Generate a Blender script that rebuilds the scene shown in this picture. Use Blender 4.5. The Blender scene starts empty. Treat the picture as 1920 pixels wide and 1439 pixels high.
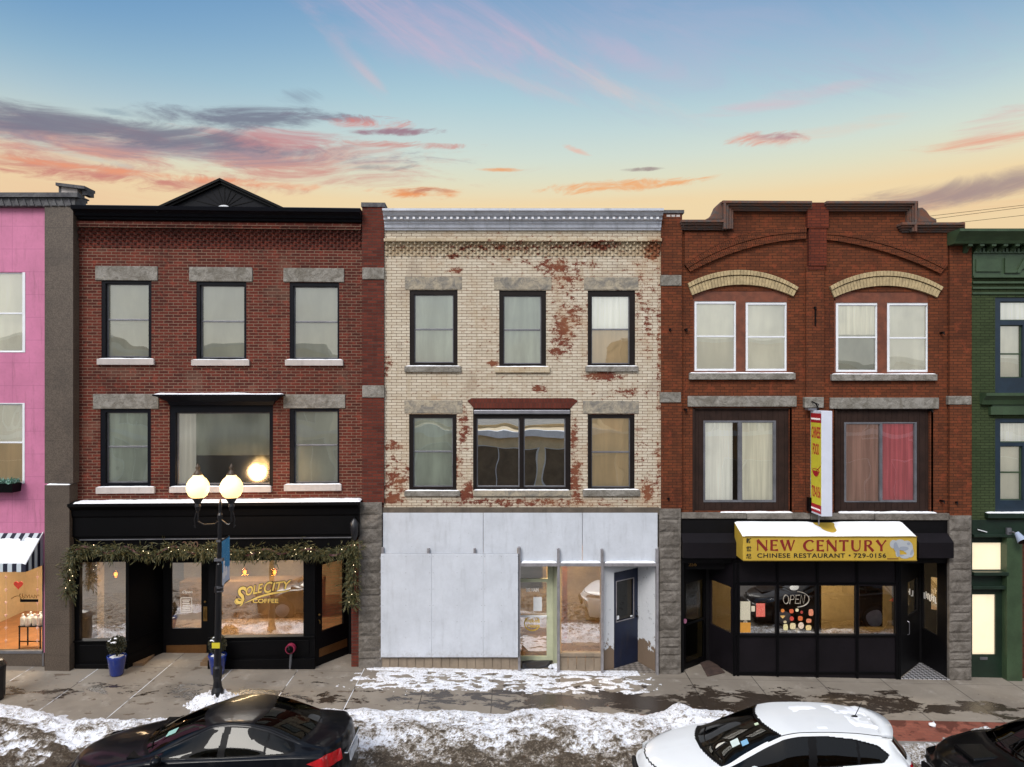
import bpy, math, random
from mathutils import Vector, Matrix, noise
SC = bpy.context.scene
COL = SC.collection
rnd = random.Random(7)
# ---------------------------------------------------------------- camera
FPX, DIST, CAMH, HY = 1360.0, 17.0, 6.5, 735.0      # focal length in photo pixels, metres to the facades, height
cam = bpy.data.cameras.new('camera'); camo = bpy.data.objects.new('camera', cam); COL.objects.link(camo)
camo.location = (0, -DIST, CAMH); camo.rotation_euler = (math.pi/2, 0, 0)
cam.sensor_width = 36; cam.lens = FPX/1920*36; cam.shift_y = (HY-719.5)/1920
cam.clip_end = 3000; cam.clip_start = 0.05
SC.camera = camo
SC.view_settings.view_transform = 'Standard'; SC.view_settings.look = 'None'
SC.view_settings.exposure = 0; SC.view_settings.gamma = 1; SC.view_settings.use_curve_mapping = False

def lin(c):
    if isinstance(c, str):
        c = c.lstrip('#'); c = [int(c[i:i+2], 16)/255 for i in (0, 2, 4)]
    elif max(c) > 1.0: c = [v/255 for v in c]
    else: return tuple(c[:3])+(1.0,)
    return tuple(v/12.92 if v <= .04045 else ((v+.055)/1.055)**2.4 for v in c)+(1.0,)

class NT:
    """tiny node-tree helper: math on sockets"""
    def __init__(s, tree): s.t = tree; s.n = tree.nodes; s.l = tree.links
    def new(s, typ, **kw):
        n = s.n.new(typ)
        for k, v in kw.items(): setattr(n, k, v)
        return n
    def set(s, sock, v):
        if isinstance(v, bpy.types.NodeSocket): s.l.new(v, sock)
        elif v is not None:
            try: sock.default_value = v
            except Exception: sock.default_value = tuple(v)[:3]
    def m(s, op, a, b=None, c=None, clamp=False):
        n = s.new('ShaderNodeMath', operation=op); n.use_clamp = clamp
        s.set(n.inputs[0], a)
        if b is not None: s.set(n.inputs[1], b)
        if c is not None: s.set(n.inputs[2], c)
        return n.outputs[0]
    def mix(s, f, a, b, mode='MIX'):
        n = s.new('ShaderNodeMix', data_type='RGBA', blend_type=mode)
        s.set(n.inputs[0], f); s.set(n.inputs[6], a); s.set(n.inputs[7], b)
        return n.outputs[2]
    def ramp(s, f, stops, interp='LINEAR'):
        n = s.new('ShaderNodeValToRGB'); cr = n.color_ramp; cr.interpolation = interp
        while len(cr.elements) < len(stops): cr.elements.new(0.5)
        for e, (p, c) in zip(cr.elements, stops):
            e.position = p; e.color = c if len(c) == 4 else tuple(c)+(1,)
        s.set(n.inputs[0], f); return n.outputs[0]
    def noise(s, vec, scale, detail=3, rough=.55, dist=0):
        n = s.new('ShaderNodeTexNoise'); s.set(n.inputs['Vector'], vec)
        n.inputs['Scale'].default_value = scale; n.inputs['Detail'].default_value = detail
        n.inputs['Roughness'].default_value = rough; n.inputs['Distortion'].default_value = dist
        return n.outputs[0]
    def comb(s, x, y, z):
        n = s.new('ShaderNodeCombineXYZ')
        for i, v in enumerate((x, y, z)): s.set(n.inputs[i], v)
        return n.outputs[0]
    def sep(s, v):
        n = s.new('ShaderNodeSeparateXYZ'); s.set(n.inputs[0], v); return n.outputs
    def smooth(s, x, a, b):
        n = s.new('ShaderNodeMapRange', interpolation_type='SMOOTHSTEP'); s.set(n.inputs[0], x)
        n.inputs[1].default_value = a; n.inputs[2].default_value = b
        n.inputs[3].default_value = 0; n.inputs[4].default_value = 1
        return n.outputs[0]
    def bump(s, h, strength=.3, dist=.02, normal=None):
        n = s.new('ShaderNodeBump'); s.set(n.inputs['Height'], h)
        n.inputs['Strength'].default_value = strength; n.inputs['Distance'].default_value = dist
        if normal is not None: s.set(n.inputs['Normal'], normal)
        return n.outputs[0]

# ---------------------------------------------------------------- sky
SUN_EL, SUN_AZ = math.radians(42), math.radians(205)      # behind the camera, a little to the left
w = bpy.data.worlds.new('World'); SC.world = w; w.use_nodes = True
T = NT(w.node_tree); T.n.clear()
out = T.new('ShaderNodeOutputWorld')
tc = T.new('ShaderNodeTexCoord').outputs['Generated']
dx, dy, dz = T.sep(tc)
az = T.m('ARCTAN2', dx, dy); el = T.m('ARCSINE', dz)
def px2ang(px, py):
    u, v = (px-960)/FPX, (HY-py)/FPX
    return math.atan(u), math.atan(v/math.sqrt(1+u*u))
GR = [(700,'#ecc89a'),(385,'#f0d8ac'),(366,'#eadcb8'),(338,'#dfdfc6'),(300,'#d2ded3'),(250,'#c2d7d8'),(190,'#aecdd8'),(110,'#97bbd3'),(30,'#82a9cb'),(-60,'#739bc5')]
stops = [(max(0, px2ang(960, p)[1])/1.571, lin(c)) for p, c in GR] + [(.40, lin('#86a6cc')), (.55, lin('#bccadf')), (1.0, lin('#eef2f8'))]
base = T.ramp(T.m('DIVIDE', el, 1.571), stops)
left = T.m('MULTIPLY', T.smooth(az, -.05, -.65), T.smooth(el, .22, .5))
base = T.mix(T.m('MULTIPLY', left, .7), base, lin('#5289bd'))
right = T.m('MULTIPLY', T.smooth(az, .2, .65), T.smooth(el, .3, .5))
base = T.mix(T.m('MULTIPLY', right, .4), base, lin('#6088bd'))
lowl = T.m('MULTIPLY', T.smooth(az, -.2, -.6), T.smooth(el, .3, .2))
base = T.mix(T.m('MULTIPLY', lowl, .3), base, lin('#e8b89c'))
def streak(rot, sx, sy, seed, det=9):
    c, s_ = math.cos(rot), math.sin(rot)
    a = T.m('ADD', T.m('MULTIPLY', az, c), T.m('MULTIPLY', el, s_))
    b = T.m('SUBTRACT', T.m('MULTIPLY', el, c), T.m('MULTIPLY', az, s_))
    v = T.comb(T.m('MULTIPLY', a, sx), T.m('MULTIPLY', b, sy), seed)
    return T.noise(v, 1.0, det, .68, 1.1)
nH = streak(.03, 5, 26, 1.3); nF = streak(.12, 16, 60, 4.1, 5); nB0 = streak(.03, 5, 22, 8.8); nD = streak(-.5, 4, 24, 7.7); nL = streak(-.05, 4, 40, 9.2); nS = streak(-.42, 3, 12, 3.3, 7)
def cloud(base, px, py, hw, hh, rot, col, amount, n1, k=.9, thr=.42, gain=3.0, mode='MIX'):
    a0, e0 = px2ang(px, py)
    a1, e1 = px2ang(px+hw, py); _, e2 = px2ang(px, py-hh)
    A, B = abs(a1-a0), abs(e2-e0)
    c, s_ = math.cos(rot), math.sin(rot)
    du = T.m('SUBTRACT', az, a0); dv = T.m('SUBTRACT', el, e0)
    p = T.m('DIVIDE', T.m('ADD', T.m('MULTIPLY', du, c), T.m('MULTIPLY', dv, s_)), A)
    q = T.m('DIVIDE', T.m('SUBTRACT', T.m('MULTIPLY', dv, c), T.m('MULTIPLY', du, s_)), B)
    r2 = T.m('ADD', T.m('MULTIPLY', p, p), T.m('MULTIPLY', q, q))
    msk = T.m('SUBTRACT', 1.0, r2)
    msk = T.m('MAXIMUM', msk, -2.0)
    d = T.m('MULTIPLY_ADD', T.m('SUBTRACT', n1, .5), k*6.0, msk)
    d = T.m('MULTIPLY', T.m('SUBTRACT', d, thr-.12), gain*.36, clamp=True)
    d = T.m('MULTIPLY', T.smooth(d, 0, 1), amount)
    d = T.m('MULTIPLY', d, T.smooth(dy, 0, .2))
    return T.mix(d, base, col), q, d
pinkA = lin('#dcb3cd'); 
sky = base
for a in [
    (1250, 100, 700, 140, -.12, lin('#b9b4cf'), .7, nS, .5, -.1, 1.0),
    (740, 20, 300, 105, -.32, lin('#cdb4d0'), .8, nS, .55, -.2, .9),
    (780, 45, 260, 60, -.35, lin('#dcb7c8'), .65, nD, .8, .1, 1.0),
    (640, 90, 150, 30, -.75, lin('#dcb6c4'), .5, nS, .7, -.1, 1.0),
    (690, 140, 60, 14, -.75, lin('#e2bcc0'), .5, nD, .7, .0, 1.1),
    (1110, 148, 240, 26, -.40, lin('#e6c6c2'), .62, nD, .8, .0, 1.0),
    (950, 62, 230, 34, -.33, lin('#d5b6c9'), .55, nS, .7, .0, 1.0),
    (1180, 110, 180, 30, -.35, lin('#cdb6cc'), .6, nS, .5, .0, 1.2),
    (990, 160, 130, 16, -.3, lin('#dcc3c6'), .5, nD, .5, .1, 1.3),
    (1470, 188, 190, 20, .05, lin('#dcb9c4'), .75, nL, .5, .05, 1.3),
    (1600, 140, 460, 75, 0, lin('#b0b0cd'), .55, nS, .8, .2, 1.0),
    (1580, 243, 200, 17, .03, lin('#ecc4ae'), .7, nL, .7, .2, 1.3),
    (1860, 240, 120, 42, .05, lin('#dfa9a8'), .8, nL, .8, .25, 1.5),
    (1820, 266, 160, 16, -.03, lin('#e8a184'), .8, nL, .8, .2, 1.6),
    (150, 368, 320, 26, 0, lin('#eaae8c'), .35, nL, .8, .2, 1.2),
    (640, 368, 500, 13, 0, lin('#f0bb92'), .2, nL, .8, .3, 1.6),
    (1440, 262, 95, 19, -.08, lin('#e39a88'), .9, nF, .6, .25, 2.0),
    (1455, 257, 62, 11, -.08, lin('#9c8b9b'), .7, nF, .6, .3, 2.0),
    (1170, 348, 200, 15, .02, lin('#efab74'), .9, nF, .6, .3, 2.4),
    (1205, 318, 45, 5, 0, lin('#a2928f'), .9, nF, .4, .2, 2.5),
    (940, 319, 50, 5, 0, lin('#eba46f'), .9, nF, .4, .2, 2.5),
    (1080, 282, 34, 7, -.35, lin('#edb3a0'), .7, nF, .4, .2, 2),
    (800, 362, 90, 15, .02, lin('#ea9660'), .95, nF, .5, .3, 2.6),
    (805, 358, 60, 8, .02, lin('#b0857a'), .7, nF, .5, .3, 2.2),
    (1180, 375, 300, 12, .0, lin('#f4c696'), .2, nL, .6, .3, 1.8),
    (1700, 383, 420, 24, .03, lin('#dda083'), .75, nH, .7, .1, 1.5),
    (1740, 368, 380, 26, .03, lin('#9d8a8c'), .85, nB0, .8, .0, 1.5),
    (1830, 392, 230, 14, .0, lin('#edbb8e'), .3, nL, .6, .2, 1.8)]:
    sky, q, d = cloud(sky, *a)
# long band of cloud on the left: salmon underside, mauve top
nB = streak(.05, 6, 34, 2.9); nC = streak(.08, 5, 24, 5.5)
for a in [(330, 292, 600, 54, .04, lin('#cf9088'), .85, nH, 1.1, .0, 1.6),
          (250, 268, 560, 34, .03, lin('#958b9a'), .8, nB, .9, .15, 2.0),
          (520, 262, 190, 22, .05, lin('#c58a8e'), .8, nB, .8, .1, 2.0),
          (160, 322, 400, 24, .02, lin('#c98078'), .9, nF, .7, .05, 1.8),
          (300, 330, 420, 9, .02, lin('#eea07a'), .8, nF, .6, .1, 1.8),
          (180, 240, 430, 30, .03, lin('#7b7b8c'), .9, nC, .8, .1, 2.2),
          (440, 220, 220, 26, .10, lin('#767a8d'), .9, nC, .7, .1, 2.2),
          (120, 285, 160, 9, -.1, lin('#cfcfc0'), .8, nF, .6, .1, 2.0),
          (640, 222, 120, 10, .02, lin('#7f7b8e'), .8, nF, .8, .1, 2.2),
          (690, 231, 90, 15, .03, lin('#d98880'), .85, nF, .8, .1, 1.8),
          (740, 248, 95, 9, .06, lin('#9c7686'), .9, nF, .5, .15, 2.4),
          (760, 273, 150, 9, .02, lin('#cf8f88'), .8, nF, .7, .2, 2.2),
          (720, 315, 80, 8, .1, lin('#8f8f95'), .6, nF, .7, .2, 2.0),
          (205, 209, 45, 7, .0, lin('#8fa3b0'), .7, nF, .5, .1, 1.8),
          (560, 182, 50, 20, .1, lin('#8798ab'), .6, nD, 1.1, .2, 1.8)]:
    sky, q, d = cloud(sky, *a)
# behind the camera: plain daylight sky
nish = T.new('ShaderNodeTexSky', sky_type='NISHITA'); nish.sun_disc = False
nish.sun_elevation = SUN_EL; nish.sun_rotation = SUN_AZ; nish.air_density = 1.0; nish.dust_density = 2.0; nish.ozone_density = 1.0
b0 = T.new('ShaderNodeBackground'); T.set(b0.inputs[0], nish.outputs[0]); b0.inputs[1].default_value = .06
b3 = T.new('ShaderNodeBackground'); b3.inputs[1].default_value = 1.15     # thin high overcast
T.set(b3.inputs[0], T.ramp(T.m('DIVIDE', el, 1.571), [(0, (.50, .52, .56)), (.3, (.52, .55, .60)), (1, (.80, .84, .92))]))
b1 = T.new('ShaderNodeAddShader'); T.l.new(b0.outputs[0], b1.inputs[0]); T.l.new(b3.outputs[0], b1.inputs[1])
b2 = T.new('ShaderNodeBackground'); T.set(b2.inputs[0], sky); b2.inputs[1].default_value = 1.0
fac = T.m('MULTIPLY', T.smooth(dy, -.25, .12), 1.0)
ms = T.new('ShaderNodeMixShader'); T.set(ms.inputs[0], fac); T.l.new(b1.outputs[0], ms.inputs[1]); T.l.new(b2.outputs[0], ms.inputs[2])
T.l.new(ms.outputs[0], out.inputs[0])
# ---------------------------------------------------------------- sun, veiled by thin cloud
sun = bpy.data.lights.new('sun', 'SUN'); sun.energy = 2.5; sun.angle = math.radians(26); sun.color = (1, .96, .91)
so = bpy.data.objects.new('sun', sun); COL.objects.link(so)
sd = Vector((math.sin(SUN_AZ)*math.cos(SUN_EL), math.cos(SUN_AZ)*math.cos(SUN_EL), math.sin(SUN_EL)))
so.rotation_euler = sd.to_track_quat('Z', 'Y').to_euler(); so.location = (-8, -30, 25)

# ---------------------------------------------------------------- materials
def mat(name, col, rough=.6, var=.12, vscale=3.0, metal=0, bump=0, bscale=40, spec=.5, coat=0, emit=None, estr=1, grime=0):
    m = bpy.data.materials.new(name); m.use_nodes = True
    t = NT(m.node_tree); b = t.n['Principled BSDF']
    c = lin(col); tcn = t.new('ShaderNodeTexCoord').outputs['Object']
    colr = c
    if var:
        n1 = t.noise(tcn, vscale, 5, .65)
        colr = t.mix(t.smooth(n1, .3, .7), tuple(v*(1-var) for v in c[:3])+(1,), tuple(min(1, v*(1+var)) for v in c[:3])+(1,))
        n2 = t.noise(tcn, vscale*13, 3, .6)
        colr = t.mix(t.m('MULTIPLY', t.smooth(n2, .35, .75), var), colr, tuple(v*.45 for v in c[:3])+(1,))
    if grime:
        n3 = t.noise(t.comb(*[t.m('MULTIPLY', s_, k) for s_, k in zip(t.sep(tcn), (6, 6, .8))]), 1.2, 5, .7)
        colr = t.mix(t.m('MULTIPLY', t.smooth(n3, .5, .75), grime), colr, lin('#3a332b'))
    t.set(b.inputs['Base Color'], colr)
    b.inputs['Roughness'].default_value = rough; b.inputs['Metallic'].default_value = metal
    b.inputs['Specular IOR Level'].default_value = spec; b.inputs['Coat Weight'].default_value = coat
    b.inputs['Coat Roughness'].default_value = .04
    if bump:
        t.set(b.inputs['Normal'], t.bump(t.noise(tcn, bscale, 4, .6), bump, .02))
    if emit:
        b.inputs['Emission Color'].default_value = lin(emit); b.inputs['Emission Strength'].default_value = estr
    return m

def brick_mat(name, c1, c2, mortar, bw=.215, rh=.068, ms=.011, blobs=None, rust=None, dirt='#2a1a14', dirt_amt=.25, tone=None, bstr=.5, hue2=None):
    """running-bond brick; blobs = [(x,z,rx,rz,amount)] patches where paint has come off, showing `rust`"""
    m = bpy.data.materials.new(name); m.use_nodes = True
    t = NT(m.node_tree); b = t.n['Principled BSDF']; oc = t.new('ShaderNodeTexCoord').outputs['Object']
    x, y, z = t.sep(oc)
    xx = t.m('ADD', x, y)
    wob = t.m('MULTIPLY', t.m('SUBTRACT', t.noise(oc, 9, 3), .5), .012)
    br = t.new('ShaderNodeTexBrick'); t.set(br.inputs['Vector'], t.comb(t.m('ADD', xx, wob), t.m('ADD', z, wob), 0))
    br.inputs['Scale'].default_value = 1; br.inputs['Brick Width'].default_value = bw; br.inputs['Row Height'].default_value = rh
    br.inputs['Mortar Size'].default_value = ms; br.inputs['Mortar Smooth'].default_value = .25; br.inputs['Bias'].default_value = -.1
    br.inputs['Color1'].default_value = lin(c1); br.inputs['Color2'].default_value = lin(c2); br.inputs['Mortar'].default_value = lin(mortar)
    col = br.outputs['Color']; mf = br.outputs['Fac']
    big = t.noise(oc, .7, 5, .6); mid = t.noise(oc, 4.5, 6, .7); fine = t.noise(oc, 45, 3, .6)
    col = t.mix(t.m('MULTIPLY', t.smooth(big, .45, .75), dirt_amt), col, lin(dirt))
    col = t.mix(t.m('MULTIPLY', t.smooth(fine, .45, .8), .35), col, lin(dirt))
    sk = t.smooth(t.noise(t.comb(t.m('MULTIPLY', xx, 3.2), 0, t.m('MULTIPLY', z, .35)), 1.6, 6, .7), .5, .72)
    col = t.mix(t.m('MULTIPLY', sk, .38), col, lin(dirt))
    pt = t.smooth(t.noise(oc, 1.1, 3, .5), .58, .66)
    col = t.mix(t.m('MULTIPLY', pt, .22), col, lin(mortar))
    if hue2: col = t.mix(t.m('MULTIPLY', t.smooth(mid, .52, .7), .5), col, lin(hue2))
    if blobs:
        acc = None
        for bx, bz, rx, rz, am in blobs:
            p = t.m('DIVIDE', t.m('SUBTRACT', xx, bx), rx); q = t.m('DIVIDE', t.m('SUBTRACT', z, bz), rz)
            g = t.m('MULTIPLY', t.m('EXPONENT', t.m('MULTIPLY', t.m('ADD', t.m('MULTIPLY', p, p), t.m('MULTIPLY', q, q)), -1.0)), am)
            acc = g if acc is None else t.m('MAXIMUM', acc, g)
        pn = t.noise(t.comb(t.m('MULTIPLY', xx, 1), t.m('MULTIPLY', z, 1.5), 0), 5.5, 10, .80)
        cell = t.m('MULTIPLY', mf, .055)
        v = t.m('ADD', t.m('ADD', pn, t.m('MULTIPLY', acc, .235)), cell)
        pe = t.m('MULTIPLY', t.smooth(v, .645, .70), .95)
        thin = t.smooth(v, .60, .66)
        col = t.mix(t.m('MULTIPLY', thin, .35), col, lin('#a08a6e'))
        rcol = t.mix(t.smooth(fine, .4, .65), lin(rust), lin('#3c1a12'))
        col = t.mix(pe, col, rcol)
        stain = t.smooth(t.m('ADD', big, t.m('MULTIPLY', acc, .2)), .55, .85)
        col = t.mix(t.m('MULTIPLY', stain, .3), col, lin('#a5764f'))
    t.set(b.inputs['Base Color'], col); b.inputs['Roughness'].default_value = .88; b.inputs['Specular IOR Level'].default_value = .25
    hh = t.m('SUBTRACT', t.m('MULTIPLY', t.noise(oc, 30, 4), .4), mf)
    t.set(b.inputs['Normal'], t.bump(hh, bstr, .012))
    return m

def glass_mat(name, tint='#8f9a98', refl=1.0, ior=1.9, wav=.05, wscale=2.2, trans=1.0, rough=0.0):
    m = bpy.data.materials.new(name); m.use_nodes = True
    t = NT(m.node_tree); t.n.clear(); o = t.new('ShaderNodeOutputMaterial')
    oc = t.new('ShaderNodeTexCoord').outputs['Object']
    nrm = t.bump(t.noise(oc, wscale, 1, .4), wav, .25)
    tr = t.new('ShaderNodeBsdfTransparent'); tr.inputs[0].default_value = tuple(v*trans for v in lin(tint)[:3])+(1,)
    gl = t.new('ShaderNodeBsdfGlossy'); gl.inputs['Roughness'].default_value = rough; gl.inputs[0].default_value = (.95, .95, .93, 1); t.set(gl.inputs['Normal'], nrm)
    fr = t.new('ShaderNodeFresnel'); fr.inputs[0].default_value = ior
    mx = t.new('ShaderNodeMixShader'); t.set(mx.inputs[0], t.m('MULTIPLY', fr.outputs[0], refl, clamp=True))
    t.l.new(tr.outputs[0], mx.inputs[1]); t.l.new(gl.outputs[0], mx.inputs[2]); t.l.new(mx.outputs[0], o.inputs[0])
    return m

def stone_mat(name, c1, c2, scale=2.2, bump=.9, rough=.9):
    m = bpy.data.materials.new(name); m.use_nodes = True
    t = NT(m.node_tree); b = t.n['Principled BSDF']; oc = t.new('ShaderNodeTexCoord').outputs['Object']
    n1 = t.noise(oc, scale*2, 7, .7, .8); n2 = t.noise(oc, scale*14, 5, .7)
    col = t.mix(t.smooth(n1, .35, .65), lin(c1), lin(c2))
    col = t.mix(t.m('MULTIPLY', t.smooth(n2, .5, .75), .45), col, lin('#2d2a26'))
    t.set(b.inputs['Base Color'], col); b.inputs['Roughness'].default_value = rough
    h = t.m('ADD', t.noise(oc, 7, 6, .65, .5), t.m('MULTIPLY', n2, .25))
    t.set(b.inputs['Normal'], t.bump(h, bump, .05))
    return m
# ---------------------------------------------------------------- mesh helpers
class MB:
    def __init__(s): s.v = []; s.f = []; s.mi = []; s.cur = 0
    def vert(s, *p): s.v.append(tuple(p)); return len(s.v)-1
    def face(s, *idx): s.f.append(tuple(idx)); s.mi.append(s.cur)
    def quad(s, a, b, c, d): i = len(s.v); s.v += [tuple(a), tuple(b), tuple(c), tuple(d)]; s.face(i, i+1, i+2, i+3)
    def box(s, x0, x1, y0, y1, z0, z1):
        if x0 > x1: x0, x1 = x1, x0
        if y0 > y1: y0, y1 = y1, y0
        if z0 > z1: z0, z1 = z1, z0
        i = len(s.v)
        s.v += [(x0,y0,z0),(x1,y0,z0),(x1,y1,z0),(x0,y1,z0),(x0,y0,z1),(x1,y0,z1),(x1,y1,z1),(x0,y1,z1)]
        for f in ((0,3,2,1),(4,5,6,7),(0,1,5,4),(1,2,6,5),(2,3,7,6),(3,0,4,7)): s.face(*[i+k for k in f])
    def hexa(s, lo, hi):
        """lo, hi: 4 points each (same winding, ccw from above)"""
        i = len(s.v); s.v += [tuple(p) for p in lo]+[tuple(p) for p in hi]
        s.face(i+3, i+2, i+1, i); s.face(i+4, i+5, i+6, i+7)
        for k in range(4): j = (k+1) % 4; s.face(i+k, i+j, i+4+j, i+4+k)
    def prism(s, poly, y0, y1):
        """polygon in (x,z), ccw seen from -y, extruded y0 (front) to y1"""
        n = len(poly); i = len(s.v)
        s.v += [(x, y0, z) for x, z in poly]+[(x, y1, z) for x, z in poly]
        s.face(*[i+k for k in range(n)]); s.face(*[i+n+k for k in reversed(range(n))])
        for k in range(n): j = (k+1) % n; s.face(i+j, i+k, i+n+k, i+n+j)
    def profile_x(s, prof, x0, x1):
        """(y,z) outline (ccw seen from +x ... closed) swept along x"""
        n = len(prof); i = len(s.v)
        s.v += [(x0, y, z) for y, z in prof]+[(x1, y, z) for y, z in prof]
        s.face(*[i+k for k in reversed(range(n))]); s.face(*[i+n+k for k in range(n)])
        for k in range(n): j = (k+1) % n; s.face(i+k, i+j, i+n+j, i+n+k)
    def tube(s, pts, r, seg=8, cap=True):
        pts = [Vector(p) for p in pts]; n = len(pts); rings = []
        rr = r if isinstance(r, (list, tuple)) else [r]*n
        for k, p in enumerate(pts):
            d = (pts[min(n-1, k+1)]-pts[max(0, k-1)]).normalized()
            up = Vector((0, 0, 1)) if abs(d.z) < .9 else Vector((1, 0, 0))
            a = d.cross(up).normalized(); b = d.cross(a)
            ring = []
            for q in range(seg):
                t = 2*math.pi*q/seg; ring.append(s.vert(*(p+(a*math.cos(t)+b*math.sin(t))*rr[k])))
            rings.append(ring)
        for k in range(n-1):
            for q in range(seg): s.face(rings[k][q], rings[k][(q+1) % seg], rings[k+1][(q+1) % seg], rings[k+1][q])
        if cap: s.face(*reversed(rings[0])); s.face(*rings[-1])
    def lathe(s, prof, cx=0, cy=0, seg=20, cz=0):
        """[(r,z)] bottom to top"""
        rings = []
        for r, z in prof:
            rings.append([s.vert(cx+r*math.cos(2*math.pi*q/seg), cy+r*math.sin(2*math.pi*q/seg), cz+z) for q in range(seg)])
        for k in range(len(prof)-1):
            for q in range(seg): s.face(rings[k][q], rings[k][(q+1) % seg], rings[k+1][(q+1) % seg], rings[k+1][q])
        s.face(*reversed(rings[0])); s.face(*rings[-1])
    def ball(s, c, r, sx=1, sy=1, sz=1, seg=12, rings=7):
        pr = [(r*math.sin(math.pi*(k+.001)/rings), -r*math.cos(math.pi*k/rings)) for k in range(rings+1)]
        i0 = len(s.v); s.lathe(pr, seg=seg)
        for k in range(i0, len(s.v)): x, y, z = s.v[k]; s.v[k] = (c[0]+x*sx, c[1]+y*sy, c[2]+z*sz)
    def holes(s, x0, x1, z0, z1, hs, y0, y1, back=True):
        """wall slab with rectangular openings hs=[(x0,x1,z0,z1)]"""
        xs = sorted(set([x0, x1]+[v for h in hs for v in h[:2] if x0 < v < x1]))
        zs = sorted(set([z0, z1]+[v for h in hs for v in h[2:] if z0 < v < z1]))
        def solid(i, j):
            if i < 0 or j < 0 or i >= len(xs)-1 or j >= len(zs)-1: return False
            cx, cz = (xs[i]+xs[i+1])/2, (zs[j]+zs[j+1])/2
            return not any(h[0] < cx < h[1] and h[2] < cz < h[3] for h in hs)
        for i in range(len(xs)-1):
            for j in range(len(zs)-1):
                if not solid(i, j): continue
                a, b, c, d = xs[i], xs[i+1], zs[j], zs[j+1]
                s.quad((a,y0,c),(b,y0,c),(b,y0,d),(a,y0,d))
                if back: s.quad((b,y1,c),(a,y1,c),(a,y1,d),(b,y1,d))
                if not solid(i-1, j): s.quad((a,y1,c),(a,y0,c),(a,y0,d),(a,y1,d))
                if not solid(i+1, j): s.quad((b,y0,c),(b,y1,c),(b,y1,d),(b,y0,d))
                if not solid(i, j-1): s.quad((a,y1,c),(b,y1,c),(b,y0,c),(a,y0,c))
                if not solid(i, j+1): s.quad((a,y0,d),(b,y0,d),(b,y1,d),(a,y1,d))
    def build(s, name, m, parent=None, smooth=False, bevel=0, label=None):
        me = bpy.data.meshes.new(name); me.from_pydata(s.v, [], s.f)
        ms = m if isinstance(m, (list, tuple)) else [m]
        for k in ms: me.materials.append(k)
        if len(ms) > 1: me.polygons.foreach_set('material_index', s.mi)
        if smooth: me.polygons.foreach_set('use_smooth', [True]*len(s.f))
        me.update()
        o = bpy.data.objects.new(name, me); COL.objects.link(o)
        if parent: o.parent = parent
        if bevel:
            bv = o.modifiers.new('bevel', 'BEVEL'); bv.width = bevel; bv.segments = 2; bv.limit_method = 'ANGLE'
        if label: o['label'] = label
        return o
def tag(o, label, cat=None, group=None, kind=None):
    if label: o['label'] = label
    if cat: o['category'] = cat
    if group: o['group'] = group
    if kind: o['kind'] = kind
    return o
def thing(name, label, cat, loc=(0, 0, 0), rz=0, group=None):
    o = bpy.data.objects.new(name, None); COL.objects.link(o); o.location = loc; o.rotation_euler = (0, 0, rz)
    o.empty_display_size = .2
    return tag(o, label, cat, group)
def gz(x): return -.021*max(-13, min(13, x))
class Frame:
    """local frame of a facade: turns measured points of the photograph into metres on the facade plane"""
    def __init__(s, px, y0, ang=0):
        s.oy = y0; s.ox = (px-960)*(DIST+y0)/FPX; s.a = ang
        s.c, s.s = math.cos(ang), math.sin(ang)
    def p(s, px, py, y=0):
        u = (px-960)/FPX
        # X=t*u, Y=t-DIST ; -(X-ox)*sin + (Y-oy)*cos = y
        t = (y + (DIST+s.oy)*s.c - s.ox*s.s)/(s.c-u*s.s)
        X, Y = t*u-s.ox, t-DIST-s.oy
        return X*s.c+Y*s.s, CAMH-t*(py-HY)/FPX
    def x(s, px, y=0): return s.p(px, HY, y)[0]
    def z(s, px, py, y=0): return s.p(px, py, y)[1]
    def rect(s, r, y=0):
        px0, py0, px1, py1 = r; m = (px0+px1)/2
        return s.x(px0, y), s.x(px1, y), s.z(m, py1, y), s.z(m, py0, y)
    def box(s, mb, r, yf, yb):
        x0, x1, z0, z1 = s.rect(r, yf); mb.box(x0, x1, yf, yb, z0, z1)
    def root(s, name, label, cat='building'): return thing(name, label, cat, (s.ox, s.oy, 0), s.a)
    def world(s, x, y, z): return (s.ox+x*s.c-y*s.s, s.oy+x*s.s+y*s.c, z)

def snow_strip(parent, x0, x1, y0, y1, z, h=.03, seed=0, name='snow', fray=.5):
    """a thin lumpy layer of snow lying on a ledge; its edges dip under the ledge so the outline is uneven"""
    mb = MB(); nx = max(6, int((x1-x0)/.035)); ny = max(4, int(abs(y1-y0)/.03))
    ids = []
    for i in range(nx+1):
        row = []
        for j in range(ny+1):
            x = x0+(x1-x0)*i/nx; y = y0+(y1-y0)*j/ny
            e = min(i/nx*(x1-x0), (1-i/nx)*(x1-x0))/.05
            n = noise.noise((x*2.3+seed, y*6, seed*1.7))*.5+noise.noise((x*11, y*14, seed))*.25
            hh = h*(1+n*fray*2)*min(1, e+.15)
            ed = min(j, ny-j)
            if ed == 0: hh = -.002
            elif ed == 1: hh *= .8
            row.append(mb.vert(x, y, z+max(hh, -.004)))
        ids.append(row)
    for i in range(nx):
        for j in range(ny): mb.face(ids[i][j], ids[i+1][j], ids[i+1][j+1], ids[i][j+1])
    return mb.build(name, M['snow'], parent, smooth=True)

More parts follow.
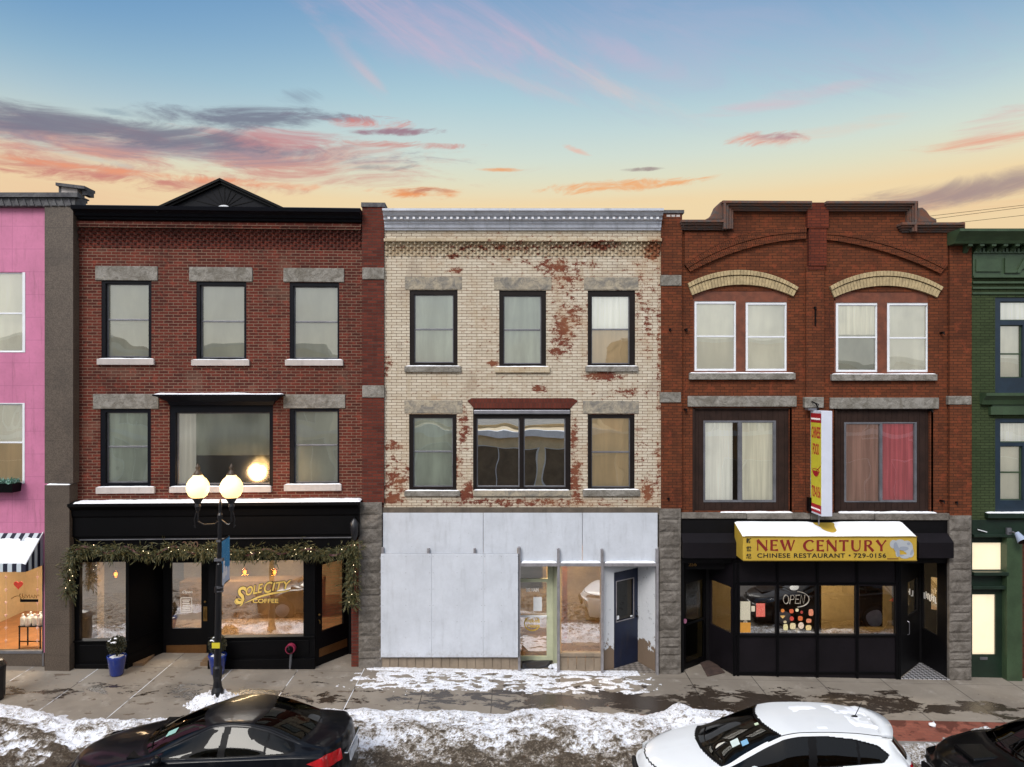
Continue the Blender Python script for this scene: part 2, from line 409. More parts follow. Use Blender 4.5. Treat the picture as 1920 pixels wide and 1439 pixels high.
_tc = {}
def text_geo(txt, bold=0.0, shear=0.0, spacing=1.0):
    k = (txt, bold, shear, spacing)
    if k in _tc: return _tc[k]
    cu = bpy.data.curves.new('t', 'FONT'); cu.body = txt; cu.size = 1; cu.offset = bold; cu.shear = shear
    cu.space_character = spacing; cu.extrude = 0; cu.resolution_u = 3
    ob = bpy.data.objects.new('t', cu); COL.objects.link(ob)
    bpy.context.view_layer.update()
    me = bpy.data.meshes.new_from_object(ob)
    vs = [v.co.copy() for v in me.vertices]; fs = [tuple(p.vertices) for p in me.polygons]
    bpy.data.objects.remove(ob); bpy.data.meshes.remove(me); bpy.data.curves.remove(cu)
    x0 = min(v.x for v in vs); x1 = max(v.x for v in vs); z0 = min(v.y for v in vs); z1 = max(v.y for v in vs)
    _tc[k] = ([((v.x-x0)/(x1-x0), (v.y-z0)/(z1-z0)) for v in vs], fs); return _tc[k]
def put_geo(mb, geo, fn, th=.004):
    """fn(u,v,d) -> point; faces doubled so the lettering has thickness th"""
    vs, fs = geo; i = len(mb.v); n = len(vs)
    mb.v += [tuple(fn(u, v, 0)) for u, v in vs]+[tuple(fn(u, v, th)) for u, v in vs]
    for f in fs:
        mb.face(*[i+k for k in f]); mb.face(*[i+n+k for k in reversed(f)])
        for a, b in zip(f, f[1:]+f[:1]): mb.face(i+b, i+a, i+n+a, i+n+b)
def letters(txt, x0, x1, z0, z1, y, m, parent, bold=0, shear=0, spacing=1.0, name='lettering', th=.004, slope=0, label=None):
    mb = MB()
    put_geo(mb, text_geo(txt, bold, shear, spacing), lambda u, v, d: (x0+(x1-x0)*u, y-th+d, z0+(z1-z0)*v+slope*(x1-x0)*u), th)
    return mb.build(name, m, parent, label=label)
def stroke_poly(mb, pts, ws, y, th=.004):
    """thick stroke through pts [(x,z)] with half-widths ws"""
    n = len(pts); L = []; R = []
    for k in range(n):
        a = Vector(pts[max(0, k-1)]); b = Vector(pts[min(n-1, k+1)]); d = (b-a)
        d = d.normalized() if d.length else Vector((1, 0)); nn = Vector((-d.y, d.x)); p = Vector(pts[k])
        w_ = ws[k] if isinstance(ws, (list, tuple)) else ws
        L.append(p+nn*w_); R.append(p-nn*w_)
    for k in range(n-1):
        i = len(mb.v)
        q = [R[k], R[k+1], L[k+1], L[k]]
        mb.v += [(a.x, y-th, a.y) for a in q]+[(a.x, y, a.y) for a in q]
        mb.face(i, i+1, i+2, i+3); mb.face(i+7, i+6, i+5, i+4)
        for e in range(4): f = (e+1) % 4; mb.face(i+f, i+e, i+4+e, i+4+f)

# ---------------------------------------------------------------- palette
M = {}
M['snow'] = mat('snow', '#f2f4f9', .75, .04, 8, bump=.25, bscale=25, spec=.2)
M['black'] = mat('black_paint', '#060608', .45, .2, 2, spec=.13)
M['navyblack'] = mat('blueblack_trim', '#080a12', .48, .2, 2, spec=.15)
M['brownblack'] = mat('dark_brown_metal', '#191312', .5, .2, 3, spec=.18)
M['darkwood'] = mat('dark_brown_boards', '#2c1e19', .7, .25, 4, bump=.2, spec=.2)
M['white_vinyl'] = mat('white_vinyl', '#dcdfe4', .45, .06, 3)
M['grey_metal'] = mat('grey_metal', '#74757b', .45, .2, 4, metal=.5)
M['steel'] = mat('steel', '#8d8d94', .35, .15, 5, metal=.8)
M['brass'] = mat('brass', '#8a6a3a', .38, .25, 5, metal=.8)
M['gold'] = mat('gold_lettering', '#e3c46a', .5, .05, 4)
M['interior'] = mat('interior_plaster', '#8f877a', .9, .15, 1)
M['interior_dark'] = mat('interior_dark', '#3b352e', .9, .3, 1)
M['floorwood'] = mat('wood_floor', '#7d654c', .5, .3, 2)
M['roof'] = mat('roofing_felt', '#37383b', .95, .2, 1)
M['rock'] = stone_mat('grey_sandstone', '#8f8b84', '#6a655c')
M['rock_brown'] = stone_mat('brown_sandstone', '#77716a', '#565049', 1.6, .8)
M['rock_painted'] = stone_mat('flaked_painted_stone', '#a79c88', '#77736c', 2.0, .8)
M['limestone'] = mat('limestone_sill', '#b2aaa6', .8, .08, 4, bump=.2, grime=.25)
M['glass'] = glass_mat('window_glass', '#f8faf6', 1.9, 1.8, .045, 1.1)
M['glass_shop'] = glass_mat('shop_glass', '#d2cfc6', 4.2, 2.2, .02, 1.6)
M['glass_mirror'] = glass_mat('coated_window_glass', '#d8d8d0', 5.4, 2.2, .025, 1.1)
M['glass_old'] = glass_mat('rippled_plate_glass', '#dcdad2', 2.7, 2.2, .02, 1.6, rough=.10)
M['glass_clear'] = glass_mat('bright_shop_glass', '#efe9df', .7, 1.5, .03, 2)
M['glass_dark'] = glass_mat('dark_glass', '#2a2e2c', .8, 1.6, .02, 2)
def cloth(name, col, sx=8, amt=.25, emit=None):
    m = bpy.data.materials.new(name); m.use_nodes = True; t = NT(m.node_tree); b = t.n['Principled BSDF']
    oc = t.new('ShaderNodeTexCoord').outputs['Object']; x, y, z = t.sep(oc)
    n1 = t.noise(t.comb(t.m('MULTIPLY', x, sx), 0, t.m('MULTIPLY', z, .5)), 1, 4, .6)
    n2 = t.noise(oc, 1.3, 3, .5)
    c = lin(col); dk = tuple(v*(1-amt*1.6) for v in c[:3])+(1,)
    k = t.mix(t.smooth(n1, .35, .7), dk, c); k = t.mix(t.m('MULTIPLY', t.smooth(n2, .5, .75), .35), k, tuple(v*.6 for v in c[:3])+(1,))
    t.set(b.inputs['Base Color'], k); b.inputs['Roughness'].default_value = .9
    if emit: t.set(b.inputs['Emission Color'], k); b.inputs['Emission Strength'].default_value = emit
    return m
M['blind'] = cloth('glowing_beige_blind', '#dedccf', 1.5, .12, emit=.10)  # blinds and curtains get their own glow to brighten the windows, no lamp
M['blind_green'] = cloth('glowing_green_grey_blind', '#e0e6da', 3, .18, emit=.12)
M['blind_cream'] = cloth('glowing_cream_blind', '#f8f4e8', 2, .10, emit=.24)
M['blind_warm'] = cloth('glowing_tan_blind', '#f0d8b4', 5, .10, emit=.14)
M['curtain_white'] = cloth('glowing_white_curtain', '#f8f6f0', 14, .12, emit=.38)
M['curtain_cream'] = cloth('glowing_cream_curtain', '#f3eedf', 12, .14, emit=.34)
M['curtain_red'] = cloth('glowing_red_curtain', '#e88c94', 12, .2, emit=.26)
M['curtain_pale'] = cloth('glowing_faded_red_curtain', '#d2aca0', 10, .2, emit=.22)

# ---------------------------------------------------------------- ground
def sheet(name, x0, x1, y0, y1, step, zf, m, kind='structure', label=None):
    mb = MB(); nx = max(1, int((x1-x0)/step)); ny = max(1, int((y1-y0)/step)); ids = []
    for i in range(nx+1):
        x = x0+(x1-x0)*i/nx
        ids.append([mb.vert(x, y0+(y1-y0)*j/ny, zf(x, y0+(y1-y0)*j/ny)) for j in range(ny+1)])
    for i in range(nx):
        for j in range(ny): mb.face(ids[i][j], ids[i+1][j], ids[i+1][j+1], ids[i][j+1])
    return tag(mb.build(name, m, smooth=True), label, kind=kind)
def walk_z(x, y): return gz(x)-.02*max(0, -y)
CURB = -3.05
def road_z(x, y): return gz(x)-.21-.004*(CURB-y)*0
def far_z(x, y): return gz(x)-.35
m_soil = mat('snowy_soil', '#8b877f', .95, .3, .2)
mb = MB()
xs = [-900, -200, -60, -13, 0, 13, 60, 200, 900]; ys = [-900, -200, -60, -30, 0, 40, 100, 300, 900]
ids = [[mb.vert(x, y, gz(x)-.5) for y in ys] for x in xs]
for i in range(len(xs)-1):
    for j in range(len(ys)-1): mb.face(ids[i][j], ids[i+1][j], ids[i+1][j+1], ids[i][j+1])
tag(mb.build('ground', m_soil), 'snow dusted ground under and beyond the street', kind='structure')

def concrete_mat():
    m = bpy.data.materials.new('sidewalk_concrete'); m.use_nodes = True
    t = NT(m.node_tree); b = t.n['Principled BSDF']; oc = t.new('ShaderNodeTexCoord').outputs['Object']; x, y, z = t.sep(oc)
    base = t.mix(t.smooth(t.noise(oc, .8, 5, .6), .35, .65), lin('#857d72'), lin('#70685e'))
    base = t.mix(t.m('MULTIPLY', t.smooth(t.noise(oc, 60, 3, .7), .5, .8), .35), base, lin('#5c554c'))
    # slab to slab tone
    sl = t.m('FLOOR', t.m('DIVIDE', t.m('ADD', x, .43), 1.5))
    sw = t.noise(t.comb(sl, 0, 0), 3.7, 0)
    base = t.mix(t.m('MULTIPLY', sw, .25), base, lin('#a59b8e'))
    # pale salt scum
    base = t.mix(t.m('MULTIPLY', t.smooth(t.noise(oc, 2.3, 6, .7), .55, .75), .35), base, lin('#b9b4ac'))
    # damp brown patches, mostly in the middle of the walk
    yb = t.m('MULTIPLY', t.m('ABSOLUTE', t.m('ADD', y, 1.62)), .24)
    wx = t.m('MULTIPLY', t.m('MULTIPLY', t.smooth(x, -2.5, 1.5), t.smooth(x, 13, 3.5)), .13)
    wv = t.noise(t.comb(t.m('MULTIPLY', x, .8), t.m('MULTIPLY', y, 1.7), 3), 1.5, 7, .66, .5)
    wet = t.smooth(t.m('ADD', t.m('ADD', t.m('SUBTRACT', wv, yb), wx), t.m('MULTIPLY', t.m('SUBTRACT', t.noise(oc, 9, 5, .7), .5), .22)), .485, .53)
    col = t.mix(t.m('MULTIPLY', wet, .9), base, lin('#2a2019'))
    bl = t.m('MULTIPLY', t.smooth(t.noise(t.comb(t.m('MULTIPLY', x, 2.2), t.m('MULTIPLY', y, 3.4), 7), 1.6, 4, .55), .63, .66), t.m('MULTIPLY', t.smooth(x, 5, -2), t.smooth(y, .8, -.6)))
    col = t.mix(t.m('MULTIPLY', bl, .7), col, lin('#4a3828'))
    # joints
    jx = t.m('ABSOLUTE', t.m('SUBTRACT', t.m('FRACT', t.m('DIVIDE', t.m('ADD', x, .43), 1.5)), .5))
    jn = t.m('MULTIPLY', t.m('SUBTRACT', t.noise(oc, 12, 3), .5), .004)
    j = t.smooth(t.m('ADD', jx, jn), .4935, .4965)
    jc = t.mix(t.m('MULTIPLY', t.smooth(x, -2.2, -3.2), t.smooth(t.noise(oc, 3, 3), .35, .55)), lin('#221c18'), lin('#dfe3ea'))
    j2 = t.smooth(t.m('ABSOLUTE', t.m('ADD', y, .33)), .010, .004)
    col = t.mix(t.m('MULTIPLY', j2, .7), col, lin('#3f3830'))
    col = t.mix(j, col, jc)
    t.set(b.inputs['Base Color'], col); t.set(b.inputs['Roughness'], t.m('SUBTRACT', .9, t.m('MULTIPLY', wet, .68)))
    t.set(b.inputs['Normal'], t.bump(t.m('SUBTRACT', t.noise(oc, 40, 4), t.m('MULTIPLY', j, 2)), .35, .01))
    return m
M['concrete'] = concrete_mat()
sheet('sidewalk', -22, 2, CURB, 3.2, .5, walk_z, M['concrete'])
sheet('sidewalk', 2, 22, -2.18, 3.2, .5, walk_z, M['concrete'])
def pave_mat():
    m = bpy.data.materials.new('red_brick_paving'); m.use_nodes = True
    t = NT(m.node_tree); b = t.n['Principled BSDF']; oc = t.new('ShaderNodeTexCoord').outputs['Object']
    br = t.new('ShaderNodeTexBrick'); t.set(br.inputs['Vector'], oc); br.inputs['Scale'].default_value = 1
    br.inputs['Brick Width'].default_value = .2; br.inputs['Row Height'].default_value = .1; br.inputs['Mortar Size'].default_value = .005
    br.inputs['Color1'].default_value = lin('#8f5242'); br.inputs['Color2'].default_value = lin('#7d4436'); br.inputs['Mortar'].default_value = lin('#6a463c')
    col = t.mix(t.m('MULTIPLY', t.smooth(t.noise(oc, 2.2, 6, .7, .4), .5, .56), .8), br.outputs[0], lin('#4a2016'))
    t.set(b.inputs['Base Color'], col); b.inputs['Roughness'].default_value = .7
    return m
m_pave = pave_mat()
sheet('brick_paving', 2, 22, CURB, -2.18, .5, walk_z, m_pave)
m_kerb = mat('granite_kerb', '#8c8884', .8, .25, 3, bump=.3)
mb = MB()
for k in range(22):
    x0 = -22+k*2; zt = walk_z(x0+1, CURB)
    mb.hexa([(x0+.01, CURB-.15, zt-.6), (x0+1.99, CURB-.15, zt-.6), (x0+1.99, CURB, zt-.6), (x0+.01, CURB, zt-.6)],
            [(x0+.01, CURB-.15, walk_z(x0, CURB)+.003), (x0+1.99, CURB-.15, walk_z(x0+2, CURB)+.003), (x0+1.99, CURB, walk_z(x0+2, CURB)+.003), (x0+.01, CURB, walk_z(x0, CURB)+.003)])
tag(mb.build('kerb', m_kerb), None, kind='structure')
m_road = mat('wet_asphalt', '#4b4640', .6, .3, 2, bump=.4, bscale=80, spec=.5)
sheet('road', -60, 60, -15.5, CURB-.1, 1.0, road_z, m_road)
sheet('far_sidewalk', -60, 60, -20.5, -15.5, 1.0, lambda x, y: gz(x)-.08, mat('far_concrete', '#a7a29a', .9, .15, .8))

# snow: one lumpy height field that rises out of the pavement, so its outline is uneven
def piecewise(pts, x):
    for (a, b), (c, d) in zip(pts, pts[1:]):
        if x <= c: t = (x-a)/(c-a); t = max(0, min(1, t)); return b+(d-b)*t
    return pts[-1][1]
def sst(a, b, x): t = max(0, min(1, (x-a)/(b-a))); return t*t*(3-2*t)
EDGE = [(-13, -2.1), (-10.2, -2.26), (-9.2, -2.6), (-8.0, -2.75), (-5.4, -2.62), (-4.6, -2.5), (-3.6, -2.14), (-2.0, -2.10), (-.3, -2.18), (.9, -1.9),
        (1.6, -2.0), (2.6, -2.1), (3.4, -2.0), (4.1, -2.1), (4.7, -2.6), (5.3, -3.2), (7.6, -3.0), (8.3, -2.9), (9.1, -2.5), (10.0, -2.9), (13, -2.9)]
def fbm(x, y, z, o=4, g=.55):
    s = 0; a = 1
    for k in range(o): s += noise.noise((x, y, z))*a; x *= 2.03; y *= 2.03; a *= g
    return s
def snow_h(x, y):
    """returns height above the pavement or road, and dirt 0..1"""
    ye = piecewise(EDGE, x)+.16*fbm(x*1.4, 5, 0, 3)+.05*noise.noise((x*7, y*7, 3))
    d = ye-y                                             # metres streetward of the edge
    n1 = fbm(x*1.7, y*2.4, 1.0, 4); n2 = fbm(x*9, y*11, 7.0, 3, .6)
    lump = abs(noise.noise((x*5.5, y*6.5, 11)))
    # bank along the kerb
    bank = sst(0, .4, d)*(.10+.06*n1)*(1-.55*sst(1.2, 2.4, d))
    if 3.0 < x < 4.6: bank += .16*sst(0, .3, d)*(1-sst(.5, .9, abs(x-3.9)))*(1-sst(.6, 1.1, d))
    if 8.5 < x < 9.6: bank += .12*sst(0, .25, d)*(1-sst(.2, .6, abs(x-9.1)))*(1-sst(.5, .9, d))
    h = bank+.028*n2*sst(-.05, .3, d)+.035*lump*sst(.2, 1, d)-.02*(1-sst(0, .12, d))
    if y < CURB-.1:
        h = h+.022*fbm(x*5, y*8, 2, 3)*sst(CURB-.1, CURB-.5, y)-.03*sst(.35, .8, math.sin((y+.15*noise.noise((x*.5, 0, 0)))*7+1))*sst(1.4, 2.0, d)
    if x < -3.9 and -6.5 < y:                              # thinner, scuffed on the left
        h -= .045*sst(.2, -.5, n1)*sst(-3.9, -5, x)
    if 4.9 < x: h -= .05*sst(4.9, 5.4, x)*sst(.25, .75, .5+n1)
    # mound round the lamp foot
    r = math.hypot((x+6.02)/.62, (y+2.15)/.36)
    h = max(h, .24*(1-r*r)+.10*n2+.05*lump) if r < 1.1 else h
    # trampled film on the pavement before the boarded shop
    if y > -1.5:
        fx = sst(-3.7, -3.1, x+.5*n1+.2*n2)*(1-sst(2.5, 3.4, x+.6*n1+.25*n2)); fy = sst(-1.36, -1.08, y+.2*n1+.12*n2)*(1-sst(-.10, -.03, y))
        hole = fbm(x*3.0, y*6.5, 4.0, 4, .6)
        film = .011-.026*(hole+.27+.16*sst(.2, 1.6, x))
        if abs(x+.35) < .17: film -= .01*sst(-.45, -.75, y)
        if fx*fy > .5: h = max(h, film if y < -.3 else max(film, -.004))
        if y > -.24 and 2.95 > x > -3.35: h = max(h, .018+.012*n2)
    dirt = max(0, min(1, .16+.64*sst(.8, 2.1, d)+.55*n1*sst(.2, 1.0, d)+.45*sst(.0, .45, n2)*sst(.2, .8, d)))
    if x < -3.9: dirt = min(1, dirt+.45*sst(-.25, .25, n1)*sst(.15, .9, d))
    if y < -4.1: dirt = min(1, dirt+.18)
    if x > 4.9: dirt = min(1, dirt+.3)
    return h, dirt
def build_snow():
    x0, x1, y0, y1, st = -12.6, 12.4, -7.2, .02, .03
    nx, ny = int((x1-x0)/st), int((y1-y0)/st)
    vs = []; dirt = []; keep = []
    for i in range(nx+1):
        x = x0+i*st
        for j in range(ny+1):
            y = y0+j*st
            if y < -5.4 and (i % 2 or j % 2): pass
            h, dd = snow_h(x, y) if y > -5.9 else (.005+.02*fbm(x*4, y*6, 1, 2), 1)
            b = walk_z(x, y) if y > CURB-.05 else max(road_z(x, y), walk_z(x, CURB)-.15*sst(.05, 1.0, CURB-y))
            vs.append((x, y, b+max(h, -.03))); dirt.append(dd); keep.append(h > -.012)
    fs = []
    for i in range(nx):
        for j in range(ny):
            a = i*(ny+1)+j; q = (a, a+ny+1, a+ny+2, a+1)
            if keep[q[0]] or keep[q[1]] or keep[q[2]] or keep[q[3]]: fs.append(q)
    me = bpy.data.meshes.new('snow_bank'); me.from_pydata(vs, [], fs)
    at = me.attributes.new('dirt', 'FLOAT', 'POINT'); at.data.foreach_set('value', dirt)
    me.polygons.foreach_set('use_smooth', [True]*len(fs))
    m = bpy.data.materials.new('dirty_snow'); m.use_nodes = True; t = NT(m.node_tree); b = t.n['Principled BSDF']
    oc = t.new('ShaderNodeTexCoord').outputs['Object']
    an = t.new('ShaderNodeAttribute'); an.attribute_name = 'dirt'; d = an.outputs['Fac']
    fine = t.noise(oc, 24, 8, .8); med = t.noise(oc, 6, 5, .65)
    v = t.m('ADD', d, t.m('ADD', t.m('MULTIPLY', t.m('SUBTRACT', fine, .5), 2.3), t.m('MULTIPLY', t.m('SUBTRACT', med, .5), 1.0)))
    col = t.ramp(v, [(0, lin('#eceff6')), (.25, lin('#dddfe6')), (.5, lin('#a9a49e')), (.78, lin('#6d6254')), (1, lin('#463c30'))])
    col = t.mix(t.m('MULTIPLY', t.smooth(t.m('ADD', t.noise(oc, 30, 3, .6), t.m('MULTIPLY', d, .12)), .63, .70), .85), col, lin('#352c23'))
    t.set(b.inputs['Roughness'], t.m('SUBTRACT', .8, t.m('MULTIPLY', t.smooth(v, .5, .9), .35)))
    t.set(b.inputs['Base Color'], col); b.inputs['Specular IOR Level'].default_value = .3
    t.set(b.inputs['Normal'], t.bump(t.m('ADD', fine, t.noise(oc, 80, 3)), .6, .02))
    me.materials.append(m); me.validate()
    o = bpy.data.objects.new('snow_bank', me); COL.objects.link(o)
    tag(o, 'trampled white and dirty grey snow and slush along the kerb', kind='stuff')
build_snow()
# ---------------------------------------------------------------- windows and buildings
def shade_geo(mb, x0, x1, z0, z1, y, folds):
    n = max(2, int((x1-x0)/.02)) if folds else 1
    ph = rnd.random()*6
    pts = [(x0+(x1-x0)*k/n, y+(math.sin(k*.02*folds+ph)*.012+math.sin(k*.05*folds+ph*2)*.006 if folds else 0)) for k in range(n+1)]
    for (a, ya), (b, yb) in zip(pts, pts[1:]): mb.quad((a, ya, z0), (b, yb, z0), (b, yb, z1), (a, ya, z1))
def window(F, par, outer, glasses, rails=(), fm='black', sm=None, y0=.02, depth=.14, ysash=None, sw=.035, shades=None, glass='glass', snow=False, name='window', label=None):
    """outer/glasses: photo rectangles; rails: photo y of meeting rails; shades: list of (material key, folds, z share from, to) or None"""
    fm = M[fm] if isinstance(fm, str) else fm; sm = fm if sm is None else M[sm]
    ys = y0+.05 if ysash is None else ysash
    ox0, ox1, oz0, oz1 = F.rect(outer, y0)
    G = [F.rect(g, ys+.02) for g in glasses]
    mb = MB()
    mb.holes(ox0, ox1, oz0, oz1, [(a-sw, b+sw, c-sw, d+sw) for a, b, c, d in G], y0, y0+depth)
    fr = mb.build(name, fm, par, bevel=.006, label=label)
    s = MB()
    for k, (a, b, c, d) in enumerate(G):
        s.holes(a-sw, b+sw, c-sw, d+sw, [(a, b, c, d)], ys, ys+.05)
        if rails:
            r = rails[k] if k < len(rails) else rails[-1]
            if r:
                zr = F.z((glasses[k][0]+glasses[k][2])/2, r, ys)
                s.box(a, b, ys-.006, ys+.044, zr-.018, zr+.018)
    s.build('sash', sm, fr, bevel=.004)
    for k, (a, b, c, d) in enumerate(G):
        p = MB(); p.quad((a, ys+.025, c), (b, ys+.025, c), (b, ys+.025, d), (a, ys+.025, d)); p.build('pane', M[glass], fr)
        sh = shades[min(k, len(shades)-1)] if shades else None
        if sh:
            for it in (sh if isinstance(sh, list) else [sh]):
                key, folds, f0, f1 = it[:4]; g0, g1 = (it[4], it[5]) if len(it) > 4 else (0, 1)
                p = MB(); w_, h_ = b-a, d-c
                shade_geo(p, a-.03+(w_+.06)*g0, a-.03+(w_+.06)*g1, c-.03+(h_+.06)*f0, c-.03+(h_+.06)*f1, ys+.075, folds)
                p.build('curtain' if folds else 'blind', M[key], fr, smooth=bool(folds))
    return fr
def lintel(F, par, r, m='rock', out=.03, name='lintel', bev=.012):
    mb = MB(); F.box(mb, r, -out, .12); return mb.build(name, M[m], par, bevel=bev)
def sill(F, par, r, m='limestone', out=.07, snow=True, name='sill'):
    mb = MB(); x0, x1, z0, z1 = F.rect(r, -out); mb.box(x0, x1, -out, .05, z0, z1)
    o = mb.build(name, M[m], par, bevel=.008)
    if snow: snow_strip(o, x0+.02, x1-.02, -out+.015, .03, z1, .018, x0)
    return o
def hole(F, r): return F.rect(r, 0)

def interior(par, x0, x1, y1, floors, m=None, fl=None, front=.34, name='interior'):
    """rooms behind the front wall: back and side walls plus a slab at every height in floors"""
    mb = MB()
    for a, b in zip(floors, floors[1:]):
        mb.quad((x0, y1, a), (x1, y1, a), (x1, y1, b), (x0, y1, b))
        mb.quad((x0, front, a), (x0, y1, a), (x0, y1, b), (x0, front, b)); mb.quad((x1, y1, a), (x1, front, a), (x1, front, b), (x1, y1, b))
    o = mb.build(name, m or M['interior'], par)
    mb = MB()
    for z in floors: mb.box(x0, x1, front, y1, z-.06, z+.0)
    mb.build('floor', fl or M['interior_dark'], o); return o

def corbel(F, par, px0, px1, py0, py1, m, rows, pitch=.165, out0=.02, out1=.10):
    """brick dogtooth band stepping outwards"""
    mb = MB()
    x0, x1 = F.x(px0), F.x(px1)
    za, zb = F.z((px0+px1)/2, py1), F.z((px0+px1)/2, py0)
    rh = (zb-za)/rows
    n = int((x1-x0)/pitch)
    mb.box(x0, x1, -.008, .05, za, zb)
    for r in range(rows):
        o = out0+(out1-out0)*r/(rows-1)
        for k in range(n):
            cx = x0+(k+.28+.5*(r % 2))*(x1-x0)/n
            wd = pitch*.30
            a, b = max(x0, cx-wd), min(x1, cx+wd)
            z0 = za+rh*r+.006
            # pointed brick end
            mb.hexa([(a, .0, z0), (cx, -o-.02, z0), (b, .0, z0), (cx, .02, z0)], [(a, .0, z0+rh-.012), (cx, -o-.02, z0+rh-.012), (b, .0, z0+rh-.012), (cx, .02, z0+rh-.012)])
    return mb.build('corbel_band', m, par)
def stone_pier(F, par, px0, px1, pytop, m='rock_brown', out=.06, zbot=-.7, courses=10, name='stone_pier', depth=.4, seed=1):
    mb = MB(); x0, x1 = F.x(px0, -out), F.x(px1, -out); zt = F.z((px0+px1)/2, pytop, -out)
    r = random.Random(seed); zs = [zt]; h = .33
    while zs[-1] > -.25: zs.append(zs[-1]-(.16+r.random()*.22))
    zs[-1] = zbot
    for a, b in zip(zs, zs[1:]):
        # rock-faced block: front grid with lumps
        nx, nz = 6, 5; g = []
        for i in range(nx+1):
            row = []
            for j in range(nz+1):
                x = x0+.004+(x1-x0-.008)*i/nx; z = b+.006+(a-b-.012)*j/nz
                e = min(i, nx-i, j, nz-j)
                y = -out-(.028*abs(noise.noise((x*7+seed, z*8, 2)))+.012 if e else -.004)
                row.append(mb.vert(x, y, z))
            g.append(row)
        for i in range(nx):
            for j in range(nz): mb.face(g[i][j], g[i+1][j], g[i+1][j+1], g[i][j+1])
    mb.box(x0+.006, x1-.006, -out+.008, depth, zbot, zt-.004)
    return mb.build(name, M[m], par)

BR = {}
# ================= pink building at the left edge
FP = Frame(0, -.44)
P = FP.root('pink_building', 'pink tiled building with speckled brown pier at the left edge')
def pink_mat():
    m = mat('pink_enamel_panels', '#c07596', .5, .10, 1.1, spec=.3, grime=.35)
    t = NT(m.node_tree); b = t.n['Principled BSDF']; old = b.inputs['Base Color'].links[0].from_socket
    oc = t.new('ShaderNodeTexCoord').outputs['Object']; x, y, z = t.sep(oc)
    br = t.new('ShaderNodeTexBrick'); t.set(br.inputs['Vector'], t.comb(t.m('ADD', x, .48), t.m('ADD', z, .12), 0)); br.offset = 0
    br.inputs['Scale'].default_value = 1; br.inputs['Brick Width'].default_value = .76; br.inputs['Row Height'].default_value = .52; br.inputs['Mortar Size'].default_value = .006
    col = t.mix(t.m('MULTIPLY', br.outputs['Fac'], .45), old, lin('#8d4f72'))
    t.set(b.inputs['Base Color'], col); return m
M['pink'] = pink_mat()
def speckle(name, c1, c2):
    m = bpy.data.materials.new(name); m.use_nodes = True; t = NT(m.node_tree); b = t.n['Principled BSDF']
    oc = t.new('ShaderNodeTexCoord').outputs['Object']; x, y, z = t.sep(oc)
    col = t.mix(t.smooth(t.noise(oc, 45, 2, .8), .4, .6), lin(c1), lin(c2))
    col = t.mix(t.m('MULTIPLY', t.smooth(t.noise(oc, 1.5, 5), .45, .7), .4), col, lin('#2f2722'))
    j = t.smooth(t.m('ABSOLUTE', t.m('SUBTRACT', t.m('FRACT', t.m('DIVIDE', t.m('ADD', z, .13), .69)), .5)), .492, .497)
    col = t.mix(t.m('MULTIPLY', j, .6), col, lin('#221c18'))
    t.set(b.inputs['Base Color'], col); b.inputs['Roughness'].default_value = .6; return m
M['speckle'] = speckle('speckled_brown_terrazzo', '#5b5045', '#41372f')
M['coping'] = stone_mat('grey_coping', '#5f5f60', '#46454a', 3, .3)
xL = FP.x(-190); xa, xb = FP.x(90), FP.x(137)
zt = FP.z(0, 388)
up = [(-52, 514, 43, 658), (-52, 760, 43, 904)]
outs = [(-56, 511, 47, 661), (-56, 756, 46, 907)]
lo = (-150, 1068, 79, 1224)
mb = MB()
mb.holes(xL, xa, FP.z(0, 1224), zt, [hole(FP, outs[0]), hole(FP, outs[1]), (FP.x(-150), FP.x(80), -5, FP.z(0, 1004))], 0, .3)
mb.build('wall', M['pink'], P)
mb = MB(); mb.box(xL, FP.x(80), .02, .3, -.6, FP.z(0, 1226)); mb.build('shop_base', M['speckle'], P)
mb = MB(); mb.box(xL, FP.x(80), .0, .06, FP.z(0, 1226), FP.z(0, 1221)); mb.build('shop_sill', M['grey_metal'], P)
mb = MB(); mb.box(xa, FP.x(137, -.12), -.12, .6, FP.z(110, 907, -.12), FP.z(110, 386, -.12)); mb.build('pier', M['speckle'], P)
mb = MB(); mb.box(FP.x(83.5, -.2), FP.x(130, -.2), -.2, .9, -.6, FP.z(110, 910, -.2)); lp = mb.build('lower_pier', M['speckle'], P)
snow_strip(lp, FP.x(86, -.2), FP.x(129, -.2), -.19, -.10, FP.z(110, 910, -.2), .03, 3)
# coping with a row of triangles
mb = MB(); zc = FP.z(60, 387, -.14); z2 = FP.z(60, 371, -.14)
mb.box(xL, FP.x(140, -.14), -.13, .3, zc, z2)
n = 24
for k in range(n):
    a = xL+(FP.x(137, -.14)-xL)*k/n; b = xL+(FP.x(137, -.14)-xL)*(k+1)/n; mdl = (a+b)/2
    mb.prism([(a+.02, zc+.01), (b-.02, zc+.01), (mdl, z2-.015)], -.16, -.12)
mb.box(xL, FP.x(137, -.16), -.195, .4, z2, FP.z(60, 362, -.16)-.003); mb.box(xL, FP.x(147, -.16), -.2, -.04, z2, FP.z(60, 362, -.16))
mb.box(xL, FP.x(138, -.16), -.16, .45, FP.z(60, 362, -.16), FP.z(60, 366, -.16)+.02)
cp = mb.build('coping', M['coping'], P)
mb = MB(); mb.box(xL, FP.x(136), 2.9, 3, zc-.3, z2); mb.box(xL, FP.x(136), .3, 10, z2-.35, z2-.2); mb.build('roof', M['roof'], P)
mb = MB(); mb.box(xL-.3, FP.x(136), 8, 8.2, -.5, z2); mb.box(FP.x(136)-.25, FP.x(136), .62, 8, -.5, z2-.35); mb.build('side_wall', M['speckle'], P)
mb = MB(); a, b, c, d = FP.rect((115, 350, 145, 372), .6); mb.box(a, b, .6, .9, c-.1, d)
ch = mb.build('chimney', M['limestone'], P)
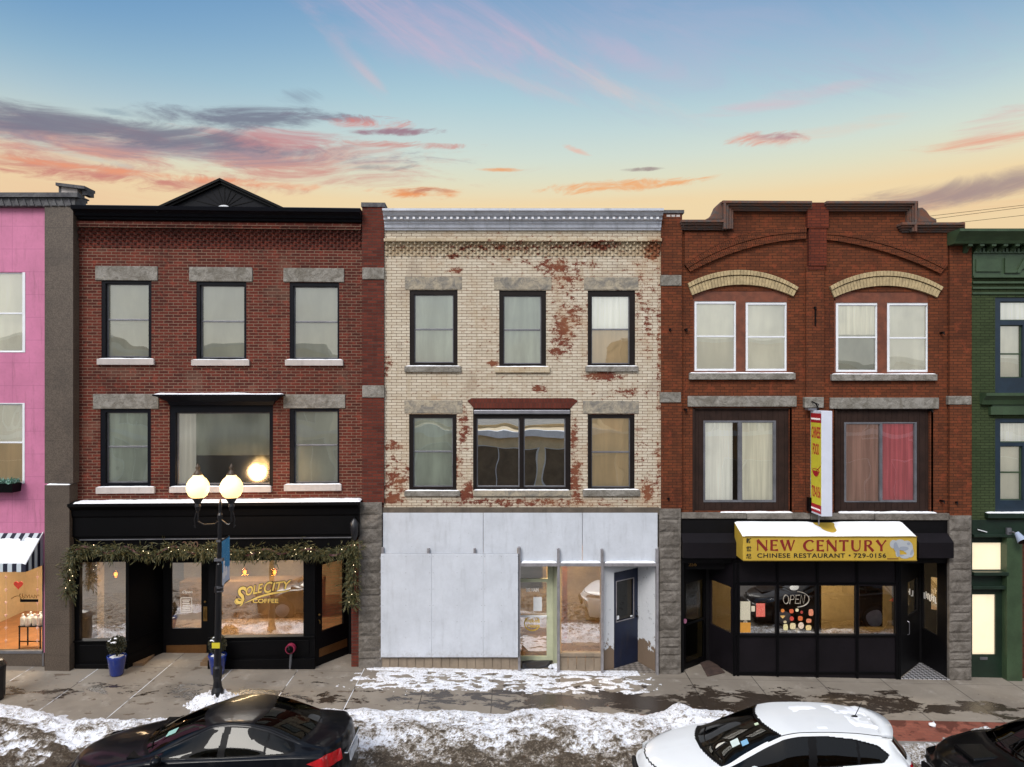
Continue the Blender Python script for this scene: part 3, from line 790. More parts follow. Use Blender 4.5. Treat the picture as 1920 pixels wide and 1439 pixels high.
mb = MB(); a, b, c, d = FP.rect((104, 344, 158, 360), .5)
mb.hexa([(a, .5, d-.05), (b, .5, d-.13), (b, .95, d-.13), (a, .95, d-.05)], [(a, .5, d+.02), (b, .5, d-.06), (b, .95, d-.06), (a, .95, d+.02)]); mb.box(a, a+.1, .62, .9, d-.19, d-.05); mb.box(b-.12, b, .62, .9, d-.24, d-.13); mb.build('cap', M['coping'], ch)
for o, g, r, s in zip(outs, up, (588, 830), ([('blind_cream', 0, 0, 1)], [[('blind_cream', 0, .5, 1), ('blind_warm', 0, 0, .5)]])):
    window(FP, P, o, [g], (r,), 'white_vinyl', y0=-.01, depth=.1, ysash=.03, sw=.03, shades=s)
# shop interior, lit
zf = FP.z(0, 1245, 0)
m_shopwall = mat('shop_wall_tan', '#d5c09a', .8, .12, 1)
m_shopfloor = mat('orange_wood_floor', '#a8744a', .35, .25, 3)
it = MB(); x0, x1 = xL+.2, FP.x(130)
it.quad((x0, 4, zf), (x1, 4, zf), (x1, 4, zf+2.9), (x0, 4, zf+2.9)); it.quad((x0, .3, zf), (x0, 4, zf), (x0, 4, zf+2.9), (x0, .3, zf+2.9)); it.quad((x1, 4, zf), (x1, .3, zf), (x1, .3, zf+2.9), (x1, 4, zf+2.9))
it.box(x0, x1, .3, 4, zf+2.9, zf+2.95)
io = it.build('interior', m_shopwall, P)
it = MB(); it.box(x0, x1, .05, 4, zf-.05, zf); it.build('floor', m_shopfloor, io)
mb = MB(); mb.box(FP.x(79), FP.x(82), .0, .1, zf-.05, zf+2.3); mb.box(FP.x(-20), FP.x(-17), .0, .08, zf-.05, zf+2.3); mb.build('shop_frame', M['grey_metal'], P)
mb = MB(); a, b, c, d = FP.rect(lo, .03); mb.quad((a, .03, c), (b, .03, c), (b, .03, d+.5), (a, .03, d+.5)); mb.build('pane', M['glass_clear'], P)
interior(P, xL, FP.x(130), 3.5, [zf+3.1, FP.z(0, 720), FP.z(0, 400)], front=.4)
def ceiling_lamp(name, label, loc, size, power, col='#ffe2b0', group=None, em=6):
    """a flat lit ceiling fixture: a housing and a glowing diffuser, and its light"""
    t = thing(name, label, 'ceiling light', loc, 0, group)
    mb = MB(); mb.box(-size/2, size/2, -size/4, size/4, 0, .05); mb.build('housing', M['white_vinyl'], t)
    mb = MB(); mb.box(-size/2+.02, size/2-.02, -size/4+.02, size/4-.02, -.015, 0); mb.build('diffuser', mat('lit_diffuser', '#ffffff', .5, 0, emit=col, estr=em), t)
    L = bpy.data.lights.new('lamp_light', 'AREA'); L.shape = 'RECTANGLE'; L.size = size; L.size_y = size/2; L.energy = power; L.color = lin(col)[:3]
    lo_ = bpy.data.objects.new('lamp_light', L); COL.objects.link(lo_); lo_.parent = t; lo_.location = (0, 0, -.03)
    return t
cx, cy, _ = FP.world(FP.x(20), 1.6, 0)
ceiling_lamp('ceiling_light', 'lit ceiling fixture inside the pink building shop', (cx, cy, zf+2.85), 1.2, 170, '#fff0d8')

# ================= left red brick building (coffee shop)
FA = Frame(720, 0, math.radians(2.7))
A = FA.root('red_brick_building', 'dark red brick building with black coffee shop front and black pediment')
M['brick_red'] = brick_mat('dark_red_brick', '#632b20', '#3e1b15', '#7a6354', .215, .0685, .0085, dirt='#2b1411', dirt_amt=.45, hue2='#8a3c2d')
M['brick_pier'] = brick_mat('orange_red_pier_brick', '#6a3024', '#4c211a', '#483831', .215, .0685, .008, dirt='#2b1411', dirt_amt=.35)
WA = [((190, 526, 284, 673), (204, 535, 281, 668), 600, (178, 499, 295, 526), (181, 673, 288, 684.5)),
      ((368, 528, 462, 674), (380, 538, 459, 670), 603, (354, 501, 473, 528), (358, 675, 467, 686)),
      ((543, 530, 636, 675), (554, 540, 633, 671), 604, (531, 503, 645, 529), (534, 675, 643, 686)),
      ((188, 766, 283, 913), (204, 775, 279, 903), 838, (174, 739, 297, 767), (179, 914, 289, 926)),
      ((543, 766, 636, 911), (555, 773, 633, 903), 835, (531, 740, 647, 766), (532, 909, 640, 921))]
BIG = ((318, 758, 512, 913), (335, 776, 506, 906))
x0, x1 = FA.x(141), FA.x(720)
zt = FA.z(410, 395)
zb = FA.z(400, 1010)
mb = MB()
mb.holes(x0, x1, zb, zt, [hole(FA, w_[0]) for w_ in WA]+[hole(FA, BIG[0])], 0, .32)
mb.build('wall', M['brick_red'], A)
PI = FA.rect((679, 388, 720, 944), -.06)
mb = MB(); mb.box(PI[0], PI[1], -.06, .3, PI[2], PI[3]); mb.build('brick_pier', M['brick_pier'], A)
mb = MB(); a, b, c, d = FA.rect((677, 380, 722, 388), -.09); mb.box(a, b, -.09, .5, c, d); mb.build('pier_cap', M['coping'], A)
for r in ((679, 502, 720.5, 524), (679, 723, 720.5, 746)):
    mb = MB(); a, b, c, d = FA.rect(r, -.09); mb.box(a, b, -.09, .1, c, d); mb.build('pier_stone', M['rock'], A, bevel=.015)
stone_pier(FA, A, 672, 716, 942, out=.1, seed=5)
corbel(FA, A, 146, 678, 431, 466, M['brick_pier'], 6)
mb = MB()
for k, (py, o) in enumerate(((428, .09), (424, .11))):
    a, b, c, d = FA.rect((146, py-4, 678, py+2), 0); mb.box(a, b, -o, .02, c, d)
mb.build('string_course', M['brick_red'], A)
# black cornice and pediment
mb = MB(); zc = FA.z(410, 412, -.2); zd = FA.z(410, 389, -.3)
h = zd-zc
prof = [(0, zc), (-.10, zc), (-.12, zc+h*.18), (-.19, zc+h*.24), (-.22, zc+h*.45), (-.30, zc+h*.6), (-.36, zc+h*.66), (-.38, zc+h*.95), (-.30, zd+.02), (.3, zd+.02), (.3, zc)]
mb.profile_x(prof[::-1], FA.x(140, -.2), FA.x(678, -.1))
mb.build('cornice', M['navyblack'], A)
pa, pb, pc = FA.p(290, 391, -.30), FA.p(413, 335, -.30), FA.p(537, 392, -.30)
ped = MB()
yF = -.30
ped.prism([(pa[0], pa[1]-.02), (pc[0], pc[1]-.02), (pb[0], pb[1]-.05)], yF+.08, .5)
po = ped.build('pediment', M['navyblack'], A)
ped = MB()
for a, b in ((pa, pb), (pb, pc)):
    dx_, dz_ = b[0]-a[0], b[1]-a[1]; L = math.hypot(dx_, dz_); nx, nz = dz_/L, -dx_/L
    for t0, t1, ya in ((0, .05, yF-.05), (.05, .10, yF)):
        ped.prism([(a[0]+nx*t1, a[1]+nz*t1), (b[0]+nx*t1, b[1]+nz*t1), (b[0]+nx*t0, b[1]+nz*t0), (a[0]+nx*t0, a[1]+nz*t0)], ya, .52)
ped.build('raking_cornice', M['black'], po)
rays = MB(); hx, hz = FA.p(421, 390, -.22)
for k in range(9):
    an = math.radians(14+19*k); R = 1.35 if abs(k-4) > 2 else .62
    L_ = 9
    # clip each ray at the rake
    while L_ > .1:
        ex, ez = hx+math.cos(an)*L_, hz+math.sin(an)*L_
        tt = (ex-pa[0])/(pb[0]-pa[0]) if ex < pb[0] else (pc[0]-ex)/(pc[0]-pb[0])
        if tt > 0 and ez < pa[1]+(pb[1]-pa[1])*tt-.14: break
        L_ -= .03
    stroke_poly(rays, [(hx+math.cos(an)*.08, hz+math.sin(an)*.08), (ex, ez)], .008, yF+.08, .012)
rays.build('sunburst_rib', M['black'], po)
mb = MB(); mb.prism([(hx+.13*math.cos(math.pi*k/8), hz+.06*math.sin(math.pi*k/8)-.01) for k in range(9)], yF+.02, yF+.07); mb.build('sunburst_hub', M['white_vinyl'], po)
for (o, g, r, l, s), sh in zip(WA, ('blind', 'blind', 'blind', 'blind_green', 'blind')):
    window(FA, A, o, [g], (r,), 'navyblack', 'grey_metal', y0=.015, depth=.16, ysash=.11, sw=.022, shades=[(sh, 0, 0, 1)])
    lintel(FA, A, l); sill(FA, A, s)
window(FA, A, BIG[0], [BIG[1]], (), 'navyblack', 'grey_metal', glass='glass_old', y0=.015, depth=.16, ysash=.11, sw=.025, shades=[[('curtain_white', 14, 0, 1, 0, .19), ('blind_green', 3, .40, 1, .19, 1.0)]])  # glowing blind put in to imitate the pale reflection in the wide pane
sill(FA, A, (317, 913, 508, 924))
# hood over the wide window
mb = MB(); a, b = FA.p(318, 762, -.06), FA.p(512, 762, -.06); t0, t1 = FA.p(296, 740, -.34), FA.p(528, 740, -.34)
steps = [(0, -.06, 0), (.35, -.1, .04), (.5, -.16, .10), (.8, -.3, .2), (.86, -.34, .27), (1.0, -.34, .27)]
zl, zh = a[1]+.02, t0[1]
for (f0, ya, e0), (f1, yb, e1) in zip(steps, steps[1:]):
    mb.hexa([(a[0]-e0, ya, zl+(zh-zl)*f0), (b[0]+e0, ya, zl+(zh-zl)*f0), (b[0]+e0, .01, zl+(zh-zl)*f0), (a[0]-e0, .01, zl+(zh-zl)*f0)],
            [(a[0]-e1, yb, zl+(zh-zl)*f1), (b[0]+e1, yb, zl+(zh-zl)*f1), (b[0]+e1, .01, zl+(zh-zl)*f1), (a[0]-e1, .01, zl+(zh-zl)*f1)])
ho = mb.build('window_hood', M['navyblack'], A)
snow_strip(ho, a[0]-.25, b[0]+.25, -.33, -.02, zh, .03, 2)
for px in (352, 470, 575):
    pass
# fascia of the shop front
zs0 = FA.z(400, 1010, -.2); zs1 = FA.z(400, 944, -.38)
mb = MB(); prof = [(.3, zs0), (-.16, zs0), (-.16, zs0+.05), (-.2, zs0+.07), (-.2, zs1-.34), (-.23, zs1-.3), (-.25, zs1-.16), (-.34, zs1-.08), (-.38, zs1-.06), (-.38, zs1), (.02, zs1+.03), (.3, zs1+.03)]
mb.profile_x(prof[::-1], FA.x(134, -.2), FA.x(673, -.2)); fo = mb.build('fascia', M['black'], A)
snow_strip(fo, FA.x(136, -.38), FA.x(675, -.38), -.37, -.01, zs1+.01, .04, 9)
mb = MB(); mb.box(FA.x(148, -.2), FA.x(668, -.2), -.19, -.15, zs0-.02, zs0); mb.build('fascia_bead', M['grey_metal'], A)
# shop front
YS = -.12
m_bulk = M['black']; mb = MB()
ztop = FA.z(400, 1046, YS)
def fx(px, y=YS): return FA.x(px, y)
def fz(py, px=400, y=YS): return FA.z(px, py, y)
mb.box(fx(139), fx(658), YS-.02, .5, ztop, zs0)                       # frieze above the glass
fr_ = mb.build('shop_frieze', m_bulk, A)
letters('250', fx(341, -.17), fx(371, -.17), fz(1027, 355), fz(1015, 355), YS-.02, mat('dull_bronze', '#5c4436', .6, 0), A, bold=.01, name='number')
# left bay
wl = FA.rect((152, 1053, 238, 1199), YS+.06)
mb = MB(); mb.holes(fx(139), fx(241), -.6, ztop+.02, [wl], YS, YS+.12)
lb = mb.build('display_window', m_bulk, A)
mb = MB(); mb.quad((wl[0], YS+.06, wl[2]), (wl[1], YS+.06, wl[2]), (wl[1], YS+.06, wl[3]), (wl[0], YS+.06, wl[3])); mb.build('pane', M['glass_shop'], lb)
mb = MB(); mb.box(fx(139), fx(242), YS-.05, YS, wl[2]-.03, wl[2]-.0); mb.box(fx(143), fx(241), YS-.06, YS, -.5, fz(1241)); mb.box(fx(150), fx(234), YS-.02, YS, fz(1236), fz(1206)); mb.build('window_ledge', M['black'], lb, bevel=.004)
# right bay
wr = FA.rect((413, 1050, 570, 1192), YS+.06)
mb = MB(); mb.holes(fx(391), fx(591), -.6, ztop+.02, [wr], YS, YS+.12)
rb = mb.build('display_window', m_bulk, A)
mb = MB(); mb.quad((wr[0], YS+.06, wr[2]), (wr[1], YS+.06, wr[2]), (wr[1], YS+.06, wr[3]), (wr[0], YS+.06, wr[3])); mb.build('pane', M['glass_shop'], rb)
mb = MB(); mb.box(fx(391), fx(591), YS-.05, YS, wr[2]-.035, wr[2]-.0); mb.box(fx(391), fx(591), YS-.06, YS, -.5, fz(1237)); mb.box(fx(404), fx(580), YS-.02, YS, fz(1231), fz(1203)); mb.build('window_ledge', M['black'], rb, bevel=.004)
# recess: angled left flank, back wall with the door
YD = YS+.95
bx0, bx1 = FA.x(306, YD), FA.x(392, YD)
mb = MB()
def slab(mb, p, q, z0, z1, th=.06):
    d = Vector((q[0]-p[0], q[1]-p[1])).normalized(); n_ = Vector((-d.y, d.x))*th
    mb.hexa([(p[0], p[1], z0), (q[0], q[1], z0), (q[0]+n_.x, q[1]+n_.y, z0), (p[0]+n_.x, p[1]+n_.y, z0)], [(p[0], p[1], z1), (q[0], q[1], z1), (q[0]+n_.x, q[1]+n_.y, z1), (p[0]+n_.x, p[1]+n_.y, z1)])
slab(mb, (fx(241), YS+.02), (bx0, YD), -.6, ztop+.3); slab(mb, (bx1, YD), (fx(391)+.02, YS+.02), -.6, ztop+.3)
mb.build('recess_wall', m_bulk, A)
mb = MB(); slab(mb, (fx(241)+.01, YS-.01), (bx0, YD-.03), wl[2]-.05, wl[2]-.02, .03); slab(mb, (fx(241)+.01, YS-.01), (bx0, YD-.03), fz(1226)-.02, fz(1226), .03); mb.build('recess_ledge', M['black'], A)
dg = FA.rect((323, 1055, 378, 1178), YD+.02)
mb = MB(); mb.holes(bx0-.02, bx1+.02, -.6, ztop+.3, [dg], YD, YD+.05); do = mb.build('door', m_bulk, A, bevel=.004)
mb = MB(); mb.quad((dg[0], YD+.02, dg[2]), (dg[1], YD+.02, dg[2]), (dg[1], YD+.02, dg[3]), (dg[0], YD+.02, dg[3])); mb.build('pane', M['glass_shop'], do)
mb = MB(); a, b, c, d = FA.rect((312, 1210, 387, 1227), YD-.01); mb.box(a, b, YD-.012, YD, c, d); mb.build('kick_plate', mat('tarnished_brass', '#6b4a2a', .4, .2, metal=.6), do)
mb = MB(); a, b, c, d = FA.rect((381, 1138, 388, 1165), YD-.02); mb.box(a, b, YD-.015, YD, c, d); mb.tube([((a+b)/2, YD-.015, c+.05), ((a+b)/2, YD-.06, c+.09), ((a+b)/2, YD-.06, d-.09), ((a+b)/2, YD-.015, d-.05)], .01, 6)
a, b, c, d = FA.rect((382, 1125, 387, 1133), YD-.02); mb.ball(((a+b)/2, YD-.02, (c+d)/2), .03); mb.build('door_handle', M['brass'], do)
lt = MB(); white_dec = mat('white_decal', '#e8e8e8', .6, 0)
put_geo(lt, text_geo('Open', .02, .2), lambda u, v, d: (dg[0]+.24+.24*u, YD+.01+d, dg[2]+.83+.08*v), .003)
px0 = dg[0]+.2
lt.holes(px0, px0+.27, dg[2]+.38, dg[2]+.74, [(px0+.012, px0+.258, dg[2]+.392, dg[2]+.728)], YD+.008, YD+.012)
for k in range(7): lt.box(px0+.04+.01*(k % 2), px0+.23-.015*(k % 3), YD+.008, YD+.012, dg[2]+.42+k*.042, dg[2]+.436+k*.042)
lt.build('door_decal', white_dec, do)
# side door standing at an angle on the right
p0, p1 = (fx(591), YS+.1), (FA.x(656, YS+.95), YS+.95)
def on(p, q, t, z): return (p[0]+(q[0]-p[0])*t, p[1]+(q[1]-p[1])*t, z)
def angled_panel(par, p, q, zlo, zhi, gl, mat_, name, glass='glass_shop', th=.05):
    """door leaf from p to q (plan points) with one pane gl=(t0,t1,z0,z1)"""
    d = Vector((q[0]-p[0], q[1]-p[1])); L = d.length; ang = math.atan2(d.y, d.x)
    e = bpy.data.objects.new(name, None); 
    mb = MB(); mb.holes(0, L, zlo, zhi, [(gl[0]*L, gl[1]*L, gl[2], gl[3])], 0, th)
    o = mb.build(name, mat_, par, bevel=.004); bpy.data.objects.remove(e)
    o.location = (p[0], p[1], 0); o.rotation_euler = (0, 0, ang)
    mb = MB(); mb.quad((gl[0]*L, th/2, gl[2]), (gl[1]*L, th/2, gl[2]), (gl[1]*L, th/2, gl[3]), (gl[0]*L, th/2, gl[3])); mb.build('pane', M[glass], o)
    return o, L
g0 = FA.p(601, 1185, YS+.2)[1]; g1 = FA.p(601, 1060, YS+.2)[1]
sd_, L = angled_panel(A, p0, p1, -.6, ztop+.3, (.17, .80, g0, g1), m_bulk, 'side_door')
mb = MB(); zk = FA.p(620, 1212, YS+.4)[1]; mb.box(.08, L-.1, -.012, 0, zk-.17, zk+.02); mb.build('kick_plate', mat('tarnished_brass', '#6b4a2a', .4, .2, metal=.6), sd_)
mb = MB(); mb.ball((.07, -.03, g0+.42), .028); mb.tube([(.07, -.01, g0+.3), (.07, -.05, g0+.27), (.07, -.05, g0+.22)], .012); mb.build('door_handle', M['brass'], sd_)
mb = MB(); mb.box(FA.x(659, .0), FA.x(673, 0), -.02, 1.0, -.6, zs0); mb.box(p1[0]-.05, FA.x(673, .9), .86, .95, -.6, zs0+.2); mb.build('return_wall', M['brick_pier'], A)
mb = MB(); mb.box(p1[0]-.02, FA.x(665, .9)+.1, .78, .85, -.6, zs0+.2); mb.build('door_post', m_bulk, A)
mb = MB(); mb.box(fx(130), fx(139), -.06, .3, -.6, zs0); mb.build('corner_strip', M['grey_metal'], A)
# downpipe by the pink pier
mb = MB(); xx = FA.x(140.5, -.05); mb.tube([(xx, -.05, FA.z(141, 942, 0)), (xx, -.05, FA.z(141, 416, 0))], .03, 8); mb.build('conduit', M['coping'], A)
# coffee shop room
zfl = .22
cofw = mat('coffee_wall', '#a3927a', .85, .3, .8); 
it = MB(); X0, X1, Y1 = FA.x(146), FA.x(668), 5.5
it.quad((X0, Y1, zfl), (X1, Y1, zfl), (X1, Y1, 3.3), (X0, Y1, 3.3)); it.quad((X0, .3, zfl), (X0, Y1, zfl), (X0, Y1, 3.3), (X0, .3, 3.3)); it.quad((X1, Y1, zfl), (X1, .3, zfl), (X1, .3, 3.3), (X1, Y1, 3.3))
it.box(X0, X1, YS+.1, Y1, 2.95, 3.05)
io = it.build('interior', cofw, A)
it = MB(); it.box(X0, bx0-.1, YS+.12, Y1, zfl-.1, zfl+.02); it.box(bx0-.1, X1, YD+.1, Y1, zfl-.1, zfl+.02); it.box(bx1+.1, fx(586), YS+.12, YD+.2, zfl-.1, zfl+.02); it.build('floor', M['floorwood'], io)
it = MB(); it.box(X0+1, X1-1.5, 3.2, 3.8, zfl, zfl+1.05); it.build('counter', M['floorwood'], io)
interior(A, X0, X1, 4, [3.35, FA.z(400, 715), FA.z(400, 420)], front=.45)
mb = MB(); mb.box(x0, x1, .32, 10, zt-.55, zt-.4); mb.box(x0, x1, 9.8, 10, -.5, zt); mb.box(x0, x0+.2, .32, 9.8, 3.4, zt-.1); mb.box(x1-.2, x1, .32, 9.8, 0, zt-.1); mb.build('roof', M['roof'], A)
# pendant lamps in the coffee shop
def pendant(wx, wy, z, label, grp):
    t = thing('pendant_lamp', label, 'pendant lamp', (wx, wy, 0), 0, grp)
    mb = MB(); mb.tube([(0, 0, z+.16), (0, 0, 2.95)], .006, 5); mb.build('cord', M['black'], t)
    mb = MB(); mb.lathe([(.03, z+.02), (.075, z+.0), (.075, z+.13), (.03, z+.16)], seg=14); mb.build('lamp_shade', glass_mat('lamp_glass', '#ffd9a0', .5, 1.4), t)
    mb = MB(); mb.ball((0, 0, z+.07), .042, 1, 1, 1.3); mb.build('bulb', mat('lit_bulb', '#ffcf90', .5, 0, emit='#ffb765', estr=9), t)
    L = bpy.data.lights.new('lamp_light', 'POINT'); L.energy = 8; L.color = (1, .72, .45); L.shadow_soft_size = .05
    lo_ = bpy.data.objects.new('lamp_light', L); COL.objects.link(lo_); lo_.parent = t; lo_.location = (0, 0, z-.12)
for (px, py), lb_ in zip(((217, 1077), (459, 1073), (515, 1073)), ('lit pendant lamp seen through the coffee shop left window', 'lit pendant lamp behind the left half of the wide coffee shop window', 'lit pendant lamp behind the right half of the wide coffee shop window')):
    lx, lz = FA.p(px, py, 1.0); wx, wy, _ = FA.world(lx, 1.0, 0); pendant(wx, wy, lz-.07, lb_, 'pendant lamps in the coffee shop')
lx = FA.x(450, 2.5); wx, wy, _ = FA.world(lx, 2.5, 0)
ceiling_lamp('ceiling_light', 'lit ceiling fixture inside the coffee shop', (wx, wy, 2.9), 1.6, 480, '#ffe0b4')
# gold lettering on the wide window
yl = YS+.05
def cf(px, py): return FA.p(px, py, yl)
mb = MB(); outl = MB(); black_dec = mat('black_outline', '#171310', .6, 0)
def word(mbx, s, x0p, x1p, yb0, yt0, rise, grow, shear, bold, dy, th):
    vs, fs = text_geo(s, bold, shear)
    def fn(u, v, d):
        px = x0p+(x1p-x0p)*u; base = yb0+(rise)*u; top = yt0+rise*u
        lx, lz = cf(px, base+(top-base)*v); return (lx, yl-th+dy+d, lz)
    put_geo(mbx, (vs, fs), fn, th)
for mm, bo, dy in ((outl, .055, 0.0), (mb, .02, -.006)):
    e = 1.0 if bo > .03 else 0
    word(mm, 'S', 442-e, 462+e, 1133+e, 1100-e, 0, 0, .25, bo, dy, .003)
    word(mm, 'OLE', 461-e, 493+e, 1118+e, 1101-e, -7, 0, .22, bo, dy, .003)
    word(mm, 'C', 495-e, 511+e, 1113+e, 1092-e, -2, 0, .25, bo, dy, .003)
    word(mm, 'ITY', 510-e, 546+e, 1108+e, 1093-e, -5, 0, .22, bo, dy, .003)
    word(mm, 'COFFEE', 474-e*.5, 522+e*.5, 1131+e*.5, 1123-e*.5, 0, 0, 0, bo*.8, dy, .003)
    cur = []; ws = []
    for k in range(21):
        t = k/20; px = 459+t*86; py = 1131-22*math.sin(min(1, t*1.15)*math.pi/2)+5*t*t-4*t**6*2
        p_ = cf(px, py); cur.append(p_); ws.append((.004+.018*math.sin(math.pi*min(1, t*1.0))+ (.006 if bo > .03 else 0)))
    stroke_poly(mm, cur, ws, yl+dy, .003)
    cur = []; ws = []
    for k in range(17):
        t = k/16*2*math.pi*.9; r = 9-3.5*k/16
        cur.append(cf(447+r*math.cos(-t+1.2), 1129+r*.8*math.sin(-t+1.2))); ws.append(.014+(.006 if bo > .03 else 0)-.008*k/16)
    stroke_poly(mm, cur, ws, yl+dy, .003)
outl.build('lettering_outline', black_dec, rb); mb.build('lettering', M['gold'], rb)
# ================= middle cream painted brick building
FB = Frame(960, 0)
B = FB.root('cream_brick_building', 'cream painted brick building with peeling paint and boarded white shop front')
bl = []
for px, py, rx, ry, am in [(1040, 500, 45, 20, 1), (1100, 497, 40, 12, .7), (1056, 620, 30, 60, .95), (1075, 590, 30, 40, .8), (1095, 560, 40, 60, .45), (1045, 660, 22, 20, .95), (1215, 600, 14, 90, .7), (1225, 470, 25, 25, 1.1),
    (1120, 462, 60, 14, .9), (960, 465, 250, 12, .7), (850, 480, 22, 10, .9), (853, 508, 20, 8, 1.0), (926, 682, 15, 8, 1.1), (870, 800, 14, 50, .9), (735, 835, 30, 12, .9), (750, 900, 25, 10, 1.0), (735, 935, 30, 14, 1.1), (875, 925, 22, 25, 1.1), (1078, 900, 18, 60, 1.0), (1075, 820, 12, 50, .9),
    (980, 942, 260, 10, .85), (1215, 920, 22, 35, .9), (1130, 705, 45, 12, 1.15), (1010, 730, 18, 10, 1.05), (1180, 735, 50, 12, .8), (725, 690, 14, 30, .8), (1205, 850, 25, 60, .5), (985, 490, 12, 8, .9), (770, 880, 30, 12, .7), (860, 870, 12, 40, .8), (1150, 640, 120, 260, .33), (960, 880, 300, 90, .42), (1236, 650, 7, 230, .75), (1234, 880, 8, 80, .8), (1060, 560, 90, 150, .5), (1190, 850, 60, 120, .5), (980, 470, 270, 45, .5), (960, 640, 270, 290, .3), (1200, 560, 60, 130, .55), (740, 900, 40, 60, .8), (1060, 520, 60, 60, .7)]:
    x_, z_ = FB.p(px, py); bl.append((x_, z_, rx/80, ry/80, am))
M['brick_cream'] = brick_mat('peeling_cream_brick', '#c9c0ae', '#b9ae9b', '#55362b', .235, .0672, .0056, blobs=bl, rust='#71291a', dirt='#9c886a', dirt_amt=.35, bstr=.6)
WB = [((768, 544, 858, 687), (779, 555, 849, 679), 618, (759, 519, 866, 543), (758, 687, 864, 698), 'rock_painted', 'blind_green'),
      ((936, 545, 1024, 688), (946, 557, 1013, 681), 619, (926, 520, 1034, 544), (928, 688, 1031, 699), 'rock_painted', 'blind_green'),
      ((1102, 545, 1191, 688), (1110, 557, 1178, 681), 618, (1095, 520, 1197, 544), (1098, 687, 1197, 697), 'rock_painted', [('curtain_white', 0, .5, 1), ('blind_warm', 6, 0, .5)]),
      ((767, 777, 856, 920), (777, 785, 848, 911), 847, (758, 751, 867, 775), (758, 921, 862, 931), 'rock_painted', [('blind_green', 0, .0, 1)]),
      ((1102, 777, 1190, 920), (1110, 785, 1179, 912), 848, (1093, 752, 1198, 776), (1093, 919, 1200, 931), 'rock_painted', [('blind_warm', 0, 0, 1)])]
MID = ((887, 777, 1070, 920), [(896, 786, 972, 911), (984, 786, 1058, 911)])
x0, x1 = FB.x(720), FB.x(1240); zt = FB.z(0, 395); zb = FB.z(0, 953)
mb = MB(); mb.holes(x0, x1, zb, zt, [hole(FB, w_[0]) for w_ in WB]+[hole(FB, (887, 762, 1070, 920))], 0, .32); mb.build('wall', M['brick_cream'], B)
M['frieze_cream'] = brick_mat('peeling_cream_frieze', '#c0b59e', '#ae9f86', '#8a6a4c', .235, .0672, .003, blobs=bl, rust='#71291a', dirt='#8d7452', dirt_amt=.5, bstr=.4)
corbel(FB, B, 722, 1238, 455, 481, M['frieze_cream'], 5, out0=.03, out1=.09)
mb = MB(); a, b, c, d = FB.rect((721, 449, 1239, 454.5), 0); mb.box(a, b, -.11, .02, c, d); mb.build('string_course', M['frieze_cream'], B)
for o, g, r, l, s, lm, sh in WB:
    shd = [sh] if isinstance(sh, list) else [[(sh, 5, 0, 1)]]
    window(FB, B, o, [g], (r,), 'brownblack', 'grey_metal', y0=.03, depth=.14, ysash=.09, sw=.02, shades=shd)
    lintel(FB, B, l, 'rock_painted', out=.015); sill(FB, B, s, 'frieze_cream' if o[0] == 936 else 'rock', out=.06)
window(FB, B, MID[0], MID[1], (), 'brownblack', 'grey_metal', glass='glass_mirror', y0=.03, depth=.14, ysash=.09, sw=.025, shades=None)
sill(FB, B, (887, 920, 1069, 931), 'rock_painted', .06)
# new brick header over the middle window, with a steel roller box below
M['brick_new'] = brick_mat('dark_red_header_brick', '#642f24', '#54261d', '#4a3028', .068, .24, .006, dirt='#3a1510')
mb = MB(); pts = [FB.p(*q) for q in ((889, 766), (1069, 766), (1084, 752), (1074, 747), (884, 747), (876, 752))]
mb.prism(pts, -.012, .1); mb.build('brick_header', M['brick_new'], B)
mb = MB(); a, b, c, d = FB.rect((888, 769, 1069, 777), -.05); mb.box(a, b, -.05, .05, c, d); mb.build('steel_ledge', M['steel'], B, bevel=.015)
# white metal cornice with dentils
mb = MB(); zc, zd = FB.z(0, 432, -.05), FB.z(0, 391, -.38); h = zd-zc
prof = [(.2, zc), (-.05, zc), (-.06, zc+h*.1), (-.09, zc+h*.12), (-.1, zc+h*.3), (-.13, zc+h*.33), (-.13, zc+h*.43), (-.2, zc+h*.5), (-.2, zc+h*.62), (-.28, zc+h*.68), (-.33, zc+h*.84), (-.39, zc+h*.88), (-.39, zc+h*1.0), (.2, zc+h*1.03)]
M['cornice_white'] = mat('weathered_white_cornice', '#b9bec9', .5, .12, 2, grime=.35)
mb.profile_x(prof[::-1], FB.x(721, -.2)-.02, FB.x(956, -.2)-.004); mb.profile_x(prof[::-1], FB.x(956, -.2)+.004, FB.x(1240, -.2)+.02)
co = mb.build('cornice', M['cornice_white'], B)
mb = MB(); n = 44; xa, xb = FB.x(724, -.2), FB.x(1238, -.2)
for k in range(n):
    x = xa+(xb-xa)*(k+.5)/n; mb.box(x-.028, x+.028, -.27, -.199, zc+h*.5, zc+h*.61)
mb.build('dentil', mat('bright_white_dentil', '#e8eaf0', .5, .05), co)
mb = MB(); mb.box(x0, x1, .32, 10, zt-.55, zt-.4); mb.box(x0, x1, 9.8, 10, -.5, zt); mb.build('roof', M['roof'], B)
zf = -.02
interior(B, x0+.1, x1-.1, 3.6, [3.35, FB.z(0, 718), FB.z(0, 420)], front=.4)
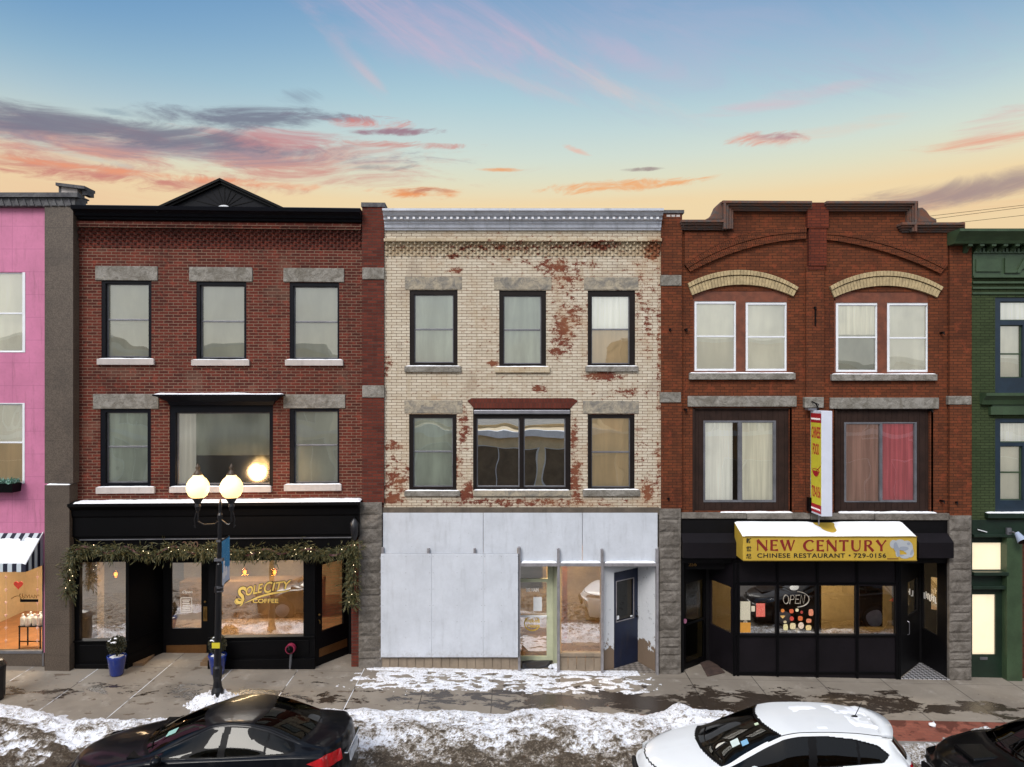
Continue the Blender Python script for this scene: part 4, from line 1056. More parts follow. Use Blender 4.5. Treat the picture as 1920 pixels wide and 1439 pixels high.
# boarded shop front
M['board'] = mat('white_painted_board', '#c0c5cd', .6, .08, 1.2, bump=.15, bscale=3, grime=.16)
t = NT(M['board'].node_tree); b_ = t.n['Principled BSDF']; old = b_.inputs['Base Color'].links[0].from_socket; oc = t.new('ShaderNodeTexCoord').outputs['Object']; x_, y_, z_ = t.sep(oc)
spl = t.smooth(t.m('ADD', t.m('SUBTRACT', .62, z_), t.m('MULTIPLY', t.m('SUBTRACT', t.noise(oc, 14, 5, .7), .5), .9)), .12, .5)
col = t.mix(t.m('MULTIPLY', spl, .4), old, lin('#7d7468')); col = t.mix(t.m('MULTIPLY', t.smooth(t.noise(oc, 30, 2), .72, .76), .5), col, lin('#6d6f74')); t.set(b_.inputs['Base Color'], col)
mb = MB(); a, b, c, d = FB.rect((716, 952, 1236, 966), -.04); mb.box(a, b, -.04, .3, c, d); mb.build('steel_beam', mat('brown_steel_lintel', '#5c5247', .7, .3, 3, grime=.5), B)
mb = MB(); mb.box(FB.x(783), FB.x(784.5), -.07, -.03, FB.z(0, 958), FB.z(0, 952)); 
def panels(rects, y0_, y1_, name, parent=B, m='board'):
    mb = MB()
    for r in rects: FB.box(mb, r, y0_, y1_)
    return mb.build(name, M[m], parent, bevel=.003)
panels([(718, 962, 905.6, 1046), (906.4, 962, 1091.6, 1054), (1092.4, 962, 1233, 1054)], -.05, .02, 'fascia_board')
panels([(714, 1039, 808.9, 1233), (809.1, 1039, 905.9, 1233), (906.1, 1039, 974, 1233)], -.17, -.14, 'window_board')
mb = MB(); a, b, c, d = FB.rect((714, 1036.6, 974, 1039.6), -.13); mb.box(a, b, -.165, -.05, c-.02, c+.002); mb.build('board_ledge', M['post'] if 'post' in M else M['grey_metal'], B)
mb = MB()
for px_ in (718, 761, 806, 812, 857, 903, 909, 940, 971):
    for k in range(7):
        x, z = FB.p(px_, 1044+30.5*k, -.17); mb.box(x-.006, x+.006, -.1725, -.169, z-.006, z+.006)
mb.build('screw', M['grey_metal'], B)
mb = MB(); n = 16
for k in range(n):
    p0_ = 715+(972-715)*k/n; p1_ = 715+(972-715)*(k+1)/n; a, b = FB.x(p0_+.5, -.08), FB.x(p1_-.5, -.08); mb.box(a, b, -.08, 0, -.5, FB.z(0, 1234, -.08))
mb.box(FB.x(715), FB.x(972), -.06, .02, -.5, FB.z(0, 1235, -.08))
M['taupe'] = mat('taupe_boards', '#857766', .75, .15, 3, grime=.3); mb.build('bulkhead', M['taupe'], B, bevel=.004)
M['post'] = mat('oxidised_aluminium_post', '#8d8a8d', .5, .2, 6, metal=.3, grime=.35)
for px, top, bot in ((717, 1027, 1045), (803, 1029, 1045), (890, 1029, 1045), (973.5, 1026, 1260), (1047, 1029, 1260), (1129, 1030, 1260), (1232, 1030, 1260)):
    mb = MB(); x = FB.x(px, -.12); mb.box(x-.028, x+.028, -.17 if bot > 1100 else -.12, -.05, -.5 if bot > 1100 else FB.z(0, bot, -.12), FB.z(0, top, -.12)); mb.build('post', M['post'], B, bevel=.004)
mb = MB(); x = FB.x(713, -.12); mb.box(x-.02, x+.02, -.10, -.02, -.5, FB.z(0, 1030, -.12))
mb.build('corner_trim', M['post'], B, bevel=.004)
mb = MB(); mb.box(FB.x(975), FB.x(1233), -.16, .0, FB.z(0, 1062, -.14), FB.z(0, 1056, -.14)); tb = mb.build('transom_bar', M['post'], B)
for a, b in ((978, 1044), (1051, 1126), (1134, 1229)): snow_strip(tb, FB.x(a, -.1), FB.x(b, -.1), -.155, -.055, FB.z(0, 1056, -.14)-.002, .045, a)
# pane beside the door
wz = FB.rect((1052, 1062, 1127, 1225), -.02)
mb = MB(); mb.quad((wz[0], -.02, wz[2]), (wz[1], -.02, wz[2]), (wz[1], -.02, wz[3]), (wz[0], -.02, wz[3])); mb.build('pane', M['glass_shop'], B)
mb = MB(); a, b = FB.x(1049, -.06), FB.x(1130, -.06); mb.box(a, b, -.1, .04, FB.z(0, 1231, -.08), FB.z(0, 1225, -.08))
for k in range(5): mb.box(a+(b-a)*k/5+.005, a+(b-a)*(k+1)/5-.005, -.06, .02, -.5, FB.z(0, 1231, -.08))
mb.build('bulkhead', M['taupe'], B)
# recessed glass door 252
YD = .55
dx0, dx1 = FB.x(968, YD), FB.x(1033, YD)
dg = FB.rect((973, 1092, 1025, 1231), YD)
mb = MB(); M['cream_paint'] = mat('pale_green_cream_paint', '#b9bda2', .6, .1, 3, grime=.2)
mb.holes(dx0-.3, dx1+.1, -.1, 2.75, [(dg[0]-.3, dg[1], dg[2], dg[3]), (dg[0]-.3, dg[1]+.02, dg[3]+.08, 2.7)], YD, YD+.06); dd = mb.build('door', M['cream_paint'], B)
mb = MB(); mb.quad((dg[0]-.3, YD+.03, dg[2]), (dg[1], YD+.03, dg[2]), (dg[1], YD+.03, 2.7), (dg[0]-.3, YD+.03, 2.7)); mb.build('pane', M['glass_shop'], dd)
zb_ = FB.z(0, 1155, YD); mb = MB(); mb.box(dg[0]-.3, dg[1], YD-.06, YD-.02, zb_-.02, zb_+.025); mb.build('push_bar', M['white_vinyl'], dd)
def dfit(txt, r, y, m, **k): a, b, c, d = FB.rect(r, y); return letters(txt, a, b, c, d, y, m, k.pop('parent'), **k)
dfit('252 MAIN', (986, 1103, 1010, 1110), YD+.02, white_dec, parent=dd, bold=.03, name='number')
gd = mat('yellow_decal', '#d6b545', .6, 0)
dfit('Walk-Ins', (984, 1161, 1012, 1168), YD+.02, gd, parent=dd, bold=.02, name='lettering'); dfit('Welcome', (987, 1170, 1012, 1177), YD+.02, gd, parent=dd, bold=.02, name='lettering')
mb = MB(); cxx, czz = FB.p(998, 1170, YD)
stroke_poly(mb, [(cxx+.19*math.cos(t*.3+.5), czz+.17*math.sin(t*.3+.5)) for t in range(18)], .012, YD+.02, .003); mb.build('decal_ring', gd, dd)
mb = MB(); a, b, c, d = FB.rect((1000, 1120, 1016, 1146), YD+.01); mb.box(a, b, YD+.005, YD+.012, c, d); mb.build('notice', M['white_vinyl'], dd)
mb = MB(); slab(mb, (dx1+.04, YD+.02), (FB.x(1047), -.03), -.5, 2.85, .05); mb.build('recess_wall', M['cream_paint'], B)
mb = MB(); slab(mb, (FB.x(974), -.04), (dx0-.28, YD+.02), -.5, 2.85, .05); mb.build('recess_side', M['taupe'], B)
# blue door bay
YB = .62
m_pl = bpy.data.materials.new('flaking_whitewash'); m_pl.use_nodes = True; t = NT(m_pl.node_tree); b_ = t.n['Principled BSDF']; oc = t.new('ShaderNodeTexCoord').outputs['Object']; x_, y_, z_ = t.sep(oc)
lowm = t.smooth(t.m('ADD', z_, t.m('MULTIPLY', t.m('SUBTRACT', t.noise(oc, 3.5, 5, .65), .5), 1.2)), .52, .48)
sp = t.smooth(t.m('ADD', t.noise(oc, 5, 6, .7), t.m('MULTIPLY', t.smooth(z_, 2.2, 2.9), .12)), .60, .66)
col = t.mix(t.m('MULTIPLY', sp, .55), lin('#c4c7cb'), lin('#7d8084')); col = t.mix(lowm, col, lin('#6f5e4e'))
t.set(b_.inputs['Base Color'], col); b_.inputs['Roughness'].default_value = .8; t.set(b_.inputs['Normal'], t.bump(t.noise(oc, 12, 5), .4, .02))
pa_ = (FB.x(1130), .0); pbl = (FB.x(1151.5, .12), .14); pbr = (FB.x(1196, .62), .62); pc_ = (FB.x(1232), -.02)
mb = MB(); slab(mb, pa_, pbl, -.5, 2.85, .08)
slab(mb, pbr, pc_, -.5, 2.85, .08)
slab(mb, pbl, pbr, 2.22, 2.85, .08); mb.build('plaster_wall', m_pl, B)
zt_ = FB.z(1175, 1079, .4)
gl0, gl1 = FB.z(1172, 1163, .3), FB.z(1172, 1089, .3)
M['blue'] = mat('dark_blue_door', '#0b1832', .5, .25, 3, grime=.35)
bd, L = angled_panel(B, pbl, pbr, -.5, 2.23, (.10, .80, gl0, gl1), M['blue'], 'door', 'glass_dark')
mb = MB(); mb.holes(.10*L-.02, .80*L+.02, gl0-.02, gl1+.02, [(.10*L, .80*L, gl0, gl1)], -.012, .0); mb.build('glazing_bead', M['post'], bd)
mb = MB(); mb.ball((L-.07, -.04, gl0+.02), .03); mb.ball((L-.07, -.03, gl0+.14), .02); mb.build('door_knob', M['black'], bd)
mb = MB(); mb.box(.12*L, .12*L+.07, .0, .02, gl0+.04, gl0+.12); mb.build('sticker', M['white_vinyl'], bd); mb = MB(); mb.box(.7*L, .7*L+.06, .0, .02, gl0+.02, gl0+.05); mb.build('sticker', M['white_vinyl'], bd)
mb = MB(); mb.quad((.1*L, .2, gl0), (.8*L, .2, gl0), (.8*L, .2, gl1), (.1*L, .2, gl1)); mb.build('door_blind', M['darkwood'], bd)
def tile_mat(name, c1, c2, s=.09, metal=0):
    m = bpy.data.materials.new(name); m.use_nodes = True; t = NT(m.node_tree); b = t.n['Principled BSDF']
    oc = t.new('ShaderNodeTexCoord').outputs['Object']; x, y, z = t.sep(oc)
    a = t.m('ADD', x, y); d = t.m('SUBTRACT', x, y)
    ck = t.new('ShaderNodeTexChecker'); t.set(ck.inputs['Vector'], t.comb(t.m('DIVIDE', a, s), t.m('DIVIDE', d, s), .5)); ck.inputs['Scale'].default_value = 1
    n = t.noise(oc, 6, 5, .7)
    col = t.mix(ck.outputs['Fac'], lin(c1), lin(c2)); col = t.mix(t.m('MULTIPLY', t.smooth(n, .45, .7), .5), col, lin('#6b6156'))
    t.set(b.inputs['Base Color'], col); b.inputs['Roughness'].default_value = .45; b.inputs['Metallic'].default_value = metal
    t.set(b.inputs['Normal'], t.bump(ck.outputs['Fac'], .6, .01)); return m
mb = MB(); zz = walk_z(2.9, 0)+.012
poly = [(FB.x(1134), -.05), (FB.x(1230), -.05), pbr, pbl]
i = len(mb.v); mb.v += [(p[0], p[1], gz(p[0])+.012) for p in poly]+[(p[0], p[1], gz(p[0])-.1) for p in poly]
mb.face(i, i+1, i+2, i+3); [mb.face(i+(k+1) % 4, i+k, i+4+k, i+4+(k+1) % 4) for k in range(4)]
mb.build('threshold', tile_mat('diamond_tiles', '#8b8580', '#5f5a55', .14), B)
# room behind
it = MB(); X0, X1 = x0+.1, x1-.1
m_or = mat('orange_tan_wall', '#a09078', .85, .3, .9)
it.quad((X0, 3.4, zf), (X1, 3.4, zf), (X1, 3.4, 3.2), (X0, 3.4, 3.2)); it.quad((X0, .05, zf), (X0, 3.4, zf), (X0, 3.4, 3.2), (X0, .05, 3.2)); it.quad((X1, 3.4, zf), (X1, .75, zf), (X1, .75, 3.2), (X1, 3.4, 3.2)); it.box(X0, X1, .05, 3.4, 2.9, 3.0)
io = it.build('interior', m_or, B)
it = MB(); it.box(X0, FB.x(972), .05, 3.4, -.2, zf+.1); it.box(FB.x(1046), FB.x(1128), .05, .65, -.2, zf+.1); it.box(X0, X1-.2, .70, 3.4, -.2, zf+.1); it.build('floor', M['floorwood'], io)
it = MB(); it.box(1.3, 1.42, 1.6, 1.75, zf, 2.9); it.box(.95, 1.0, .9, 1.0, zf, 2.9); it.build('stud', mat('orange_timber', '#a8673c', .7, .25, 3), io)
it = MB(); it.box(-.2, .75, .7, 2.0, 1.7, 2.9); it.build('soffit', M['darkwood'], io)
ceiling_lamp('ceiling_light', 'lit ceiling fixture behind the glass next to the blue door', (1.2, 1.6, 2.85), 1.0, 300, '#ffd9a4')

# ================= right orange brick building (restaurant)
FC = Frame(960, 0)
Cb = FC.root('orange_brick_building', 'orange red brick building with stepped parapet, yellow brick arches and restaurant front')
M['brick_or'] = brick_mat('orange_red_brick', '#6f3b22', '#562f1b', '#382116', .205, .0655, .0065, dirt='#32140d', dirt_amt=.5, hue2='#884028', bstr=.5)
M['brick_or_dark'] = brick_mat('sooty_orange_brick', '#6f3320', '#5a281b', '#3b1f18', .205, .0655, .0065, dirt='#211310', dirt_amt=.7)
M['terra'] = stone_mat('weathered_brown_coping', '#6b4433', '#4d4947', 3.5, .4)
x0, x1 = FC.x(1240), FC.x(1822); zb = FC.z(0, 966)
UPW = [((1302, 563, 1476, 698), [(1306, 571, 1376, 692), (1402, 573, 1471, 692)], (631, 632)), ((1567, 566, 1741, 700), [(1571, 574, 1641, 694), (1667, 574, 1736, 694)], (633, 634))]
LOW = [(1299, 765, 1481, 959), (1565, 767, 1745, 961)]
zs_ = FC.z(0, 437)
mb = MB(); mb.holes(x0, x1, zb, zs_, [hole(FC, (1300, 545, 1478, 700)), hole(FC, (1565, 547, 1742, 702)), hole(FC, LOW[0]), hole(FC, LOW[1])], .03, .34)
wallo = mb.build('wall', M['brick_or'], Cb)
# stepped parapet
mb = MB()
def poly(pts, y): return [FC.p(a, b, y) for a, b in pts]
mb.prism(poly([(1278, 438), (1822, 438), (1806, 436), (1706, 434), (1706, 392), (1370, 388), (1370, 428), (1278, 426)], .03), .03, .34); mb.build('parapet', M['brick_or'], Cb)
# raised outer field above the relieving arches
def arc(pts, n=40):
    """circle-ish interpolation through three photo points"""
    (ax, ay), (bx, by), (cx, cy) = pts; d = 2*(ax*(by-cy)+bx*(cy-ay)+cx*(ay-by))
    ux = ((ax*ax+ay*ay)*(by-cy)+(bx*bx+by*by)*(cy-ay)+(cx*cx+cy*cy)*(ay-by))/d
    uy = ((ax*ax+ay*ay)*(cx-bx)+(bx*bx+by*by)*(ax-cx)+(cx*cx+cy*cy)*(bx-ax))/d
    r = math.hypot(ax-ux, ay-uy); t0 = math.atan2(ay-uy, ax-ux); t1 = math.atan2(cy-uy, cx-ux)
    return [(ux+r*math.cos(t0+(t1-t0)*k/n), uy+r*math.sin(t0+(t1-t0)*k/n)) for k in range(n+1)]
AL_in, AL_out = arc([(1294.7, 510), (1376.8, 474), (1512, 448.5)]), arc([(1284, 497), (1373, 448), (1512, 426)])
AR_in, AR_out = arc([(1550, 450), (1639, 467), (1764, 514)]), arc([(1550, 431), (1657, 447), (1777, 497)])
def strip(mb, inner, outer, y0_, y1_):
    for k in range(len(inner)-1):
        mb.prism(poly([inner[k], inner[k+1], outer[k+1], outer[k]], y0_), y0_, y1_)
for inn, ou, top in ((AL_in, AL_out, 438), (AR_in, AR_out, 438)):
    mb = MB()
    for k in range(len(ou)-1):
        a, b = ou[k], ou[k+1]
        mb.prism(poly([a, b, (b[0], min(b[1], 436)), (a[0], min(a[1], 436))], -.03), -.03, .05) if min(a[1], b[1]) > 437 else None
    mb.build('spandrel', M['brick_or'], Cb)
    am = MB(); n = 62
    ri = arc([inn[0], inn[20], inn[-1]], n); ro = arc([ou[0], ou[20], ou[-1]], n)
    def lerp(a, b, t): return (a[0]+(b[0]-a[0])*t, a[1]+(b[1]-a[1])*t)
    for k in range(n):
        for q in (0, 1):
            a, b = lerp(ri[k], ri[k+1], .06), lerp(ri[k], ri[k+1], .94); c, d = lerp(ro[k], ro[k+1], .94), lerp(ro[k], ro[k+1], .06)
            f0, f1 = (.02, .48) if q == 0 else (.52, .98)
            am.prism(poly([lerp(a, d, f0), lerp(b, c, f0), lerp(b, c, f1), lerp(a, d, f1)], -.05), -.05-.015*q, .03)
    am.build('relieving_arch', M['brick_or'], Cb)
# piers
for r, o in (((1240, 398, 1279, 955), .06), ((1781, 440, 1822, 968), .06)):
    mb = MB(); a, b, c, d = FC.rect(r, -o); mb.box(a, b, -o, .3, c, d); mb.build('brick_pier', M['brick_or'], Cb)
mb = MB(); a, b, c, d = FC.rect((1512, 500, 1545, 966), -.05); mb.box(a, b, -.05, .3, c, d)
mb.build('brick_pier', M['brick_or'], Cb)
mb = MB(); a, b, c, d = FC.rect((1517, 380, 1550, 500), -.09); mb.box(a, b, -.09, .3, c+.02, d); mb.box(a-.04, b+.04, -.11, .3, c+.9, d-.02)
a, b, c, d = FC.rect((1516, 492, 1546, 506), -.07); mb.box(a, b, -.07, .1, c, d); mb.build('brick_pier', M['brick_or_dark'], Cb)
mb = MB(); a, b, c, d = FC.rect((1239, 394, 1283, 400), -.09); mb.box(a, b, -.09, .4, c, d); mb.build('pier_cap', M['coping'], Cb)
mb = MB()
for k in range(3):
    a, b, c, d = FC.rect((1250+9*k, 403, 1257+9*k, 407), -.065); mb.box(a, b, -.066, -.05, c, d)
mb.build('pale_brick', M['limestone'], Cb)
for r in ((1239, 516, 1278, 536), (1238, 736, 1277, 755), (1509, 745, 1545, 765), (1779, 743, 1822, 759)):
    mb = MB(); a, b, c, d = FC.rect(r, -.085); mb.box(a, b, -.085, .1, c, d); mb.build('pier_stone', M['rock'], Cb, bevel=.012)
stone_pier(FC, Cb, 1236, 1277, 954, out=.1, seed=11); stone_pier(FC, Cb, 1780, 1822, 967, out=.1, seed=23)
# moulded coping, stepped
def coping(pts, th, o, name='coping'):
    """mitred moulding along photo points; th = photo height"""
    mb = MB(); lay = [(0, .25, o), (.25, .5, o-.05), (.5, .8, o-.12), (.8, 1.0, o-.16)]
    for (ax, ay), (bx, by) in zip(pts, pts[1:]):
        if abs(bx-ax) >= abs(by-ay):
            for f0, f1, oo in lay: 
                a = FC.p(ax-(2 if ax < bx else 0), ay+th*f0, -oo); b = FC.p(bx+2, by+th*f0, -oo); c = FC.p(bx+2, by+th*f1, -oo); d = FC.p(ax-2, ay+th*f1, -oo)
                mb.prism([d, c, b, a], -oo, .38-.02*f0)
        else:
            sx = 1 if name == 'L' else -1
            for f0, f1, oo in lay:
                oo -= .003
                a = FC.p(ax+sx*18*f0, min(ay, by)+2, -oo); b = FC.p(ax+sx*18*f1, min(ay, by)+2, -oo); zlo = FC.p(ax, max(ay, by)+(th if sx == 1 else th)*.9, -oo)[1]
                xa_, xb_ = sorted((a[0], b[0])); mb.box(xa_, xb_, -oo, .375-.02*f0, zlo, a[1])
    return mb
for nm, pts in (('L', [(1280, 412), (1357, 412)]), ('L', [(1357, 376), (1357, 412)]), ('L', [(1357, 376), (1521, 377)]), ('R', [(1552, 377), (1720, 377)]), ('R', [(1720, 378), (1720, 417)]), ('R', [(1694, 417), (1808, 417)])):
    coping(pts, 19, .24, nm).build('coping', M['terra'], Cb, bevel=.006)
mb = MB()
sc1 = [(1322, 412), (1330, 408), (1340, 398), (1346, 384), (1352, 378), (1358, 378), (1358, 412)]
mb.prism(poly(sc1[::-1], -.1)[::-1] if False else poly([(1322, 412), (1358, 412), (1358, 378), (1352, 378), (1346, 384), (1340, 398), (1330, 408)], -.1), -.1, .3); mb.build('scroll', M['terra'], Cb, bevel=.02); mb = MB()
mb.prism(poly([(1720, 417), (1757, 417), (1756, 411), (1745, 406), (1738, 396), (1730, 389), (1722, 390), (1720, 392)], -.1), -.1, .3)
mb.build('scroll', M['terra'], Cb, bevel=.02)
# yellow brick arches with brown tympanum, windows
M['yellow'] = mat('buff_arch_brick', '#aa9772', .8, .22, 9, bump=.2, grime=.2); M['brown_paint'] = mat('flaking_brown_paint', '#6d3b27', .7, .3, 5, bump=.3, grime=.3)
for (l, ap, r), (li, api, ri_) in ((((1289, 532), (1391, 507), (1497, 539.6)), ((1298, 554), (1395, 534), (1488, 556))), (((1556, 538), (1661, 508.6), (1768, 539)), ((1564.5, 558), (1661, 536), (1758, 558)))):
    n = 34; oo = arc([l, ap, r], n); ii = arc([li, api, ri_], n); mb = MB()
    for k in range(n):
        for q, (f0, f1) in enumerate(((.0, .62), (.67, 1.0))):
            a, b, c, d = lerp(ii[k], ii[k+1], .05), lerp(ii[k], ii[k+1], .95), lerp(oo[k], oo[k+1], .95), lerp(oo[k], oo[k+1], .05)
            mb.prism(poly([lerp(a, d, f0), lerp(b, c, f0), lerp(b, c, f1), lerp(a, d, f1)], -.03), -.03-.03*q, .05)
    mb.build('yellow_arch', M['yellow'], Cb, bevel=.004)
    ty = MB(); ty.prism([FC.p(a, b+.5, .06) for a, b in [ii[-1]]+[ii[k] for k in range(n-1, 0, -1)]+[ii[0]]][::-1], .06, .3) if False else None
    bot = li[1]+9
    ty.prism(poly([(li[0]+4, bot), (ri_[0]-4, bot)]+[(p[0], p[1]+.5) for p in ii[::-1]], .05), .05, .3); ty.build('tympanum', M['brown_paint'], Cb)
    # plain wall wings filling between hole and arch
for (o, gs, rl), sh in zip(UPW, (('blind_cream', 'blind_cream'), ('blind', 'blind_cream'))):
    mb = MB(); ox0, ox1, oz0, oz1 = FC.rect((o[0]-8, o[1]-2, o[2]+8, o[3]+4), .05)
    hl = [FC.rect((g[0]-4, g[1]-6, g[2]+4, g[3]+4), .05) for g in gs]
    mb.holes(ox0, ox1, oz0, oz1, hl, .045, .3); mb.build('window_surround', M['brown_paint'], Cb)
    for g, r_, s_ in zip(gs, rl, sh):
        shd = [[(s_, 0, 0, 1)]] if g[0] != 1571 else [[('blind', 0, 0, .55), ('curtain_cream', 10, .55, 1)]]
        window(FC, Cb, (g[0]-4.5, g[1]-6.5, g[2]+4.5, g[3]+4.5), [g], (r_,), 'white_vinyl', y0=.06, depth=.08, ysash=.085, sw=.012, shades=shd)
sill(FC, Cb, (1293, 700, 1492, 712), 'rock', .06); sill(FC, Cb, (1560, 702, 1758, 714), 'rock', .06)
lintel(FC, Cb, (1290, 743, 1494, 763)); lintel(FC, Cb, (1557, 746, 1761, 767))
# boarded openings with sliding windows
for r, g2, shs, mx in ((LOW[0], [(1322, 793, 1383, 938), (1391, 793, 1449, 938)], [[('curtain_white', 10, 0, 1, 0, .84)], [('curtain_cream', 12, 0, 1)]], 0), (LOW[1], [(1586, 796, 1648, 940), (1654, 795, 1713, 938)], [[('curtain_pale', 12, 0, 1)], [('curtain_red', 12, 0, 1)]], 0)):
    a, b, c, d = FC.rect(r, .1); g0_ = FC.rect((g2[0][0]-3, g2[0][1]-4, g2[1][2]+6, g2[1][3]+4), .1)
    mb = MB(); n = 17; xs_ = [a+(b-a)*k/n for k in range(n+1)]
    for p_, q_ in zip(xs_, xs_[1:]):
        hs = [g0_]; mb.holes(p_+.004, q_-.004, c, d, hs, .09, .14)
    mb.holes(a, b, c, d, [g0_], .10, .3)
    mb.box(a-.02, a+.03, .03, .09, c, d); mb.box(b-.03, b+.02, .03, .09, c, d); mb.box(a, b, .03, .09, d-.03, d)
    mb.build('board_infill', M['darkwood'], Cb)
    window(FC, Cb, (g2[0][0]-3, g2[0][1]-4, g2[1][2]+6, g2[1][3]+4), g2, (), 'grey_metal', y0=.075, depth=.06, ysash=.09, sw=.012, shades=shs)
mb = MB(); FC.box(mb, (1278, 962, 1400, 973), -.06, .1); FC.box(mb, (1401, 962.5, 1520, 974), -.06, .1); FC.box(mb, (1521, 963, 1640, 975), -.06, .1); FC.box(mb, (1641, 963.5, 1781, 976), -.06, .1); sc_ = mb.build('stone_course', M['rock_brown'], Cb, bevel=.01)
for a_, b_2 in ((1350, 1486), (1572, 1755)): snow_strip(sc_, FC.x(a_), FC.x(b_2), -.05, .08, FC.z(0, 962), .035, a_)
mb = MB(); hooks = [(1256, 618), (1287, 618), (1528, 577), (1768, 624), (1253, 935), (1286, 768), (1793, 942), (1768, 940), (1747, 770)]
for px, py in hooks:
    mb = MB(); x, z = FC.p(px, py, -.07); mb.box(x-.025, x+.025, -.1, .03, z-.02, z+.02); mb.tube([(x, -.09, z), (x+.01, -.12, z-.05)], .012, 5); mb.build('wall_anchor', M['black'], Cb)
mb = MB(); x, z = FC.p(1529, 595, -.07); mb.box(x-.012, x+.012, -.08, -.05, z-.2, z+.2); mb.build('wall_anchor', M['black'], Cb)
mb = MB(); mb.box(x0, x1, .34, 10, zs_-.35, zs_-.2); mb.box(x0, x1, 9.8, 10, -.5, zs_); mb.box(x1-.2, x1, .34, 10, 0, zs_-.1); mb.build('roof', M['roof'], Cb)
interior(Cb, x0+.1, x1-.1, 3.6, [3.3, FC.z(0, 730), FC.z(0, 470)], front=.4)
# restaurant front
m_rf = mat('matt_black_panel', '#0c0b0d', .55, .25, 2, spec=.15); m_rf2 = mat('dark_purple_sheet', '#141115', .5, .25, 1.5, spec=.18)
mb = MB(); mb.box(FC.x(1278), FC.x(1780), -.02, .3, FC.z(0, 1056), FC.z(0, 974)); mb.build('shop_fascia', m_rf, Cb)
YR = -.1
def RX(px, y=YR): return FC.x(px, y)
def RZ(py, y=YR): return FC.z(0, py, y)
wins = [(1387, 1098, 1454, 1188), (1460.5, 1098, 1529, 1188), (1535, 1098, 1603, 1188.5), (1610, 1098.5, 1678, 1189)]
WR = [FC.rect(w_, YR+.03) for w_ in wins]
rfx0, rfx1 = RX(1375.5), RX(1687)
mb = MB(); mb.holes(rfx0, rfx1, -.9, RZ(1050), WR, YR, YR+.08); rf = mb.build('shop_window_wall', m_rf2, Cb)
mb = MB()
for px in (1376, 1383, 1457.3, 1532, 1606.5, 1681, 1686): mb.box(RX(px)-.028, RX(px)+.028, YR-.035, YR, -.9, RZ(1052))
for py in (1093.5, 1192.5, 1262): mb.box(rfx0, rfx1, YR-.03, YR-.001, RZ(py)-.025, RZ(py)+.025)
mb.build('mullion', M['black'], rf, bevel=.004)
for w_ in WR:
    p = MB(); p.quad((w_[0], YR+.03, w_[2]), (w_[1], YR+.03, w_[2]), (w_[1], YR+.03, w_[3]), (w_[0], YR+.03, w_[3])); p.build('pane', M['glass_shop'], rf)
# left recess
yb = .75
q0, q1 = (FC.x(1330, yb), yb), (rfx0, YR+.03)
gz0, gz1 = FC.z(1332, 1169, yb), FC.z(1332, 1086, yb)
angled_panel(Cb, q0, q1, -.9, 2.75, (.06, .9, gz0, gz1), m_rf2, 'side_window')
q2, q3 = (FC.x(1281, .15), .15), (FC.x(1324, yb), yb)
lz0, lz1 = FC.z(1300, 1240, .4), FC.z(1300, 1092, .4)
dr, L = angled_panel(Cb, q2, q3, -.9, 2.75, (.12, .9, lz0, lz1), M['black'], 'door', 'glass_dark')
mb = MB(); mb.quad((.05, .25, lz0), (L, .25, lz0), (L, .25, lz1), (.05, .25, lz1)); mb.build('door_blind', M['interior_dark'], dr)
mb = MB(); mb.box(.1, L-.08, -.015, 0, (lz0+lz1)/2-.04, (lz0+lz1)/2+.02); mb.build('door_rail', M['black'], dr)
mb = MB(); mb.tube([(.06, -.02, (lz0+lz1)/2+.08), (.06, .0, (lz0+lz1)/2+.08)], .055, 12); mb.build('round_sticker', mat('pink_sticker', '#b5718f', .6, 0), dr)
letters('256', FC.x(1291, .2), FC.x(1306, .2), FC.z(0, 1062, .2), FC.z(0, 1055, .2), .195, M['brass'], Cb, bold=.01, name='number')
mb = MB(); mb.box(q3[0]-.02, q0[0]+.06, yb, yb+.06, -.9, 2.75); mb.box(FC.x(1278), rfx0, .2, .26, FC.z(0, 1068, .2), 3.0); mb.box(FC.x(1278), FC.x(1282), .0, .2, -.9, 3); mb.box(FC.x(1278), rfx0, .0, .8, FC.z(0, 1050), FC.z(0, 1048)+.1); mb.build('recess_frame', m_rf, Cb)
# small dark canopies either side
for a_, b_2 in ((1278, 1377), (1716, 1781)):
    zt1, zt2, zt3 = FC.z(0, 1000, -.02), FC.z(0, 1018, -.25), FC.z(0, 1047, -.25)
    mb = MB(); mb.profile_x([(-.02, zt3), (-.25, zt3), (-.25, zt2), (-.02, zt1)][::-1], FC.x(a_, -.1), FC.x(b_2, -.1)); mb.build('dark_canopy', m_rf2, Cb)
# right recess
yb2 = .95
r0, r1 = (rfx1, YR+.03), (FC.x(1724, yb2), yb2)
rz0, rz1 = FC.z(1701, 1157, .3), FC.z(1701, 1094, .3)
rd, L = angled_panel(Cb, r0, r1, -.9, 2.75, (.42, .92, rz0, rz1), m_rf, 'door')
mb = MB(); mb.tube([(.36*L, -.02, rz0-.1), (.36*L, -.06, rz0-.12), (.36*L, -.06, rz0-.4), (.36*L, -.02, rz0-.42)], .01, 6); mb.build('door_handle', M['steel'], rd)
r2, r3 = (FC.x(1728, yb2), yb2), (FC.x(1776, .0), .0)
sz0, sz1 = FC.z(1745, 1186, .6), FC.z(1745, 1053, .6)
sw_, L = angled_panel(Cb, r2, r3, -.9, 2.75, (.03, .62, sz0, sz1), m_rf, 'side_window')
mb = MB()
for k, (z_a, h_) in enumerate(((.62, .05), (.7, .13))): mb.box(.08*L, .55*L, .02, .024, sz0+z_a, sz0+z_a+h_*.6) if k == 0 else None
mb = MB()
